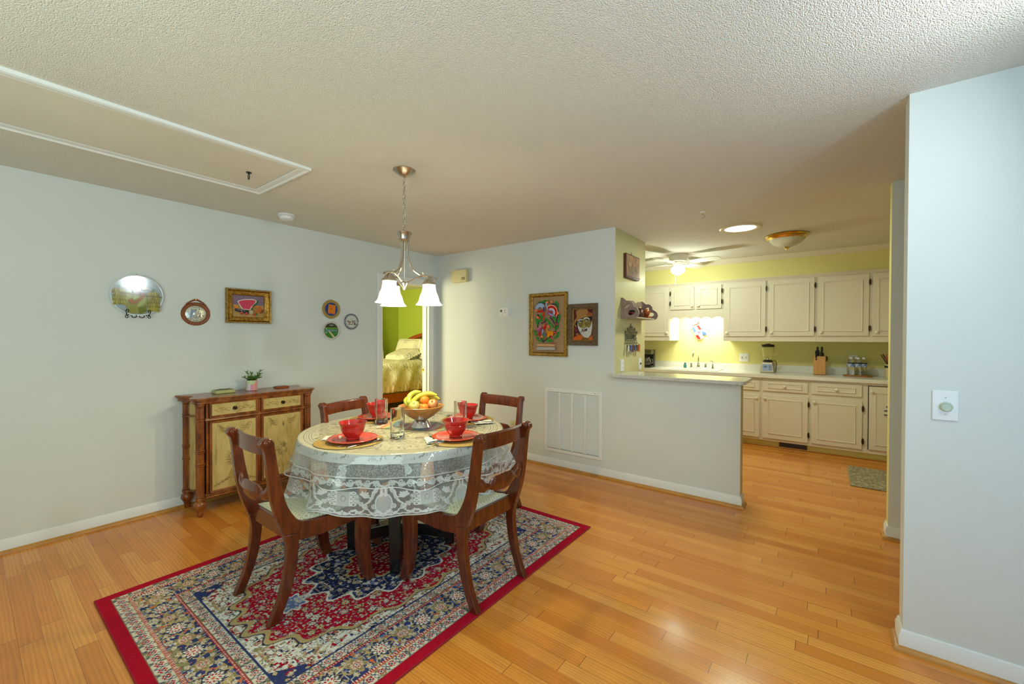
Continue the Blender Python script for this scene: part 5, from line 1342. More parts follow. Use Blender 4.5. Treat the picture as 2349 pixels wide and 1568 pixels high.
# runner under the fruit bowl
def runner():
    m, t = newmat('runner')
    co = t.coord(); sx = t.n('ShaderNodeSeparateXYZ'); t.l(co, sx.inputs[0])
    f = t.math('FRACT', t.math('ADD', t.math('MULTIPLY', sx.outputs[0], 1 / .19), .37)); n = t.noise(co, 18, 3)
    c = t.ramp(t.math('ADD', f, t.math('MULTIPLY', t.math('SUBTRACT', n, .5), .12)), [(0, S(212, 206, 190)), (.14, S(214, 96, 70)), (.26, S(220, 196, 90)), (.4, S(92, 156, 128)), (.54, S(96, 116, 176)), (.7, S(108, 150, 160)), (.85, S(196, 110, 130)), (1, S(206, 210, 196))])
    c = t.mix(t.math('MULTIPLY', t.noise(co, 60, 2), .35), c, S(200, 202, 190))
    t.done(t.bsdf(c, .7, normal=t.bump(t.noise(co, 300, 2), .3, .002)))
runner()
M_ = M(); M_.box(-.275, -.09, 0, .275, .09, .0016)
tag(M_.build('table_runner', 'runner', None, (-2.22, 1.885, TS + .0001), (0, 0, .50), smooth=False), 'small multicoloured woven runner under the fruit bowl', 'table runner')

# wooden fruit bowl on a steel foot
BX, BY, BZ = -2.205, 1.890, TS + .0022
t = thing('fruit_bowl', 'wooden fruit bowl on a flared steel foot in the middle of the table', 'bowl', (BX, BY, BZ))
mat('bowl_wood', S(184, 126, 62), .3, var=.22, vscale=5, stretch=(2, 7, 14), coat=.3)
M().lathe([(.03, .050), (.05, .054), (.085, .075), (.12, .104), (.149, .136), (.153, .142), (.149, .145), (.143, .142), (.112, .112), (.08, .085), (.045, .064), (0, .06), (0, .052)], 64, closed=True).build('bowl', 'bowl_wood', t)
M().lathe([(0, .002), (.068, 0), (.071, .003), (.060, .022), (.046, .044), (.038, .056), (0, .056)], 48).build('foot', 'chrome', t)
mat('banana_skin', S(214, 196, 62), .38, var=.08, vscale=20); mat('banana_green', S(178, 186, 70), .4, var=.1, vscale=20); mat('banana_tip', S(96, 88, 44), .6)
mat('apple_skin', S(196, 186, 92), .22, var=.16, vscale=9); mat('apple_blush', S(196, 132, 70), .22, var=.25, vscale=9); mat('orange_peel', S(236, 132, 26), .4, bump=.4, bscale=160)
CX, CZ = (BX, BY), BZ
Rv = Vector((.7973, .6035)); Fv = Vector((-.6035, .7973))     # the bowl as one sees it from the door side: right and away
def at(r, a, z): q = Vector((BX, BY)) + Rv * r + Fv * a; return (q.x, q.y, BZ + z)
def banana(lb, pts, m='banana_skin'):
    P = spline([at(*p) for p in pts], 7); n = len(P); rs = []
    for i in range(n):
        u = i / (n - 1)
        rs.append(.0055 if u < .06 else (.0055 + (u - .06) / .14 * .0115 if u < .2 else (.0175 if u < .82 else max(.004, .0175 - (u - .82) / .18 * .0135))))
    b = M(); b.tube(P, rs, 10)
    c = Vector(P[0]); o = b.build('banana', m, angle=60)
    o.data.transform(Matrix.Translation(-c)); o.location = c
    tp_ = M(); tp_.ball(Vector(P[-1]) - c, .005, n=8); tp_.tube([Vector(P[0]) - c, Vector(P[0]) - c + (Vector(P[0]) - Vector(P[1])) * 1.2], .0058, 8); tp_.build('tip', 'banana_tip', o)
    tag(o, lb, 'banana', 'bananas in the fruit bowl')
banana('banana curving upright at the left of the bunch', [(-.062, -.035, .148), (-.075, -.03, .17), (-.078, .0, .205), (-.055, .035, .225), (-.01, .055, .230)], 'banana_green')
banana('topmost long banana reaching right across the bowl', [(-.052, -.035, .150), (-.045, -.02, .178), (-.01, .0, .208), (.045, .01, .222), (.108, .012, .212)])
banana('lower yellow banana behind the orange', [(-.045, -.03, .147), (-.015, .01, .168), (.03, .035, .186), (.08, .04, .192), (.122, .03, .180)])
banana('short greenish banana lying low at the left rim', [(-.068, -.04, .146), (-.09, -.02, .160), (-.105, .015, .175), (-.098, .05, .19)], 'banana_green')
def fruit(nm, lb, p, r, m, cat, calyx=True):
    c = at(*p); b = M()
    if nm == 'apple': b.lathe([(0, -.78), (.25, -.9), (.6, -.82), (.88, -.45), (1, .05), (.92, .5), (.66, .82), (.36, .92), (.14, .84), (0, .68)], 28, mtx=Matrix.Rotation(.75, 4, Vector((Rv.x, Rv.y, 0))) @ Matrix.Diagonal((r, r, r * .92, 1)))
    else: b.lathe([(r * sin(PI * i / 14), -r * .95 * cos(PI * i / 14)) for i in range(15)], 28, mtx=Matrix.Rotation(.5, 4, Vector((Rv.x, Rv.y, 0))))
    b.v = [tuple(v) for v in b.v]
    o = b.build(nm, m, None, c, angle=80)
    T = Matrix.Rotation(.75, 4, Vector((Rv.x, Rv.y, 0)))
    if nm == 'apple': M().tube([T @ Vector((0, 0, r * .62)), T @ Vector((.003, 0, r * 1.02))], .0018, 6).build('stem', 'banana_tip', o)
    else: M().ball(Matrix.Rotation(.5, 4, Vector((Rv.x, Rv.y, 0))) @ Vector((0, 0, r * .95)), .004, .004, .0015, n=8).build('navel', 'banana_tip', o)
    tag(o, lb, cat, 'fruit in the bowl')
fruit('apple', 'greenish yellow apple at the front left of the fruit bowl', (-.026, -.082, .150), .038, 'apple_skin', 'apple'); fruit('apple', 'blushed apple at the right of the fruit bowl', (.088, -.045, .158), .037, 'apple_blush', 'apple')
fruit('orange', 'higher orange among the fruit, under the bananas', (.034, -.045, .186), .030, 'orange_peel', 'orange'); fruit('orange', 'lower orange at the front rim of the fruit bowl', (.044, -.098, .145), .028, 'orange_peel', 'orange')
# ------------------------------------------------------------------ oriental rug
def rug():
    W, L = 1.640, 2.330; st = .0031
    nx, ny = int(W / 2 / st), int(L / 2 / st)
    x = np.linspace(0, W / 2, nx); y = np.linspace(0, L / 2, ny)      # a quarter, mirrored both ways
    X, Y = np.meshgrid(x, y, indexing='ij')
    rs = np.random.RandomState(5)
    cR, cR2, cN, cN2, cC, cC2, cT, cB, cO, cG, cK = [np.array(S(*c)[:3]) for c in ((176, 16, 44), (150, 12, 36), (52, 62, 108), (36, 42, 74), (214, 208, 188), (228, 226, 214), (186, 162, 112), (110, 124, 170), (206, 112, 72), (140, 136, 96), (40, 36, 48))]
    C = np.empty(X.shape + (3,)); C[:] = cR
    dx, dy = W / 2 - X, L / 2 - Y; E = np.minimum(dx, dy)
    horiz = dy < dx                                                   # nearest edge is a short end
    al = np.where(horiz, X, Y)                                        # coordinate along that edge
    def stampset(mask, pts, sizes, styles, pal, outline=True):
        nonlocal C
        for (px, py), r, sty in zip(pts, sizes, styles):
            for mxs in ((1, 1), (-1, 1), (1, -1)) if (px < r or py < r) else ((1, 1),):
                ux, uy = px * mxs[0], py * mxs[1]
                i0, i1 = max(0, int((ux - r * 1.4) / st)), min(nx, int((ux + r * 1.4) / st) + 2); j0, j1 = max(0, int((uy - r * 1.4) / st)), min(ny, int((uy + r * 1.4) / st) + 2)
                if i1 <= i0 or j1 <= j0: continue
                a, b = X[i0:i1, j0:j1] - ux, Y[i0:i1, j0:j1] - uy
                k, ph, sq_, (o_, p_, q_, c_) = sty
                ca, sa = math.cos(ph), math.sin(ph); a, b = a * ca + b * sa, (b * ca - a * sa) / sq_
                rr0 = np.hypot(a, b); th = np.arctan2(b, a)
                R = r * (.80 + .20 * np.cos(k * th)); f = rr0 / R; m = mask[i0:i1, j0:j1]; S_ = C[i0:i1, j0:j1]
                S_[m & (f < 1.15)] = o_; S_[m & (f < .95)] = p_
                S_[m & (f < .66) & (np.cos(k * th) > -.2)] = q_; S_[m & (f < .38)] = p_; S_[m & (f < .22)] = c_
    def vines(mask, sc, seed, col, w, col2=None):
        v = vnoise(X * sc + 5, Y * sc + 9, seed); m = np.abs(v - .5) < w
        C[mask & m] = col
        if col2 is not None:
            v = vnoise(X * sc * 1.7 + 50, Y * sc * 1.7, seed + 3); C[mask & (np.abs(v - .5) < w * .8)] = col2
    def flecks(mask, sc, seed, cols, thr=.8):
        for k, c in enumerate(cols):
            v = vnoise(X * sc + 17 * k, Y * sc + 3 * k, seed + k); C[mask & (v > thr)] = c
    def jitter(x0, x1, y0, y1, step, jit=.35):
        P = []
        xs = np.arange(x0, x1, step)
        for i, a in enumerate(xs):
            for b in np.arange(y0 + (i % 2) * step / 2, y1, step): P.append((a + rs.uniform(-jit, jit) * step, b + rs.uniform(-jit, jit) * step))
        return P
    fl = lambda: None
    bands = (.052, .110, .122, .262, .276, .330)
    F0 = bands[5]
    field = E >= F0
    fx, fy = W / 2 - F0, L / 2 - F0
    # field: red ground, cream spandrels outside a lobed line
    u, v = X / fx, Y / fy
    ang = np.arctan2(Y / fy, X / fx)
    lim = .985 + .035 * np.cos(ang * 22) + .10 * np.cos(4 * ang) * -1 * .55
    q = (np.abs(u) ** 1.75 + np.abs(v) ** 1.75) ** (1 / 1.75)
    span = field & (q > lim * 1.0)
    redf = field & ~span
    vines(redf, 26, 3, cT, .018, cB)
    PAL1 = (cK, cC, cR, cT); PAL2 = (cK, cT, cC, cR); PAL3 = (cC2, cB, cC, cN); PAL4 = (cK, cC2, cG, cR)
    def styles(n, pals): return [(rs.randint(4, 9), rs.uniform(0, 6.3), rs.uniform(.55, 1.0), pals[rs.randint(len(pals))]) for _ in range(n)]
    P = jitter(.0, fx, .0, fy, .024, .4); stampset(redf, P, rs.uniform(.005, .0095, len(P)), styles(len(P), (PAL1, PAL2, PAL4)), None)
    P = jitter(.02, fx, .03, fy, .066, .3); stampset(redf, P, rs.uniform(.016, .027, len(P)), styles(len(P), (PAL1, PAL4, PAL2)), None)
    C[span] = cC2
    flecks(span, 62, 40, (cG, cN, cT, cR), .80); vines(span, 22, 13, cT, .03, cK)
    P = jitter(.0, fx, .0, fy, .034, .35); stampset(span, P, rs.uniform(.008, .014, len(P)), styles(len(P), ((cK, cC, cR, cO), (cN, cC2, cG, cR), (cR, cT, cN, cC))), None)
    C[field & (np.abs(q - lim) < .018)] = cT; C[field & (np.abs(q - lim - .022) < .005)] = cN2
    cor = field & (u + v > 1.78); C[cor] = np.where((vnoise(X * 40, Y * 40, 77) > .5)[..., None], cR, cN)[cor]
    P = jitter(fx * .75, fx, fy * .8, fy, .04, .3); stampset(cor, P, rs.uniform(.010, .016, len(P)), styles(len(P), (PAL1, PAL2)), None)
    # medallion
    mr = np.hypot(X / .34, Y / .46); ma = np.arctan2(Y / .46, X / .34); ml = .93 + .07 * np.cos(16 * ma)
    med = mr < ml
    C[field & (mr < ml + .035)] = cC2; C[field & med] = cN2
    vines(med, 30, 21, cT, .03, cB); flecks(med, 60, 60, (cB, cC), .84)
    P = jitter(0, .36, 0, .48, .05, .3); stampset(med, P, rs.uniform(.011, .019, len(P)), styles(len(P), ((cC2, cT, cN, cR), (cK, cC, cO, cN), (cK, cC2, cB, cR))), None)
    m2 = mr < .52 * (.93 + .07 * np.cos(12 * ma)); C[mr < .56 * (.93 + .07 * np.cos(12 * ma))] = cT; C[m2] = cR2
    P = jitter(0, .2, 0, .26, .03, .3); stampset(m2, P, rs.uniform(.008, .013, len(P)), styles(len(P), (PAL2, PAL1, (cT, cO, cC, cR))), None)
    pend = np.hypot((X) / .085, (Y - .56) / .085) < (.85 + .15 * np.cos(8 * np.arctan2(Y - .56, X))); C[pend] = cC2; pend2 = np.hypot(X / .07, (Y - .56) / .07) < (.85 + .15 * np.cos(8 * np.arctan2(Y - .56, X))); C[pend2] = cB
    P = jitter(0, .08, .48, .64, .03, .3); stampset(pend2, P, rs.uniform(.008, .012, len(P)), styles(len(P), ((cC2, cC, cN, cT),)), None)
    # borders
    C[E < bands[0]] = cR
    b = (E >= bands[0]) & (E < bands[1]); C[b] = cC
    def narrow(b, e0, e1):
        mid = (e0 + e1) / 2; per = .052; ph = (al % per) - per / 2; r = np.hypot(ph / .014, (E - mid) / .015); a = np.arctan2(E - mid, ph); f = r * (1 + .2 * np.cos(6 * a))
        C[b & (vnoise(X * 70, Y * 70, 9) > .66)] = cG; C[b & (np.abs(np.abs(ph) - .021 - .004 * np.sin((E - mid) * 260)) < .0022)] = cN
        C[b & (f < 1.1)] = cC2; C[b & (f < .95)] = cR; C[b & (f < .6)] = cC; C[b & (f < .32)] = cN
        C[b & (np.abs(E - e0) < .004)] = cK * .6 + cT * .4; C[b & (np.abs(E - e1) < .004)] = cO
    narrow(b, bands[0], bands[1])
    g = (E >= bands[1]) & (E < bands[2]); C[g] = cC; C[g & (np.abs(((al * 90) % 1) - .5) < .26)] = cR
    bb = (E >= bands[2]) & (E < bands[3]); C[bb] = cN; C[bb & (vnoise(X * 9, Y * 9, 4) > .5)] = cN * 1.15
    vines(bb, 24, 31, cT, .055, cC); flecks(bb, 58, 33, (cC, cO, cB, cG), .80)
    mid = (bands[2] + bands[3]) / 2; per = .235
    def edgepts(off, step, ph0, e):
        P = []
        a = ph0
        while a < L / 2: P.append((W / 2 - e, a)); a += step
        a = ph0
        while a < W / 2: P.append((a, L / 2 - e)); a += step
        return P
    P = edgepts(0, per, 0, mid); stampset(bb, P, [.060] * len(P), [(8, 0, 1.0, (cT, cN, cC, cT))] * len(P), None); stampset(bb, P, [.043] * len(P), [(10, .2, 1.0, (cK, cC2, cR, cO))] * len(P), None)
    P = edgepts(0, per, per / 2, mid); stampset(bb, P, [.045] * len(P), [(6, 0, .9, (cT, cG, cC, cR))] * len(P), None); stampset(bb, P, [.026] * len(P), [(8, 0, 1, (cO, cC, cR, cN))] * len(P), None)
    for e in (mid - .045, mid + .045):
        P = edgepts(0, per / 4, per / 8, e); stampset(bb, P, [.017] * len(P), [(5, k * .9, .8, (cK, cC, cT, cO)) for k in range(len(P))], None)
    g = (E >= bands[3]) & (E < bands[4]); C[g] = cC; C[g & (np.abs(((al * 90) % 1) - .5) < .26)] = cR; C[g & (np.abs(E - bands[3]) < .0035)] = cR; C[g & (np.abs(E - bands[4]) < .0035)] = cR
    b = (E >= bands[4]) & (E < bands[5]); C[b] = cC; narrow(b, bands[4], bands[5]); C[np.abs(E - bands[5]) < .004] = cN
    # pile: slight tone flicker
    C = C * (.86 + .28 * rs.rand(nx, ny, 1))
    full = np.concatenate([C[::-1][:-1], C], 0); full = np.concatenate([full[:, ::-1][:, :-1], full], 1)
    gx = np.concatenate([-x[::-1][:-1], x]); gy = np.concatenate([-y[::-1][:-1], y])
    GX, GY = np.meshgrid(gx, gy, indexing='ij'); GZ = np.full_like(GX, RUGT - .0005) + .0012 * (rs.rand(*GX.shape) - .5)
    o = gridmesh('area_rug', GX, GY, GZ, 'rug_pile', np.clip(full, 0, 1))
    o.location = (-3.0007 + W / 2, .4103 + L / 2, 0)
    tag(o, 'red and navy oriental rug with floral borders under the dining table', 'rug')
    e = M(); e.ringprism([(-W / 2 - .004, -L / 2 - .004), (W / 2 + .004, -L / 2 - .004), (W / 2 + .004, L / 2 + .004), (-W / 2 - .004, L / 2 + .004)], [(-W / 2 + .003, -L / 2 + .003), (W / 2 - .003, -L / 2 + .003), (W / 2 - .003, L / 2 - .003), (-W / 2 + .003, L / 2 - .003)], .0006, RUGT, 'xy')
    e.build('bound_edge', 'rug_edge', o, bevel=.003)
colattr('rug_pile', .95, .1, bump=.4, bscale=500)
mat('rug_edge', S(150, 14, 38), .85)
rug()
# kitchen mat
def kmat():
    m, t = newmat('mat_print')
    co = t.coord(); n1 = t.noise(co, 22, 4, .65); n2 = t.noise(co, 55, 3, .6)
    f = t.math('MULTIPLY', t.math('LESS_THAN', t.math('ABSOLUTE', t.math('SUBTRACT', n1, .5)), .05), 1.0)
    c = t.mix(t.math('MULTIPLY', f, .75), S(176, 164, 128), S(104, 92, 66)); c = t.mix(t.math('MULTIPLY', t.math('GREATER_THAN', n2, .6), .4), c, S(128, 116, 84))
    t.done(t.bsdf(c, .7, normal=t.bump(n2, .2, .003)))
kmat(); mat('mat_edge', S(150, 138, 112), .6)
k = M().box(0, 0, .0006, 1.1, .76, .012).build('kitchen_mat', 'mat_print', None, (.175, 5.0, 0), bevel=.004)
tag(k, 'tan patterned cushioned mat on the kitchen floor', 'mat')
# ------------------------------------------------------------------ kitchen
def cabdoor(parent, nm, x0, x1, z0, z1, y, panel, knob=None, hinges=(), hx=None, m='cab_white'):
    """overlay door or drawer front with an applied bead; knob and hinges are its own pieces"""
    d = M(); d.box(x0, y - .019, z0, x1, y - .0005, z1)
    o = d.build(nm, m, parent, bevel=.003)
    a, b, c, e = panel
    bd = M(); bd.sweep([(0, 0), (0, .004), (-.004, .0075), (-.009, .0055), (-.013, .003), (-.013, 0)], [(a, c, y - .019), (b, c, y - .019), (b, e, y - .019), (a, e, y - .019)], plane='v', closed=True)
    bd.build('bead', m, o, angle=50)
    if knob:
        kb = M(); kb.lathe([(0, 0), (.008, 0), (.007, .008), (.010, .012), (.0165, .017), (.0175, .022), (.014, .028), (.006, .031), (0, .0315)], 20, mtx=Matrix.Translation((knob[0], y - .019, knob[1])) @ toY)
        kb.build('knob', 'knob_white', o, angle=60)
    for z in hinges:
        h = M(); h.cyl((hx, y - .022, z - .03), (hx, y - .022, z + .03), .0045, n=8); h.ball((hx, y - .022, z + .034), .004, n=8); h.ball((hx, y - .022, z - .034), .004, n=8)
        h.prism([(hx - .010, z - .022), (hx + .010, z - .03), (hx + .012, z), (hx + .010, z + .03), (hx - .010, z + .022)], y - .0215, y - .0188, 'xz')
        h.build('hinge', 'hinge', o)
    return o
UB, UT = 1.334, 2.138
def upper(nm, lb, x0, x1, z0):
    t = thing(nm, lb, 'cabinet', ((x0 + x1) / 2, YU, z0), (0, 0, 0), 'white wall cabinets')
    cx = (x0 + x1) / 2
    M().box(x0 - cx, 0, 0, x1 - cx, YK - YU - .001, 2.166 - z0).build('body', 'cab_white', t, bevel=.002)
    M().sweep([(0, 0), (.008, 0), (.010, .010), (.016, .013), (.018, .022), (.024, .026), (.024, .034), (0, .034)], [(x0 - cx, 0, 2.131 - z0), (x1 - cx, 0, 2.131 - z0)]).build('cornice', 'cab_white', t)
    return t, cx, z0
def updoor(T, x0, x1, z0, z1, pan, knob, hz, hx):
    t, cx, zz = T
    cabdoor(t, 'door', x0 - cx, x1 - cx, z0 - zz, z1 - zz, 0, (pan[0] - cx, pan[1] - cx, pan[2] - zz, pan[3] - zz), (knob[0] - cx, knob[1] - zz), [h - zz for h in hz], hx - cx)
T = upper('wall_cabinet', 'white wall cabinet left of the kitchen sink, partly behind the return wall', -2.62, -1.8685, UB)
updoor(T, -2.36, -1.878, 1.399, 2.112, (-2.30, -1.933, 1.447, 2.055), (-1.903, 1.451), (1.49, 2.02), -2.366)
T = upper('wall_cabinet', 'short two-door white cabinet above the kitchen sink with a scalloped valance', -1.868, -1.1505, 1.778)
updoor(T, -1.853, -1.527, 1.784, 2.112, (-1.799, -1.581, 1.84, 2.060), (-1.553, 1.829), (2.022, 1.878), -1.857); updoor(T, -1.491, -1.172, 1.784, 2.112, (-1.444, -1.224, 1.832, 2.063), (-1.465, 1.830), (2.025, 1.877), -1.167)
va = M(); n = 60; x0, x1 = -1.868 - T[1], -1.1505 - T[1]
def sc(u):
    k = abs(u * 2 - 1); ph = (1 - k) * 2.5
    return 1.648 - T[2] + .026 * abs(sin(PI * ph)) * (.6 if ph % 1 < .25 else 1)
va.prism([(x0 + (x1 - x0) * k / n, sc(k / n)) for k in range(n + 1)] + [(x1, .0), (x0, .0)], 0, .018, 'xz'); va.build('valance', 'cab_white', T[0])
T = upper('wall_cabinet', 'pair-door white wall cabinet right of the sink above the blender', -1.150, -.1205, UB)
updoor(T, -1.133, -.651, 1.399, 2.120, (-1.079, -.706, 1.460, 2.056), (-1.099, 1.446), (2.019, 1.493), -.645); updoor(T, -.612, -.138, 1.402, 2.122, (-.570, -.190, 1.461, 2.062), (-.584, 1.445), (2.023, 1.488), -.133)
T = upper('wall_cabinet', 'white wall cabinet above the knife block and water bottles', -.120, .93, UB)
updoor(T, -.103, .370, 1.404, 2.122, (-.057, .316, 1.457, 2.057), (-.071, 1.450), (2.024, 1.493), .376); updoor(T, .401, .876, 1.404, 2.122, (.447, .826, 1.458, 2.06), (.439, 1.450), (2.02, 1.49), .882)

BZ0, BT = .082, .876
def base(nm, lb, x0, x1, cat='cabinet'):
    t = thing(nm, lb, cat, ((x0 + x1) / 2, YF, 0), (0, 0, 0), 'white base cabinets'); cx = (x0 + x1) / 2
    M().box(x0 - cx, 0, BZ0, x1 - cx, YK - YF - .001, BT).build('body', 'cab_white', t, bevel=.002)
    M().box(x0 - cx, .055, .0005, x1 - cx, .075, BZ0).build('toe_kick', 'yellow_wall', t, smooth=False)
    return t, cx
def bdoor(T, nm, x0, x1, z0, z1, pan, knob, hz=(), hx=0):
    t, cx = T; cabdoor(t, nm, x0 - cx, x1 - cx, z0, z1, 0, (pan[0] - cx, pan[1] - cx, pan[2], pan[3]), (knob[0] - cx, knob[1]), hz, hx - cx)
T = base('base_cabinet', 'white sink base cabinet partly hidden by the half wall', -2.55, -.6745)
bdoor(T, 'drawer', -1.16, -.6935, .710, .835, (-1.11, -.748, .746, .814), (-.93, .778)); bdoor(T, 'door', -1.16, -.6915, .114, .655, (-1.11, -.748, .172, .609), (-.721, .616)); bdoor(T, 'door', -1.66, -1.19, .114, .655, (-1.61, -1.25, .172, .609), (-1.63, .616)); bdoor(T, 'drawer', -1.66, -1.19, .710, .835, (-1.61, -1.25, .746, .814), (-1.42, .778))
T = base('base_cabinet', 'white base cabinet with one drawer and door above the floor register', -.674, -.1725)
bdoor(T, 'drawer', -.655, -.190, .711, .838, (-.604, -.246, .746, .815), (-.426, .778)); bdoor(T, 'door', -.657, -.187, .116, .665, (-.602, -.246, .175, .613), (-.632, .618), (.579, .210), -.182)
T = base('base_cabinet', 'white base cabinet with one drawer and door left of the dish-towel panel', -.172, .3595)
bdoor(T, 'drawer', -.156, .309, .711, .846, (-.100, .254, .746, .815), (.081, .779)); bdoor(T, 'door', -.155, .313, .120, .664, (-.100, .259, .174, .613), (-.124, .617), (.581, .214), .318)
T = base('dishwasher', 'panel-front dishwasher beside the base cabinets with a dark gap around it', .360, .99, 'dishwasher')
M().box(.362 - T[1], -.001, .128, .97 - T[1], .0, .846).build('gap', 'black', T[0], smooth=False)
bdoor(T, 'door', .370, .966, .132, .838, (.420, .92, .184, .774), (.394, .783))
# register in the toe kick, shoe strip
t = thing('floor_register', 'dark brown slotted heating register set in the toe kick', 'register', (-.338, YF + .055, .046))
mat('register_brown', S(96, 62, 30), .45, metal=.2)
r = M(); r.ringprism([(-.146, -.036), (.146, -.036), (.146, .034), (-.146, .034)], [(-.128, -.024), (.128, -.024), (.128, .026), (-.128, .026)], -.006, 0, 'xz'); r.build('frame', 'register_brown', t, bevel=.001)
M().box(-.13, -.001, -.026, .13, -.0002, .028).build('cavity', 'black', t, smooth=False)
for k in range(24):
    x = -.122 + k * .0106; M().box(x - .0016, -.005, -.025, x + .0016, -.001, .027).build('slat', 'register_brown', t, smooth=False)
struct(M().box(-2.55, YF + .043, .0003, .99, YF + .0545, .014).build('trim_shoe_kitchen', 'trim_wood', bevel=.004))

# worktop with splashback
wt = thing('kitchen_worktop', 'pale laminate kitchen worktop with a low splashback along the kitchen wall', 'worktop', (-.8, YC, .876))
HX0, HX1, HY0, HY1 = -1.835, -1.265, 6.27, 6.66
w = M()
for a, b, c, d in ((-2.75, HX0, YC, YK - .001), (HX1, 1.45, YC, YK - .001), (HX0, HX1, YC, HY0), (HX0, HX1, HY1, YK - .001)): w.box(a + .8, c - YC, .0006, b + .8, d - YC, .041)
w.build('counter', 'laminate', wt, smooth=False)
M().box(-2.75 + .8, 0, .0006, 1.45 + .8, .0, .0006).box(-1.95, YK - YC - .02, .041, 2.25, YK - YC - .0012, .132).build('splashback', 'laminate', wt, smooth=False)
WZ = .9175
# sink and taps
mat('sink_white', S(240, 240, 236), .15, coat=.3)
t = thing('kitchen_sink', 'white double-bowl drop-in sink under the scalloped valance', 'sink', (-1.55, 6.46, WZ))
s = M(); oxs = [(-.34, -.24), (.34, -.24), (.34, .28), (-.34, .28)]
s.ringprism(oxs, [(-.28, -.18), (.28, -.18), (.28, .15), (-.28, .15)], 0, .009, 'xy'); s.build('rim', 'sink_white', t, bevel=.004)
b = M()
for x0, x1 in ((-.282, -.012), (.012, .282)):
    b.add([(x0, -.182, .004), (x1, -.182, .004), (x1, .152, .004), (x0, .152, .004), (x0 + .02, -.16, -.15), (x1 - .02, -.16, -.15), (x1 - .02, .13, -.15), (x0 + .02, .13, -.15)], [(0, 1, 5, 4), (1, 2, 6, 5), (2, 3, 7, 6), (3, 0, 4, 7), (4, 5, 6, 7)])
b.box(-.012, -.182, -.004, .012, .152, .004); b.build('basin', 'sink_white', t, smooth=False, fix=False)
FZ = WZ + .0092
t = thing('kitchen_faucet', 'chrome gooseneck faucet with two lever handles behind the sink', 'faucet', (-1.545, 6.66, FZ))
M().box(-.125, -.024, 0, .125, .024, .012).build('base_plate', 'chrome', t, bevel=.005)
f = M(); f.lathe([(0, 0), (.022, 0), (.022, .03), (.016, .04), (.014, .06), (0, .06)], 24, (0, 0, .01)); f.tube(spline([(0, 0, .06), (0, 0, .16), (-.005, -.03, .235), (-.02, -.10, .262), (-.032, -.155, .235), (-.036, -.17, .185)], 6), .0105, 12); f.cyl((-.036, -.17, .19), (-.036, -.171, .168), .013); f.build('spout', 'chrome', t)
for sx in (-1, 1):
    h = M(); h.lathe([(0, 0), (.02, 0), (.017, .022), (.013, .03), (.016, .05), (.012, .06), (0, .062)], 20, (sx * .1, 0, .01)); h.tube([(sx * .1, 0, .066), (sx * .13, -.012, .074), (sx * .185, -.02, .076)], [.007, .006, .0045], 10); h.build('handle', 'chrome', t)
t = thing('sink_sprayer', 'chrome hand sprayer right of the faucet', 'sprayer', (-1.345, 6.64, FZ))
s = M(); s.lathe([(0, 0), (.02, 0), (.015, .02), (.011, .03), (.012, .07), (.016, .095), (0, .1)], 20); s.build('body', 'chrome', t); M().tube([(0, 0, .09), (-.012, -.012, .11), (-.042, -.03, .108)], [.013, .012, .014], 12).build('spray_head', 'chrome', t)
t = thing('soap_bottle', 'small teal soap bottle at the left of the faucet', 'bottle', (-1.725, 6.625, FZ))
mat('teal_soap', S(70, 130, 128), .2); M().lathe([(0, 0), (.022, 0), (.022, .045), (.016, .055), (0, .056)], 20).build('bottle', 'teal_soap', t); M().lathe([(0, .055), (.012, .055), (.014, .075), (0, .078)], 16).build('cap', 'teal_soap', t)
# fluorescent strip under the short cabinet
mat('tube_light', S(255, 252, 238), .4, emit=14)
t = thing('sink_light', 'glowing fluorescent strip light behind the scalloped valance over the sink', 'light', (-1.51, 6.40, 1.7765))
M().box(-.3, -.03, -.03, .3, .03, 0).build('housing', 'plastic_white', t, bevel=.004); M().cyl((-.28, 0, -.046), (.28, 0, -.046), .016).build('tube', 'tube_light', t)
# oven mitt with flag colours
t = thing('oven_mitt', 'red, white and blue flag oven mitt hanging on the wall above the sink', 'oven mitt', (-1.575, YK, 1.485))
colattr('quilt', .85, .2, bump=.4, bscale=60)
q = lambda x, z: ((x - 620) / 1344 * .335 * .98, (800 - z) / 1568 * .392 * .98)
body = sp2([q(*a) for a in [(185, 560), (300, 520), (640, 420), (740, 560), (830, 700), (830, 850), (850, 1000), (890, 1180), (880, 1270), (800, 1330), (680, 1350), (560, 1310), (490, 1210), (430, 1080), (300, 800), (185, 560)]], 4)[:-1]
m = M(); m.prism(body, -.036, -.004, 'xz', col=S(244, 240, 236)); th_ = sp2([q(*a) for a in [(800, 890), (930, 840), (1010, 890), (1050, 980), (1030, 1050), (950, 1070), (870, 1010), (800, 960), (800, 890)]], 5)[:-1]
m.build('mitt_body', 'quilt', t, bevel=.010, bseg=3)
M().prism(th_, -.030, -.006, 'xz', col=S(74, 104, 190)).build('thumb', 'quilt', t, bevel=.008)
p = Pic(-.0362, .0002)
p.poly([q(*a) for a in [(230, 590), (345, 545), (420, 660), (500, 840), (390, 920), (370, 910)]], (74, 104, 190)); p.poly([q(*a) for a in [(510, 490), (635, 440), (730, 570), (815, 705), (720, 765), (660, 735)]], (214, 48, 36)); p.poly([q(*a) for a in [(450, 1085), (570, 1040), (640, 1065), (780, 1310), (690, 1335), (580, 1300), (510, 1210)]], (214, 48, 36)); p.poly([q(*a) for a in [(810, 990), (850, 1020), (878, 1150), (870, 1170)]], (74, 104, 190))
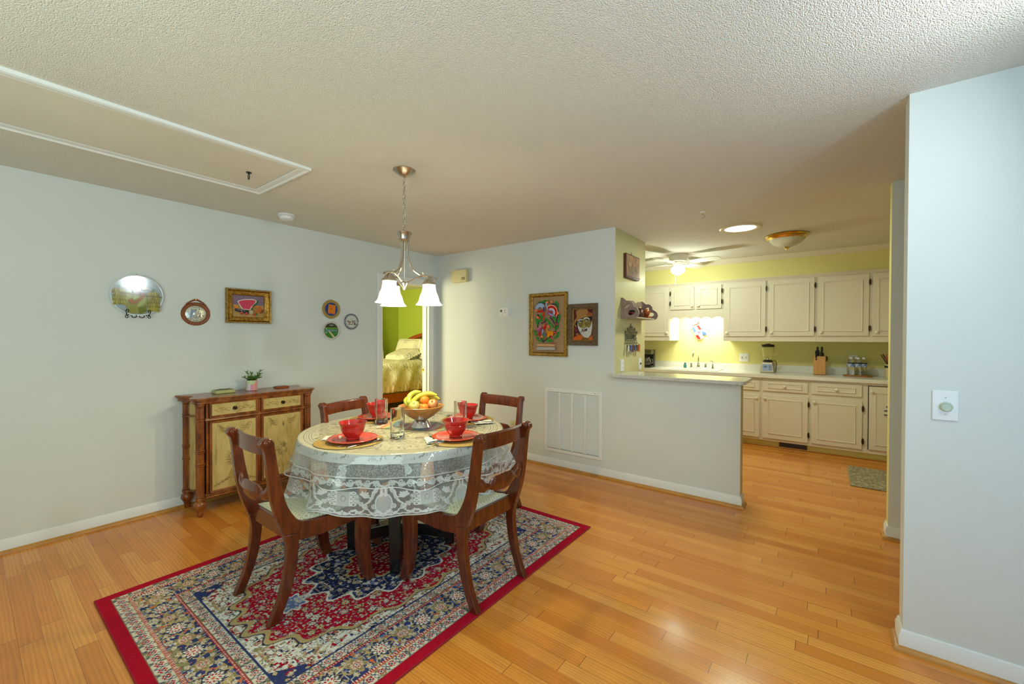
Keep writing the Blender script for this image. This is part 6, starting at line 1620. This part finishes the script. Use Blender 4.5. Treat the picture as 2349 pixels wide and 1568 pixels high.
cx, cz = q(640, 900); p.ell(cx, cz, .030, .030, (240, 238, 230)); p.arc(cx, cz, .026, .2, PI - .2, .003, (70, 74, 110)); p.poly([q(*a) for a in [(700, 810), (740, 830), (780, 930), (700, 930)]], (40, 150, 60)); p.poly([q(*a) for a in [(520, 900), (560, 920), (600, 1000), (540, 980)]], (60, 150, 70)); p.rect(cx - .012, cz - .012, cx, cz + .010, (60, 90, 170)); p.rect(cx, cz - .012, cx + .012, cz + .010, (200, 50, 50)); p.line([(cx - .02, cz - .024), (cx + .02, cz - .024)], .005, (180, 60, 60)); p.ell(cx, cz + .014, .005, .007, (150, 70, 60), n=8)
p.build('flag_print', 'quilt', t)
M().tube([(*((lambda c: (c[0], -.02, c[1]))(q(190, 555))),)[0:3], (lambda c: (c[0], -.02, c[1]))(q(420, 430)), (lambda c: (c[0], -.016, c[1]))(q(590, 360)), (lambda c: (c[0], -.006, c[1]))(q(625, 240))], .006, 8).build('hanging_strap', 'lacquer_red', t)
# wall plates in the kitchen
t = outlet('double light switch plate on the yellow kitchen wall left of the blender', (-.963, YK, 1.099), (0, 0, 0), 'switch', w=.059, h=.059)
for x in (-.024, .024): M().prism([(x + a, b) for a, b in rr(.005, .012, .002, 2)], -.016, -.005, 'xz').build('toggle', 'grey_btn', t)
outlet('white outlet on the kitchen wall behind the water bottles', (.252, YK, 1.103), (0, 0, 0), w=.044, h=.064)

# small appliances and jars on the worktop
def ont(nm, lb, cat, x, y, rz=0, group=None, dz=0): return thing(nm, lb, cat, (x, y, WZ + .0004 + dz), (0, 0, rz), group)
t = ont('coffee_maker', 'black drip coffee maker at the left end of the worktop by the return wall', 'coffee maker', -2.255, 6.50)
M().box(-.085, -.10, 0, .085, .11, .03).build('base', 'black', t, bevel=.008); M().box(-.085, .03, .03, .085, .11, .275).build('water_tank', 'black', t, bevel=.008)
mat('dark_chrome', S(120, 120, 122), .15, metal=1); M().box(-.087, -.085, .205, .087, .03, .275).build('brew_head', 'dark_chrome', t, bevel=.008)
mat('smoke_glass', S(60, 54, 46), .06, coat=.5); M().lathe([(0, 0), (.055, 0), (.068, .03), (.066, .07), (.05, .105), (.046, .115), (0, .118)], 28, (0, -.03, .033)).build('carafe', 'smoke_glass', t); M().lathe([(.044, .115), (.05, .118), (.05, .132), (0, .136)], 24, (0, -.03, .033)).build('carafe_lid', 'black', t)
M().tube(spline([(.06, -.05, .06), (.095, -.06, .07), (.095, -.06, .12), (.05, -.05, .14)], 5), .007, 8).build('carafe_handle', 'dark_chrome', t)
t = ont('blender', 'metal-based blender with a clear glass jar beside the double switch', 'blender', -.640, 6.50)
mat('blender_metal', S(178, 168, 146), .32, metal=.6); mat('screen_blue', S(150, 164, 200), .25)
k = M(); vs = []
for z, hx, hy in ((0, .082, .08), (.05, .08, .078), (.12, .066, .066), (.142, .06, .06)): vs += [(-hx, -hy, z), (hx, -hy, z), (hx, hy, z), (-hx, hy, z)]
k.add(vs, [(0, 3, 2, 1), (12, 13, 14, 15)] + [(i * 4 + j, i * 4 + (j + 1) % 4, (i + 1) * 4 + (j + 1) % 4, (i + 1) * 4 + j) for i in range(3) for j in range(4)]); k.build('base', 'blender_metal', t, bevel=.012, bseg=3)
p = M(); p.add([(-.056, -.0815, .03), (.056, -.0815, .03), (.05, -.0705, .115), (-.05, -.0705, .115), (-.056, -.075, .03), (.056, -.075, .03), (.05, -.064, .115), (-.05, -.064, .115)], [(0, 1, 2, 3), (7, 6, 5, 4), (0, 4, 5, 1), (1, 5, 6, 2), (2, 6, 7, 3), (3, 7, 4, 0)]); p.build('control_panel', 'screen_blue', t, bevel=.003)
bt = M()
def bpt(x, z): return (x, -.0815 + (z - .03) / .085 * .011 - .001, z)
for x in (.024, .04):
    for z in (.05, .07, .09): M().ball(bpt(x, z), .007, .003, .004, n=10).build('button', 'dark', t)
for z in (.074, .09): M().ball(bpt(-.02, z), .022, .002, .004, n=10).build('button', 'dark', t)
M().lathe([(0, .142), (.056, .142), (.058, .15), (.05, .165), (.046, .168), (.0, .168)], 32).build('collar', 'black', t)
mat('jar_glass', (1, 1, .98, 1), .03, Transmission_Weight=1.0, IOR=1.2)
M().lathe([(.048, .168), (.052, .2), (.066, .30), (.072, .345), (.069, .345), (.063, .30), (.049, .2), (.045, .170)], 36, closed=True, lobes=4, lobe_amp=.02).build('jar', 'jar_glass', t)
M().tube(spline([(.064, 0, .325), (.105, 0, .325), (.118, 0, .29), (.10, 0, .235), (.058, 0, .215)], 6), .007, 10).build('jar_handle', 'jar_glass', t)
M().lathe([(0, .34), (.068, .34), (.075, .346), (.075, .366), (.07, .374), (.03, .376), (.028, .384), (0, .385)], 36).build('lid', 'black', t)
b = M(); b.xbox(Matrix.Translation((0, 0, .19)) @ Matrix.Rotation(.5, 4, 'Z') @ Matrix.Rotation(.5, 4, 'Y'), .026, .006, .001); b.xbox(Matrix.Translation((0, 0, .194)) @ Matrix.Rotation(2.1, 4, 'Z') @ Matrix.Rotation(-.5, 4, 'Y'), .026, .006, .001); b.cyl((0, 0, .17), (0, 0, .195), .007); b.build('blade', 'chrome', t)
M().tube(spline([(.05, .02, .155), (.085, -.01, .16), (.1, -.02, .12), (.09, .05, .06), (.085, .085, .01)], 6), .0035, 8).build('power_cord', 'black', t)

t = ont('knife_block', 'honey-coloured wooden knife block with black-handled knives', 'knife block', -.085, 6.56)
mat('block_wood', S(204, 142, 54), .35, var=.12, vscale=5, stretch=(6, 6, 1))
M().prism([(-.055, 0), (.055, 0), (.065, .17), (.03, .205), (-.05, .235)][::1], -.062, .062, 'yz').build('block', 'block_wood', t, bevel=.004)
M().box(-.06, -.06, -.0002, .06, .06, .005).build('foot', 'plaque_wood', t, smooth=False)
for x, y, z, L in ((-.034, -.035, .2, .12), (-.02, .0, .215, .15), (-.012, .03, .215, .11), (.02, .02, .205, .16), (.012, -.02, .205, .10), (.03, .04, .19, .1)):
    d = Vector((.02 * x / .03, -.10 if y < 0 else -.06, 1)).normalized(); k = M(); a = Vector((x, y - .01, z - .02)); k.tube([a, a + d * L * .5, a + d * L], [.010, .009, .011], 8, flat=(.7, 1.1)); k.ball(a + d * L, .008, n=8)
    ko = thing('kitchen_knife', 'black-handled knife standing in the wooden knife block', 'knife', t.location, (0, 0, 0), 'knives in the block'); k.build('handle', 'black', ko); M().tube([a + d * .028, a + d * .034], .0118, 8, flat=(.7, 1.1)).build('rivet_band', 'chrome', ko)
sc_ = thing('kitchen_scissors', 'black-looped kitchen scissors in the right side of the knife block', 'scissors', t.location)
k = M()
for s in (0, 1): k.tube([(.055 + .012 * s + .012 * cos(a), -.03 - .005 * s, .205 + .028 * sin(a)) for a in [2 * PI * i / 18 for i in range(18)]], .0045, 8, closed=True)
k.tube([(.055, -.03, .178), (.045, -.03, .14)], .006, 8)
k.build('handle_loops', 'black', sc_)
t = ont('serving_board', 'long low orange-brown wooden board under the water bottles', 'tray', .285, 6.555, -.02)
mat('board_wood', S(178, 104, 44), .4, var=.15, vscale=8, stretch=(1, 6, 1))
M().prism(rr(.138, .075, .06, 8), .0, .014, 'xy').build('board', 'board_wood', t, bevel=.004)
mat('water_plastic', (1, 1, 1, 1), .04, Transmission_Weight=1.0, IOR=1.12); mat('label_blue', S(70, 92, 170), .35); mat('cap_white', S(232, 236, 238), .4)
def labmat():
    m, t_ = newmat('bottle_label'); n = t_.noise(t_.coord(), 55, 2)
    t_.done(t_.bsdf(t_.ramp(n, [(.38, S(44, 60, 130)), (.5, S(206, 214, 228)), (.62, S(70, 96, 170))]), .3))
labmat()
wb = thing('water_bottle', '', 'bottle', (0, 0, 0), (0, 0, 0), 'water bottles on the board')
M().lathe([(0, .004), (.02, 0), (.029, .004), (.031, .012), (.031, .05), (.029, .055), (.031, .06), (.031, .12), (.0285, .15), (.0165, .183), (.0125, .19), (.0125, .2), (0, .2)], 24).build('bottle', 'water_plastic', wb); M().lathe([(.0313, .098), (.0318, .099), (.0318, .138), (.0313, .139)], 24, closed=True).build('label', 'bottle_label', wb); M().lathe([(0, .194), (.014, .194), (.014, .212), (.012, .214), (0, .214)], 18).build('cap', 'cap_white', wb)
spots = [(.235, 6.52, 'front left'), (.30, 6.515, 'front middle'), (.352, 6.535, 'front right'), (.225, 6.595, 'back left'), (.29, 6.60, 'back middle'), (.352, 6.605, 'back right')]
for i, (x, y, w_) in enumerate(spots):
    loc = (x - .01, y, WZ + .0152); lb = 'clear blue-labelled water bottle, %s of the six on the wooden board' % w_
    if i == 0: wb.location = loc; wb['label'] = lb
    else: dup(wb, loc, None, lb)
t = ont('utensil_crock', 'cream crock of wooden spoons at the right end of the worktop', 'crock', .585, 6.50)
mat('crock_cream', S(214, 196, 150), .35); M().lathe([(0, 0), (.055, 0), (.06, .006), (.06, .15), (.063, .156), (.06, .16), (.055, .156), (.054, .02), (0, .016)], 32).build('crock', 'crock_cream', t); M().lathe([(.0602, .118), (.0615, .12), (.0615, .142), (.0602, .144)], 32).build('band', 'dark', t)
for lb, a, b, sp_ in (('large wooden ladle leaning right in the crock', (0, .01, .03), (-.015, -.02, .235), True), ('thin wooden stick leaning left in the crock', (.03, 0, .03), (-.095, -.02, .27), False), ('second thin wooden stick in the crock', (.03, .02, .03), (-.075, .0, .275), False)):
    k = thing('wooden_spoon', lb, 'spoon', t.location, (0, 0, 0), 'utensils in the crock'); s = M(); s.tube([a, b], .0055, 8)
    if sp_: s.ball((b[0] - .002, b[1] - .02, b[2]), .042, .018, .05, n=18)
    s.build('spoon', 'terracotta' if sp_ else 'plaque_wood', k)
t = thing('dish_towel', 'striped white dish towel hanging from the dishwasher door', 'towel', (.60, YF - .0205, .62))
def stripes():
    m, t_ = newmat('towel'); sx = t_.n('ShaderNodeSeparateXYZ'); t_.l(t_.coord(), sx.inputs[0])
    f = t_.math('FRACT', t_.math('MULTIPLY', t_.math('ADD', sx.outputs[2], 5.0), 22)); t_.done(t_.bsdf(t_.mix(t_.math('LESS_THAN', f, .3), S(226, 222, 206), S(70, 66, 56)), .85))
stripes()
k = M(); k.prism([(-.11, -.06), (-.10, -.10), (-.06, -.12), (.12, -.12), (.12, .16), (-.03, .16), (-.07, .06)], -.016, -.002, 'xz'); k.build('towel_cloth', 'towel', t, bevel=.005)

# ------------------------------------------------------------------ lamps on the kitchen ceiling
mat('fan_white', S(232, 228, 214), .4); mat('lamp_globe', S(255, 246, 224), .3, emit=9)
t = thing('ceiling_fan', 'white four-blade hugger ceiling fan with a lit globe in the kitchen', 'ceiling fan', (-1.552, 5.588, H))
M().lathe([(0, 0), (.122, 0), (.126, -.012), (.118, -.018), (.118, -.022), (.112, -.03), (.104, -.074), (.098, -.08), (.06, -.086), (0, -.086)][::-1], 48).build('motor_housing', 'fan_white', t)
M().lathe([(0, -.084), (.05, -.084), (.058, -.095), (.05, -.112), (.052, -.135), (.05, -.146), (0, -.148)][::-1], 32).build('light_fitter', 'fan_white', t)
M().lathe([(0, -.262), (.02, -.255), (.07, -.228), (.083, -.205), (.086, -.18), (.078, -.158), (.05, -.146), (0, -.145)], 40).build('globe', 'lamp_globe', t)
for k, a in enumerate((-12, 72, 168, 256)):
    T = Matrix.Rotation(math.radians(a), 4, 'Z') @ Matrix.Translation((0, 0, -.104)) @ Matrix.Rotation(math.radians(-11), 4, 'X')
    n = 14; up = [(.15 + .38 * i / n, .045 + .025 * min(1, i / n * 2.2) - (.04 * max(0, (i / n - .82) / .18) ** 2)) for i in range(n + 1)]
    bl = M(); bl.prism(up + [(x, -y) for x, y in up[::-1]], -.003, .003, 'xy', fn=lambda x, y, z: tuple(T @ Vector((x, y, z)))); bo = bl.build('blade', 'fan_white', t, bevel=.002)
    br = M(); br.tube([T @ Vector((.05, 0, .006)), T @ Vector((.09, .0, -.014)), T @ Vector((.15, .03, -.006)), T @ Vector((.20, .03, -.006))], .006, 8); br.tube([T @ Vector((.09, .0, -.014)), T @ Vector((.15, -.03, -.006)), T @ Vector((.20, -.03, -.006))], .006, 8); br.build('blade_bracket', 'fan_white', bo)
for x, y, L in ((-.03, -.02, .10), (.02, -.03, .055)):
    c = M(); c.cyl((x, y, -.25), (x, y, -.26 - L), .0012, n=6); c.lathe([(0, -.025), (.005, -.02), (.006, -.008), (.002, 0), (0, 0)], 10, (x, y, -.26 - L)); c.build('pull_chain', 'fan_white', t)
mat('suntube', S(226, 238, 255), .4, emit=2.6); mat('suntube_ring', S(226, 214, 176), .45)
t = thing('tubular_skylight', 'round glowing tubular skylight in the kitchen ceiling', 'skylight', (-.69, 4.565, H))
M().lathe([(.137, 0), (.137, -.008), (.15, -.013), (.172, -.012), (.182, -.004), (.182, 0)], 56, closed=True).build('ring', 'suntube_ring', t); M().lathe([(0, -.0035), (.138, -.0035), (.138, -.0015), (0, -.0015)], 48).build('diffuser', 'suntube', t)
t = thing('flush_ceiling_light', 'unlit brass-rimmed ribbed glass bowl light on the kitchen ceiling', 'ceiling light', (-.352, 5.165, H))
M().lathe([(0, 0), (.185, 0), (.192, -.008), (.182, -.02), (.186, -.028), (.172, -.04), (.162, -.046), (.155, -.04), (0, -.04)][::-1], 56).build('brass_ring', 'brass', t)
mat('ribbed_glass', S(226, 222, 196), .25, coat=.2, Transmission_Weight=.25)
M().lathe([(0, -.128), (.03, -.126), (.09, -.108), (.13, -.082), (.152, -.055), (.158, -.042), (0, -.042)], 96, lobes=32, lobe_amp=.012).build('glass_bowl', 'ribbed_glass', t)
M().lathe([(0, -.156), (.006, -.152), (.008, -.144), (.022, -.138), (.026, -.128), (0, -.126)], 24).build('finial', 'brass', t)
t = thing('ceiling_hook', 'small white screw hook in the ceiling above the half wall', 'hook', (-.858, 3.80, H))
M().lathe([(0, 0), (.022, 0), (.02, -.005), (0, -.006)][::-1], 20).build('plate', 'plastic_white', t); M().tube(spline([(0, 0, -.005), (0, 0, -.022), (.012, 0, -.032), (.014, 0, -.046), (.002, 0, -.054), (-.010, 0, -.046)], 6), .0028, 8).build('hook', 'nickel', t)
t = thing('smoke_detector', 'white round smoke detector on the ceiling near the left wall', 'smoke detector', (-3.80, 1.735, H))
M().lathe([(0, 0), (.068, 0), (.07, -.012), (.06, -.015), (0, -.015)][::-1], 40).build('base', 'plastic_white', t); M().lathe([(0, -.044), (.044, -.044), (.054, -.038), (.057, -.018), (.05, -.014), (0, -.014)], 40, lobes=20, lobe_amp=.01).build('cover', 'plastic_white', t)
FAN_BULB = (-1.552, 5.588, H - .30)

# ------------------------------------------------------------------ chandelier
CHX, CHY = -2.175, 1.724
t = thing('chandelier', 'brushed nickel chain-hung chandelier with three lit white bell shades over the table', 'chandelier', (CHX, CHY, H))
cz = lambda z: z - H
M().lathe([(0, -.044), (.012, -.044), (.016, -.038), (.03, -.034), (.05, -.02), (.066, -.008), (.0705, -.004), (.0705, 0), (0, 0)], 48).build('ceiling_canopy', 'nickel', t)
c = M(); z = cz(2.394); i = 0
while z > cz(2.06):
    a = 0 if i % 2 == 0 else PI / 2; P = [(.0075 * cos(q_) * cos(a), .0075 * cos(q_) * sin(a), z - .018 + .019 * sin(q_)) for q_ in [2 * PI * k / 18 for k in range(18)]]; c.tube(P, .0021, 6, closed=True); z -= .0315; i += 1
c.tube(spline([(.006 * cos(k), .006 * sin(k), cz(2.40) - k * .034) for k in range(11)], 4), .0014, 6); c.build('chain', 'nickel', t, angle=80)
M().lathe([(0, cz(1.984)), (.03, cz(1.984)), (.034, cz(1.99)), (.032, cz(1.996)), (.034, cz(2.0)), (.037, cz(2.02)), (.047, cz(2.035)), (.049, cz(2.04)), (.047, cz(2.044)), (.012, cz(2.046)), (.01, cz(2.058)), (0, cz(2.06))], 40).build('hub', 'nickel', t)
mat('shade_glass', S(255, 248, 226), .35, emit=1.0)
def shademat():
    m, t_ = newmat('shade_lit'); sx = t_.n('ShaderNodeSeparateXYZ'); t_.l(t_.coord(), sx.inputs[0])
    b = t_.bsdf(S(250, 246, 232), .35); f = t_.n('ShaderNodeMapRange'); t_.l(sx.outputs[2], f.inputs[0]); f.inputs[1].default_value = cz(1.745); f.inputs[2].default_value = cz(1.655); f.inputs[3].default_value = .9; f.inputs[4].default_value = 8.0
    b.inputs['Emission Color'].default_value = S(255, 244, 206); t_.l(f.outputs[0], b.inputs['Emission Strength']); t_.done(b)
shademat()
CH_BULBS = []
for ph in (79, 199, 319):
    a = math.radians(ph); d = Rv * sin(a) + Fv * cos(a); dx, dy = d.x, d.y
    pt = lambda r, z: (dx * r, dy * r, cz(z))
    ar = M(); ar.tube(spline([pt(.022, 1.99), pt(.022, 1.93), pt(.026, 1.875), pt(.050, 1.815), pt(.088, 1.782), (dx * .12, dy * .12, cz(1.772)), pt(.165, 1.766), pt(.21, 1.752)], 6), [.0062] * 43, 10, flat=(1, 1)); 
    ar.tube(spline([pt(.006, 1.72), pt(.03, 1.728), pt(.07, 1.752), pt(.115, 1.768)], 6), .0045, 8); ar.cyl(pt(.118, 1.77), pt(.118, 1.79), .003, n=8); ar.ball(pt(.118, 1.792), .005, n=10); ar.build('arm', 'nickel', t)
    cp = M(); c0 = (dx * .157, dy * .157, 0); cp.lathe([(0, cz(1.762)), (.01, cz(1.762)), (.012, cz(1.756)), (.026, cz(1.745)), (.036, cz(1.728)), (.043, cz(1.718)), (.044, cz(1.712)), (0, cz(1.711))][::-1], 32, c0); co = cp.build('socket_cap', 'nickel', t)
    sh = M(); outp = [(.040, cz(1.715)), (.041, cz(1.692)), (.046, cz(1.665)), (.057, cz(1.64)), (.063, cz(1.617)), (.067, cz(1.603)), (.076, cz(1.59)), (.085, cz(1.581))]; inn = [(r - .003, z + .0005) for r, z in outp[::-1]]
    sh.lathe(outp[::-1] + [(r - .0032, z) for r, z in outp], 40, c0, closed=True); sh.build('bell_shade', 'shade_lit', t, angle=60)
    bu = M(); bu.lathe([(0, cz(1.620)), (.012, cz(1.624)), (.02, cz(1.64)), (.018, cz(1.658)), (.012, cz(1.675)), (.012, cz(1.7)), (0, cz(1.705))], 20, c0); bu.build('bulb', 'lamp_globe', t)
    CH_BULBS.append((CHX + c0[0], CHY + c0[1], 1.605))
M().lathe([(0, cz(1.672)), (.006, cz(1.676)), (.010, cz(1.69)), (.024, cz(1.712)), (.025, cz(1.718)), (.01, cz(1.724)), (.004, cz(1.73)), (.004, cz(1.985)), (0, cz(1.985))], 24).build('centre_stem', 'nickel', t)

# ------------------------------------------------------------------ bedroom seen through the doorway
mat('bed_wood', S(160, 72, 24), .3, coat=.3, var=.15, vscale=5); mat('box_spring', S(176, 170, 130), .8)
def floral():
    m, t_ = newmat('floral_bedding'); co = t_.coord(); n = t_.noise(co, 5, 3, .6); n2 = t_.noise(co, 34, 3, .7); n3 = t_.noise(t_.mapping(co, (3, 9, 5)), 3, 3)
    f = t_.math('MULTIPLY', t_.math('GREATER_THAN', n, .56), t_.math('GREATER_THAN', n2, .54)); c = t_.mix(t_.math('MULTIPLY', f, .6), S(232, 226, 196), S(140, 146, 156)); f2 = t_.math('MULTIPLY', t_.math('GREATER_THAN', n, .5), t_.math('LESS_THAN', n2, .36)); c = t_.mix(t_.math('MULTIPLY', f2, .5), c, S(146, 152, 100))
    t_.done(t_.bsdf(c, .85, spec=.2, normal=t_.bump(n3, .5, .05)))
floral()
bx0, bx1, by0, by1 = -7.45, -6.0, 3.75, 5.93
t = thing('bed', 'wooden bed with an arched spindle headboard seen through the bedroom doorway', 'bed', ((bx0 + bx1) / 2, (by0 + by1) / 2, 0))
cx, cy = (bx0 + bx1) / 2, (by0 + by1) / 2; hx, hy = (bx1 - bx0) / 2, (by1 - by0) / 2
for s in (-1, 1): M().box(s * hx - .018, -hy, .24, s * hx + .018, hy - .02, .40).build('side_rail', 'bed_wood', t, bevel=.004)
M().box(-hx, -hy - .02, .24, hx, -hy + .02, .46).build('footboard', 'bed_wood', t, bevel=.004)
for sx in (-1, 1):
    M().box(sx * hx - .035, hy, 0, sx * hx + .035, hy + .06, 1.24).build('bed_post', 'bed_wood', t, bevel=.006); M().box(sx * hx - .035, -hy - .04, 0, sx * hx + .035, -hy + .03, .46).build('bed_post', 'bed_wood', t, bevel=.006)
n = 24; up = [(-hx - .02 + 2 * (hx + .02) * i / n, 1.30 + .17 * (1 - (2 * i / n - 1) ** 2)) for i in range(n + 1)]
hb = M(); hb.prism(up + [(x, z - .075) for x, z in up[::-1]], hy + .005, hy + .055, 'xz'); hb.box(-hx, hy + .012, .62, hx, hy + .05, .72); hb.build('headboard_rail', 'bed_wood', t, bevel=.005)
for k in range(15):
    x = -hx + .1 + k * (2 * hx - .2) / 14; zt_ = 1.24 + .17 * (1 - (x / (hx + .02)) ** 2); M().cyl((x, hy + .03, .7), (x, hy + .03, zt_), .011, n=10).build('spindle', 'bed_wood', t)
M().box(-hx + .03, -hy + .04, .34, hx - .024, hy - .01, .54).build('box_spring', 'box_spring', t, bevel=.03, bseg=3)
M().box(-hx + .03, -hy + .04, .54, hx - .03, hy - .01, .78).build('mattress', 'box_spring', t, bevel=.05, bseg=4)
# comforter: puffed top, wrinkled drop, ruffled hem
us = np.linspace(0, 1, 120); n_ = 260; ys = np.linspace(-hy + .02, hy - .42, n_)
U, Yg = np.meshgrid(us, ys, indexing='ij')
arc = (U - .5) * 2 * (hx + .40); side = np.clip(np.abs(arc) - (hx - .02), 0, None); sg = np.sign(arc)
wr = .028 * np.sin(Yg * 16 + side * 9 + 2 * np.sin(Yg * 3)) * np.clip(side / .12, 0, 1) + .02 * vnoise(Yg * 9, arc * 7, 4)
ruf = .022 * np.sin(Yg * 95 + 3 * np.sin(Yg * 7)) * np.clip((side - .30) / .05, 0, 1)
Xg = np.where(side > 0, sg * (hx + .005 + .05 * np.sin(np.clip(side / .42, 0, 1) * PI) + wr + ruf), arc); Zg = np.where(side > 0, .86 - side - .02 * np.clip(side / .05, 0, 1), .872 + .05 * np.cos(arc / hx * 1.3) + .03 * vnoise(Yg * 6, arc * 6, 8)) - .0
o = gridmesh('comforter', Xg + cx, Yg + cy, Zg, 'floral_bedding'); o.modifiers.new('solid', 'SOLIDIFY').thickness = .02
tag(o, 'cream floral comforter with a ruffled hem spread over the bed', 'comforter')
def pillow(lb, x, y, z, rx, rz=0):
    p = M(); nx, ny = 26, 20; vs = []
    for s in (1, -1):
        for i in range(nx + 1):
            for j in range(ny + 1):
                u, v = -1 + 2 * i / nx, -1 + 2 * j / ny; e = (1 - u ** 6) * (1 - v ** 6); th = .105 * max(0, e) ** .6; ed = max(abs(u), abs(v)); w_ = (.012 * sin(i * 2.4) * (abs(v) > .85) + .012 * sin(j * 2.4) * (abs(u) > .85))
                if ed > .84: th = .006
                vs.append((u * .36, v * .25, s * th + w_))
    N = (nx + 1) * (ny + 1); fs = []
    for s in (0, 1):
        for i in range(nx):
            for j in range(ny): q_ = (s * N + i * (ny + 1) + j, s * N + (i + 1) * (ny + 1) + j, s * N + (i + 1) * (ny + 1) + j + 1, s * N + i * (ny + 1) + j + 1); fs.append(q_ if s == 0 else q_[::-1])
    p.add(vs, fs); o = p.build('pillow', 'floral_bedding', None, (x, y, z), (rx, 0, rz), angle=80, fix=False); tag(o, lb, 'pillow', 'ruffled pillows on the bed')
pillow('cream floral ruffled pillow against the far half of the headboard', -7.08, 5.70, 1.10, 1.22); pillow('cream floral ruffled pillow on the near half of the bed', -6.34, 5.70, 1.10, 1.22); pillow('cream floral ruffled pillow lying flat in front of the far pillow', -6.85, 5.40, .99, .35)
c = M(); n = 60; vs = []
for i in range(n + 1):
    y = 4.75 + .85 * i / n; w_ = .03 * sin(i * 1.1) + .01 * sin(i * 2.7); yb = y + .14 * (i / n) 
    vs += [(-7.82 + w_, y - .16 * (i / n) ** 2, 2.35), (-7.80 + w_ * 1.2, yb - .0, .05)]
c.add(vs, [(2 * i, 2 * i + 2, 2 * i + 3, 2 * i + 1) for i in range(n)])
mat('sheer', S(226, 226, 190), .8, Transmission_Weight=.2); tag(c.build('curtain', 'sheer', fix=False, solid=.003), 'sheer pale curtain beside the bed in the green bedroom', 'curtain')
# ------------------------------------------------------------------ camera
cd = bpy.data.cameras.new('camera'); cam = bpy.data.objects.new('camera', cd); COL.objects.link(cam)
cd.sensor_fit = 'HORIZONTAL'; cd.sensor_width = 36.0; cd.lens = 958.53 / 2349 * 36.0; cd.clip_start = .05; cd.clip_end = 60
yaw, pit, rol = math.radians(37.12421), math.radians(-.59085), math.radians(-.19777)
fw = Vector((-sin(yaw) * cos(pit), cos(yaw) * cos(pit), sin(pit))); rt = Vector((cos(yaw), sin(yaw), 0)); up = rt.cross(fw)
r2 = rt * cos(rol) - up * sin(rol); u2 = up * cos(rol) + rt * sin(rol)
mw = Matrix(((r2.x, u2.x, -fw.x, 0), (r2.y, u2.y, -fw.y, 0), (r2.z, u2.z, -fw.z, 1.3707), (0, 0, 0, 1)))
cam.matrix_world = mw
SC.camera = cam

# ------------------------------------------------------------------ light
def light(name, kind, loc, energy, color, size=.1, size_y=None, target=None, shape=None, spread=None):
    l = bpy.data.lights.new(name, kind); o = bpy.data.objects.new(name, l); COL.objects.link(o)
    o.location = loc; l.energy = energy; l.color = color
    if kind == 'AREA':
        l.shape = shape or ('RECTANGLE' if size_y else 'DISK'); l.size = size
        if size_y: l.size_y = size_y
        if spread: l.spread = spread
    elif kind in ('POINT', 'SPOT'): l.shadow_soft_size = size
    if target is not None:
        o.rotation_euler = (Vector(target) - Vector(loc)).to_track_quat('-Z', 'Y').to_euler()
    return o
light('hall_lamp', 'AREA', (.80, 1.72, 2.25), 14, (.80, .92, 1.0), .2, target=(-4.14, .5, 1.2))
light('window_right', 'AREA', (3.2, -.4, 1.5), 14, (.84, .92, 1.0), 1.9, 1.7, (-2, 1.8, 1.0))
light('ceiling_fill', 'AREA', (-.9, -1.2, 1.25), 52, (.76, 1.0, .90), 2.4, 1.4, (-1.6, -.1, 2.44))  # added unseen uplight behind the camera, brightens the ceiling directly
light('blue_fill', 'AREA', (1.3, .4, 1.2), 19, (.18, .56, 1.0), 1.2, 1.0, (-.2, 2.0, 2.44))  # added blue fill for the right-hand ceiling and wall, no window stands here
for p in CH_BULBS: light('chandelier_bulb', 'POINT', p, 9.0, (1.0, .84, .44), .022)
light('fan_bulb', 'POINT', FAN_BULB, 16, (.86, 1, .86), .04)
light('suntube_glow', 'AREA', (-.69, 4.56, H - .03), 18, (.93, 1.0, .82), .28, target=(-.69, 4.56, 0))
light('sink_strip_glow', 'AREA', (-1.5, 6.55, 1.70), 7, (.95, 1, .80), .5, .08, target=(-1.5, 6.72, 1.3))
light('bedroom_window', 'AREA', (-6.2, 1.6, 1.5), 130, (1, .97, .62), 1.6, 1.4, (-6.6, 6, 1.0))
wd = bpy.data.worlds.new('world'); SC.world = wd; wd.use_nodes = True
bg = wd.node_tree.nodes['Background']; bg.inputs[0].default_value = (1.0, .92, .76, 1); bg.inputs[1].default_value = .14
SC.view_settings.view_transform = 'Standard'; SC.view_settings.look = 'None'; SC.view_settings.gamma = 1.0
SC.view_settings.exposure = 0.10; SC.view_settings.use_curve_mapping = False
SC.cycles.use_denoising = True
SC.cycles.max_bounces = 7; SC.cycles.diffuse_bounces = 3; SC.cycles.glossy_bounces = 3; SC.cycles.transmission_bounces = 6; SC.cycles.transparent_max_bounces = 16
SC.cycles.use_adaptive_sampling = True; SC.cycles.adaptive_threshold = .08; SC.cycles.caustics_reflective = False; SC.cycles.caustics_refractive = False
SC.render.use_persistent_data = False
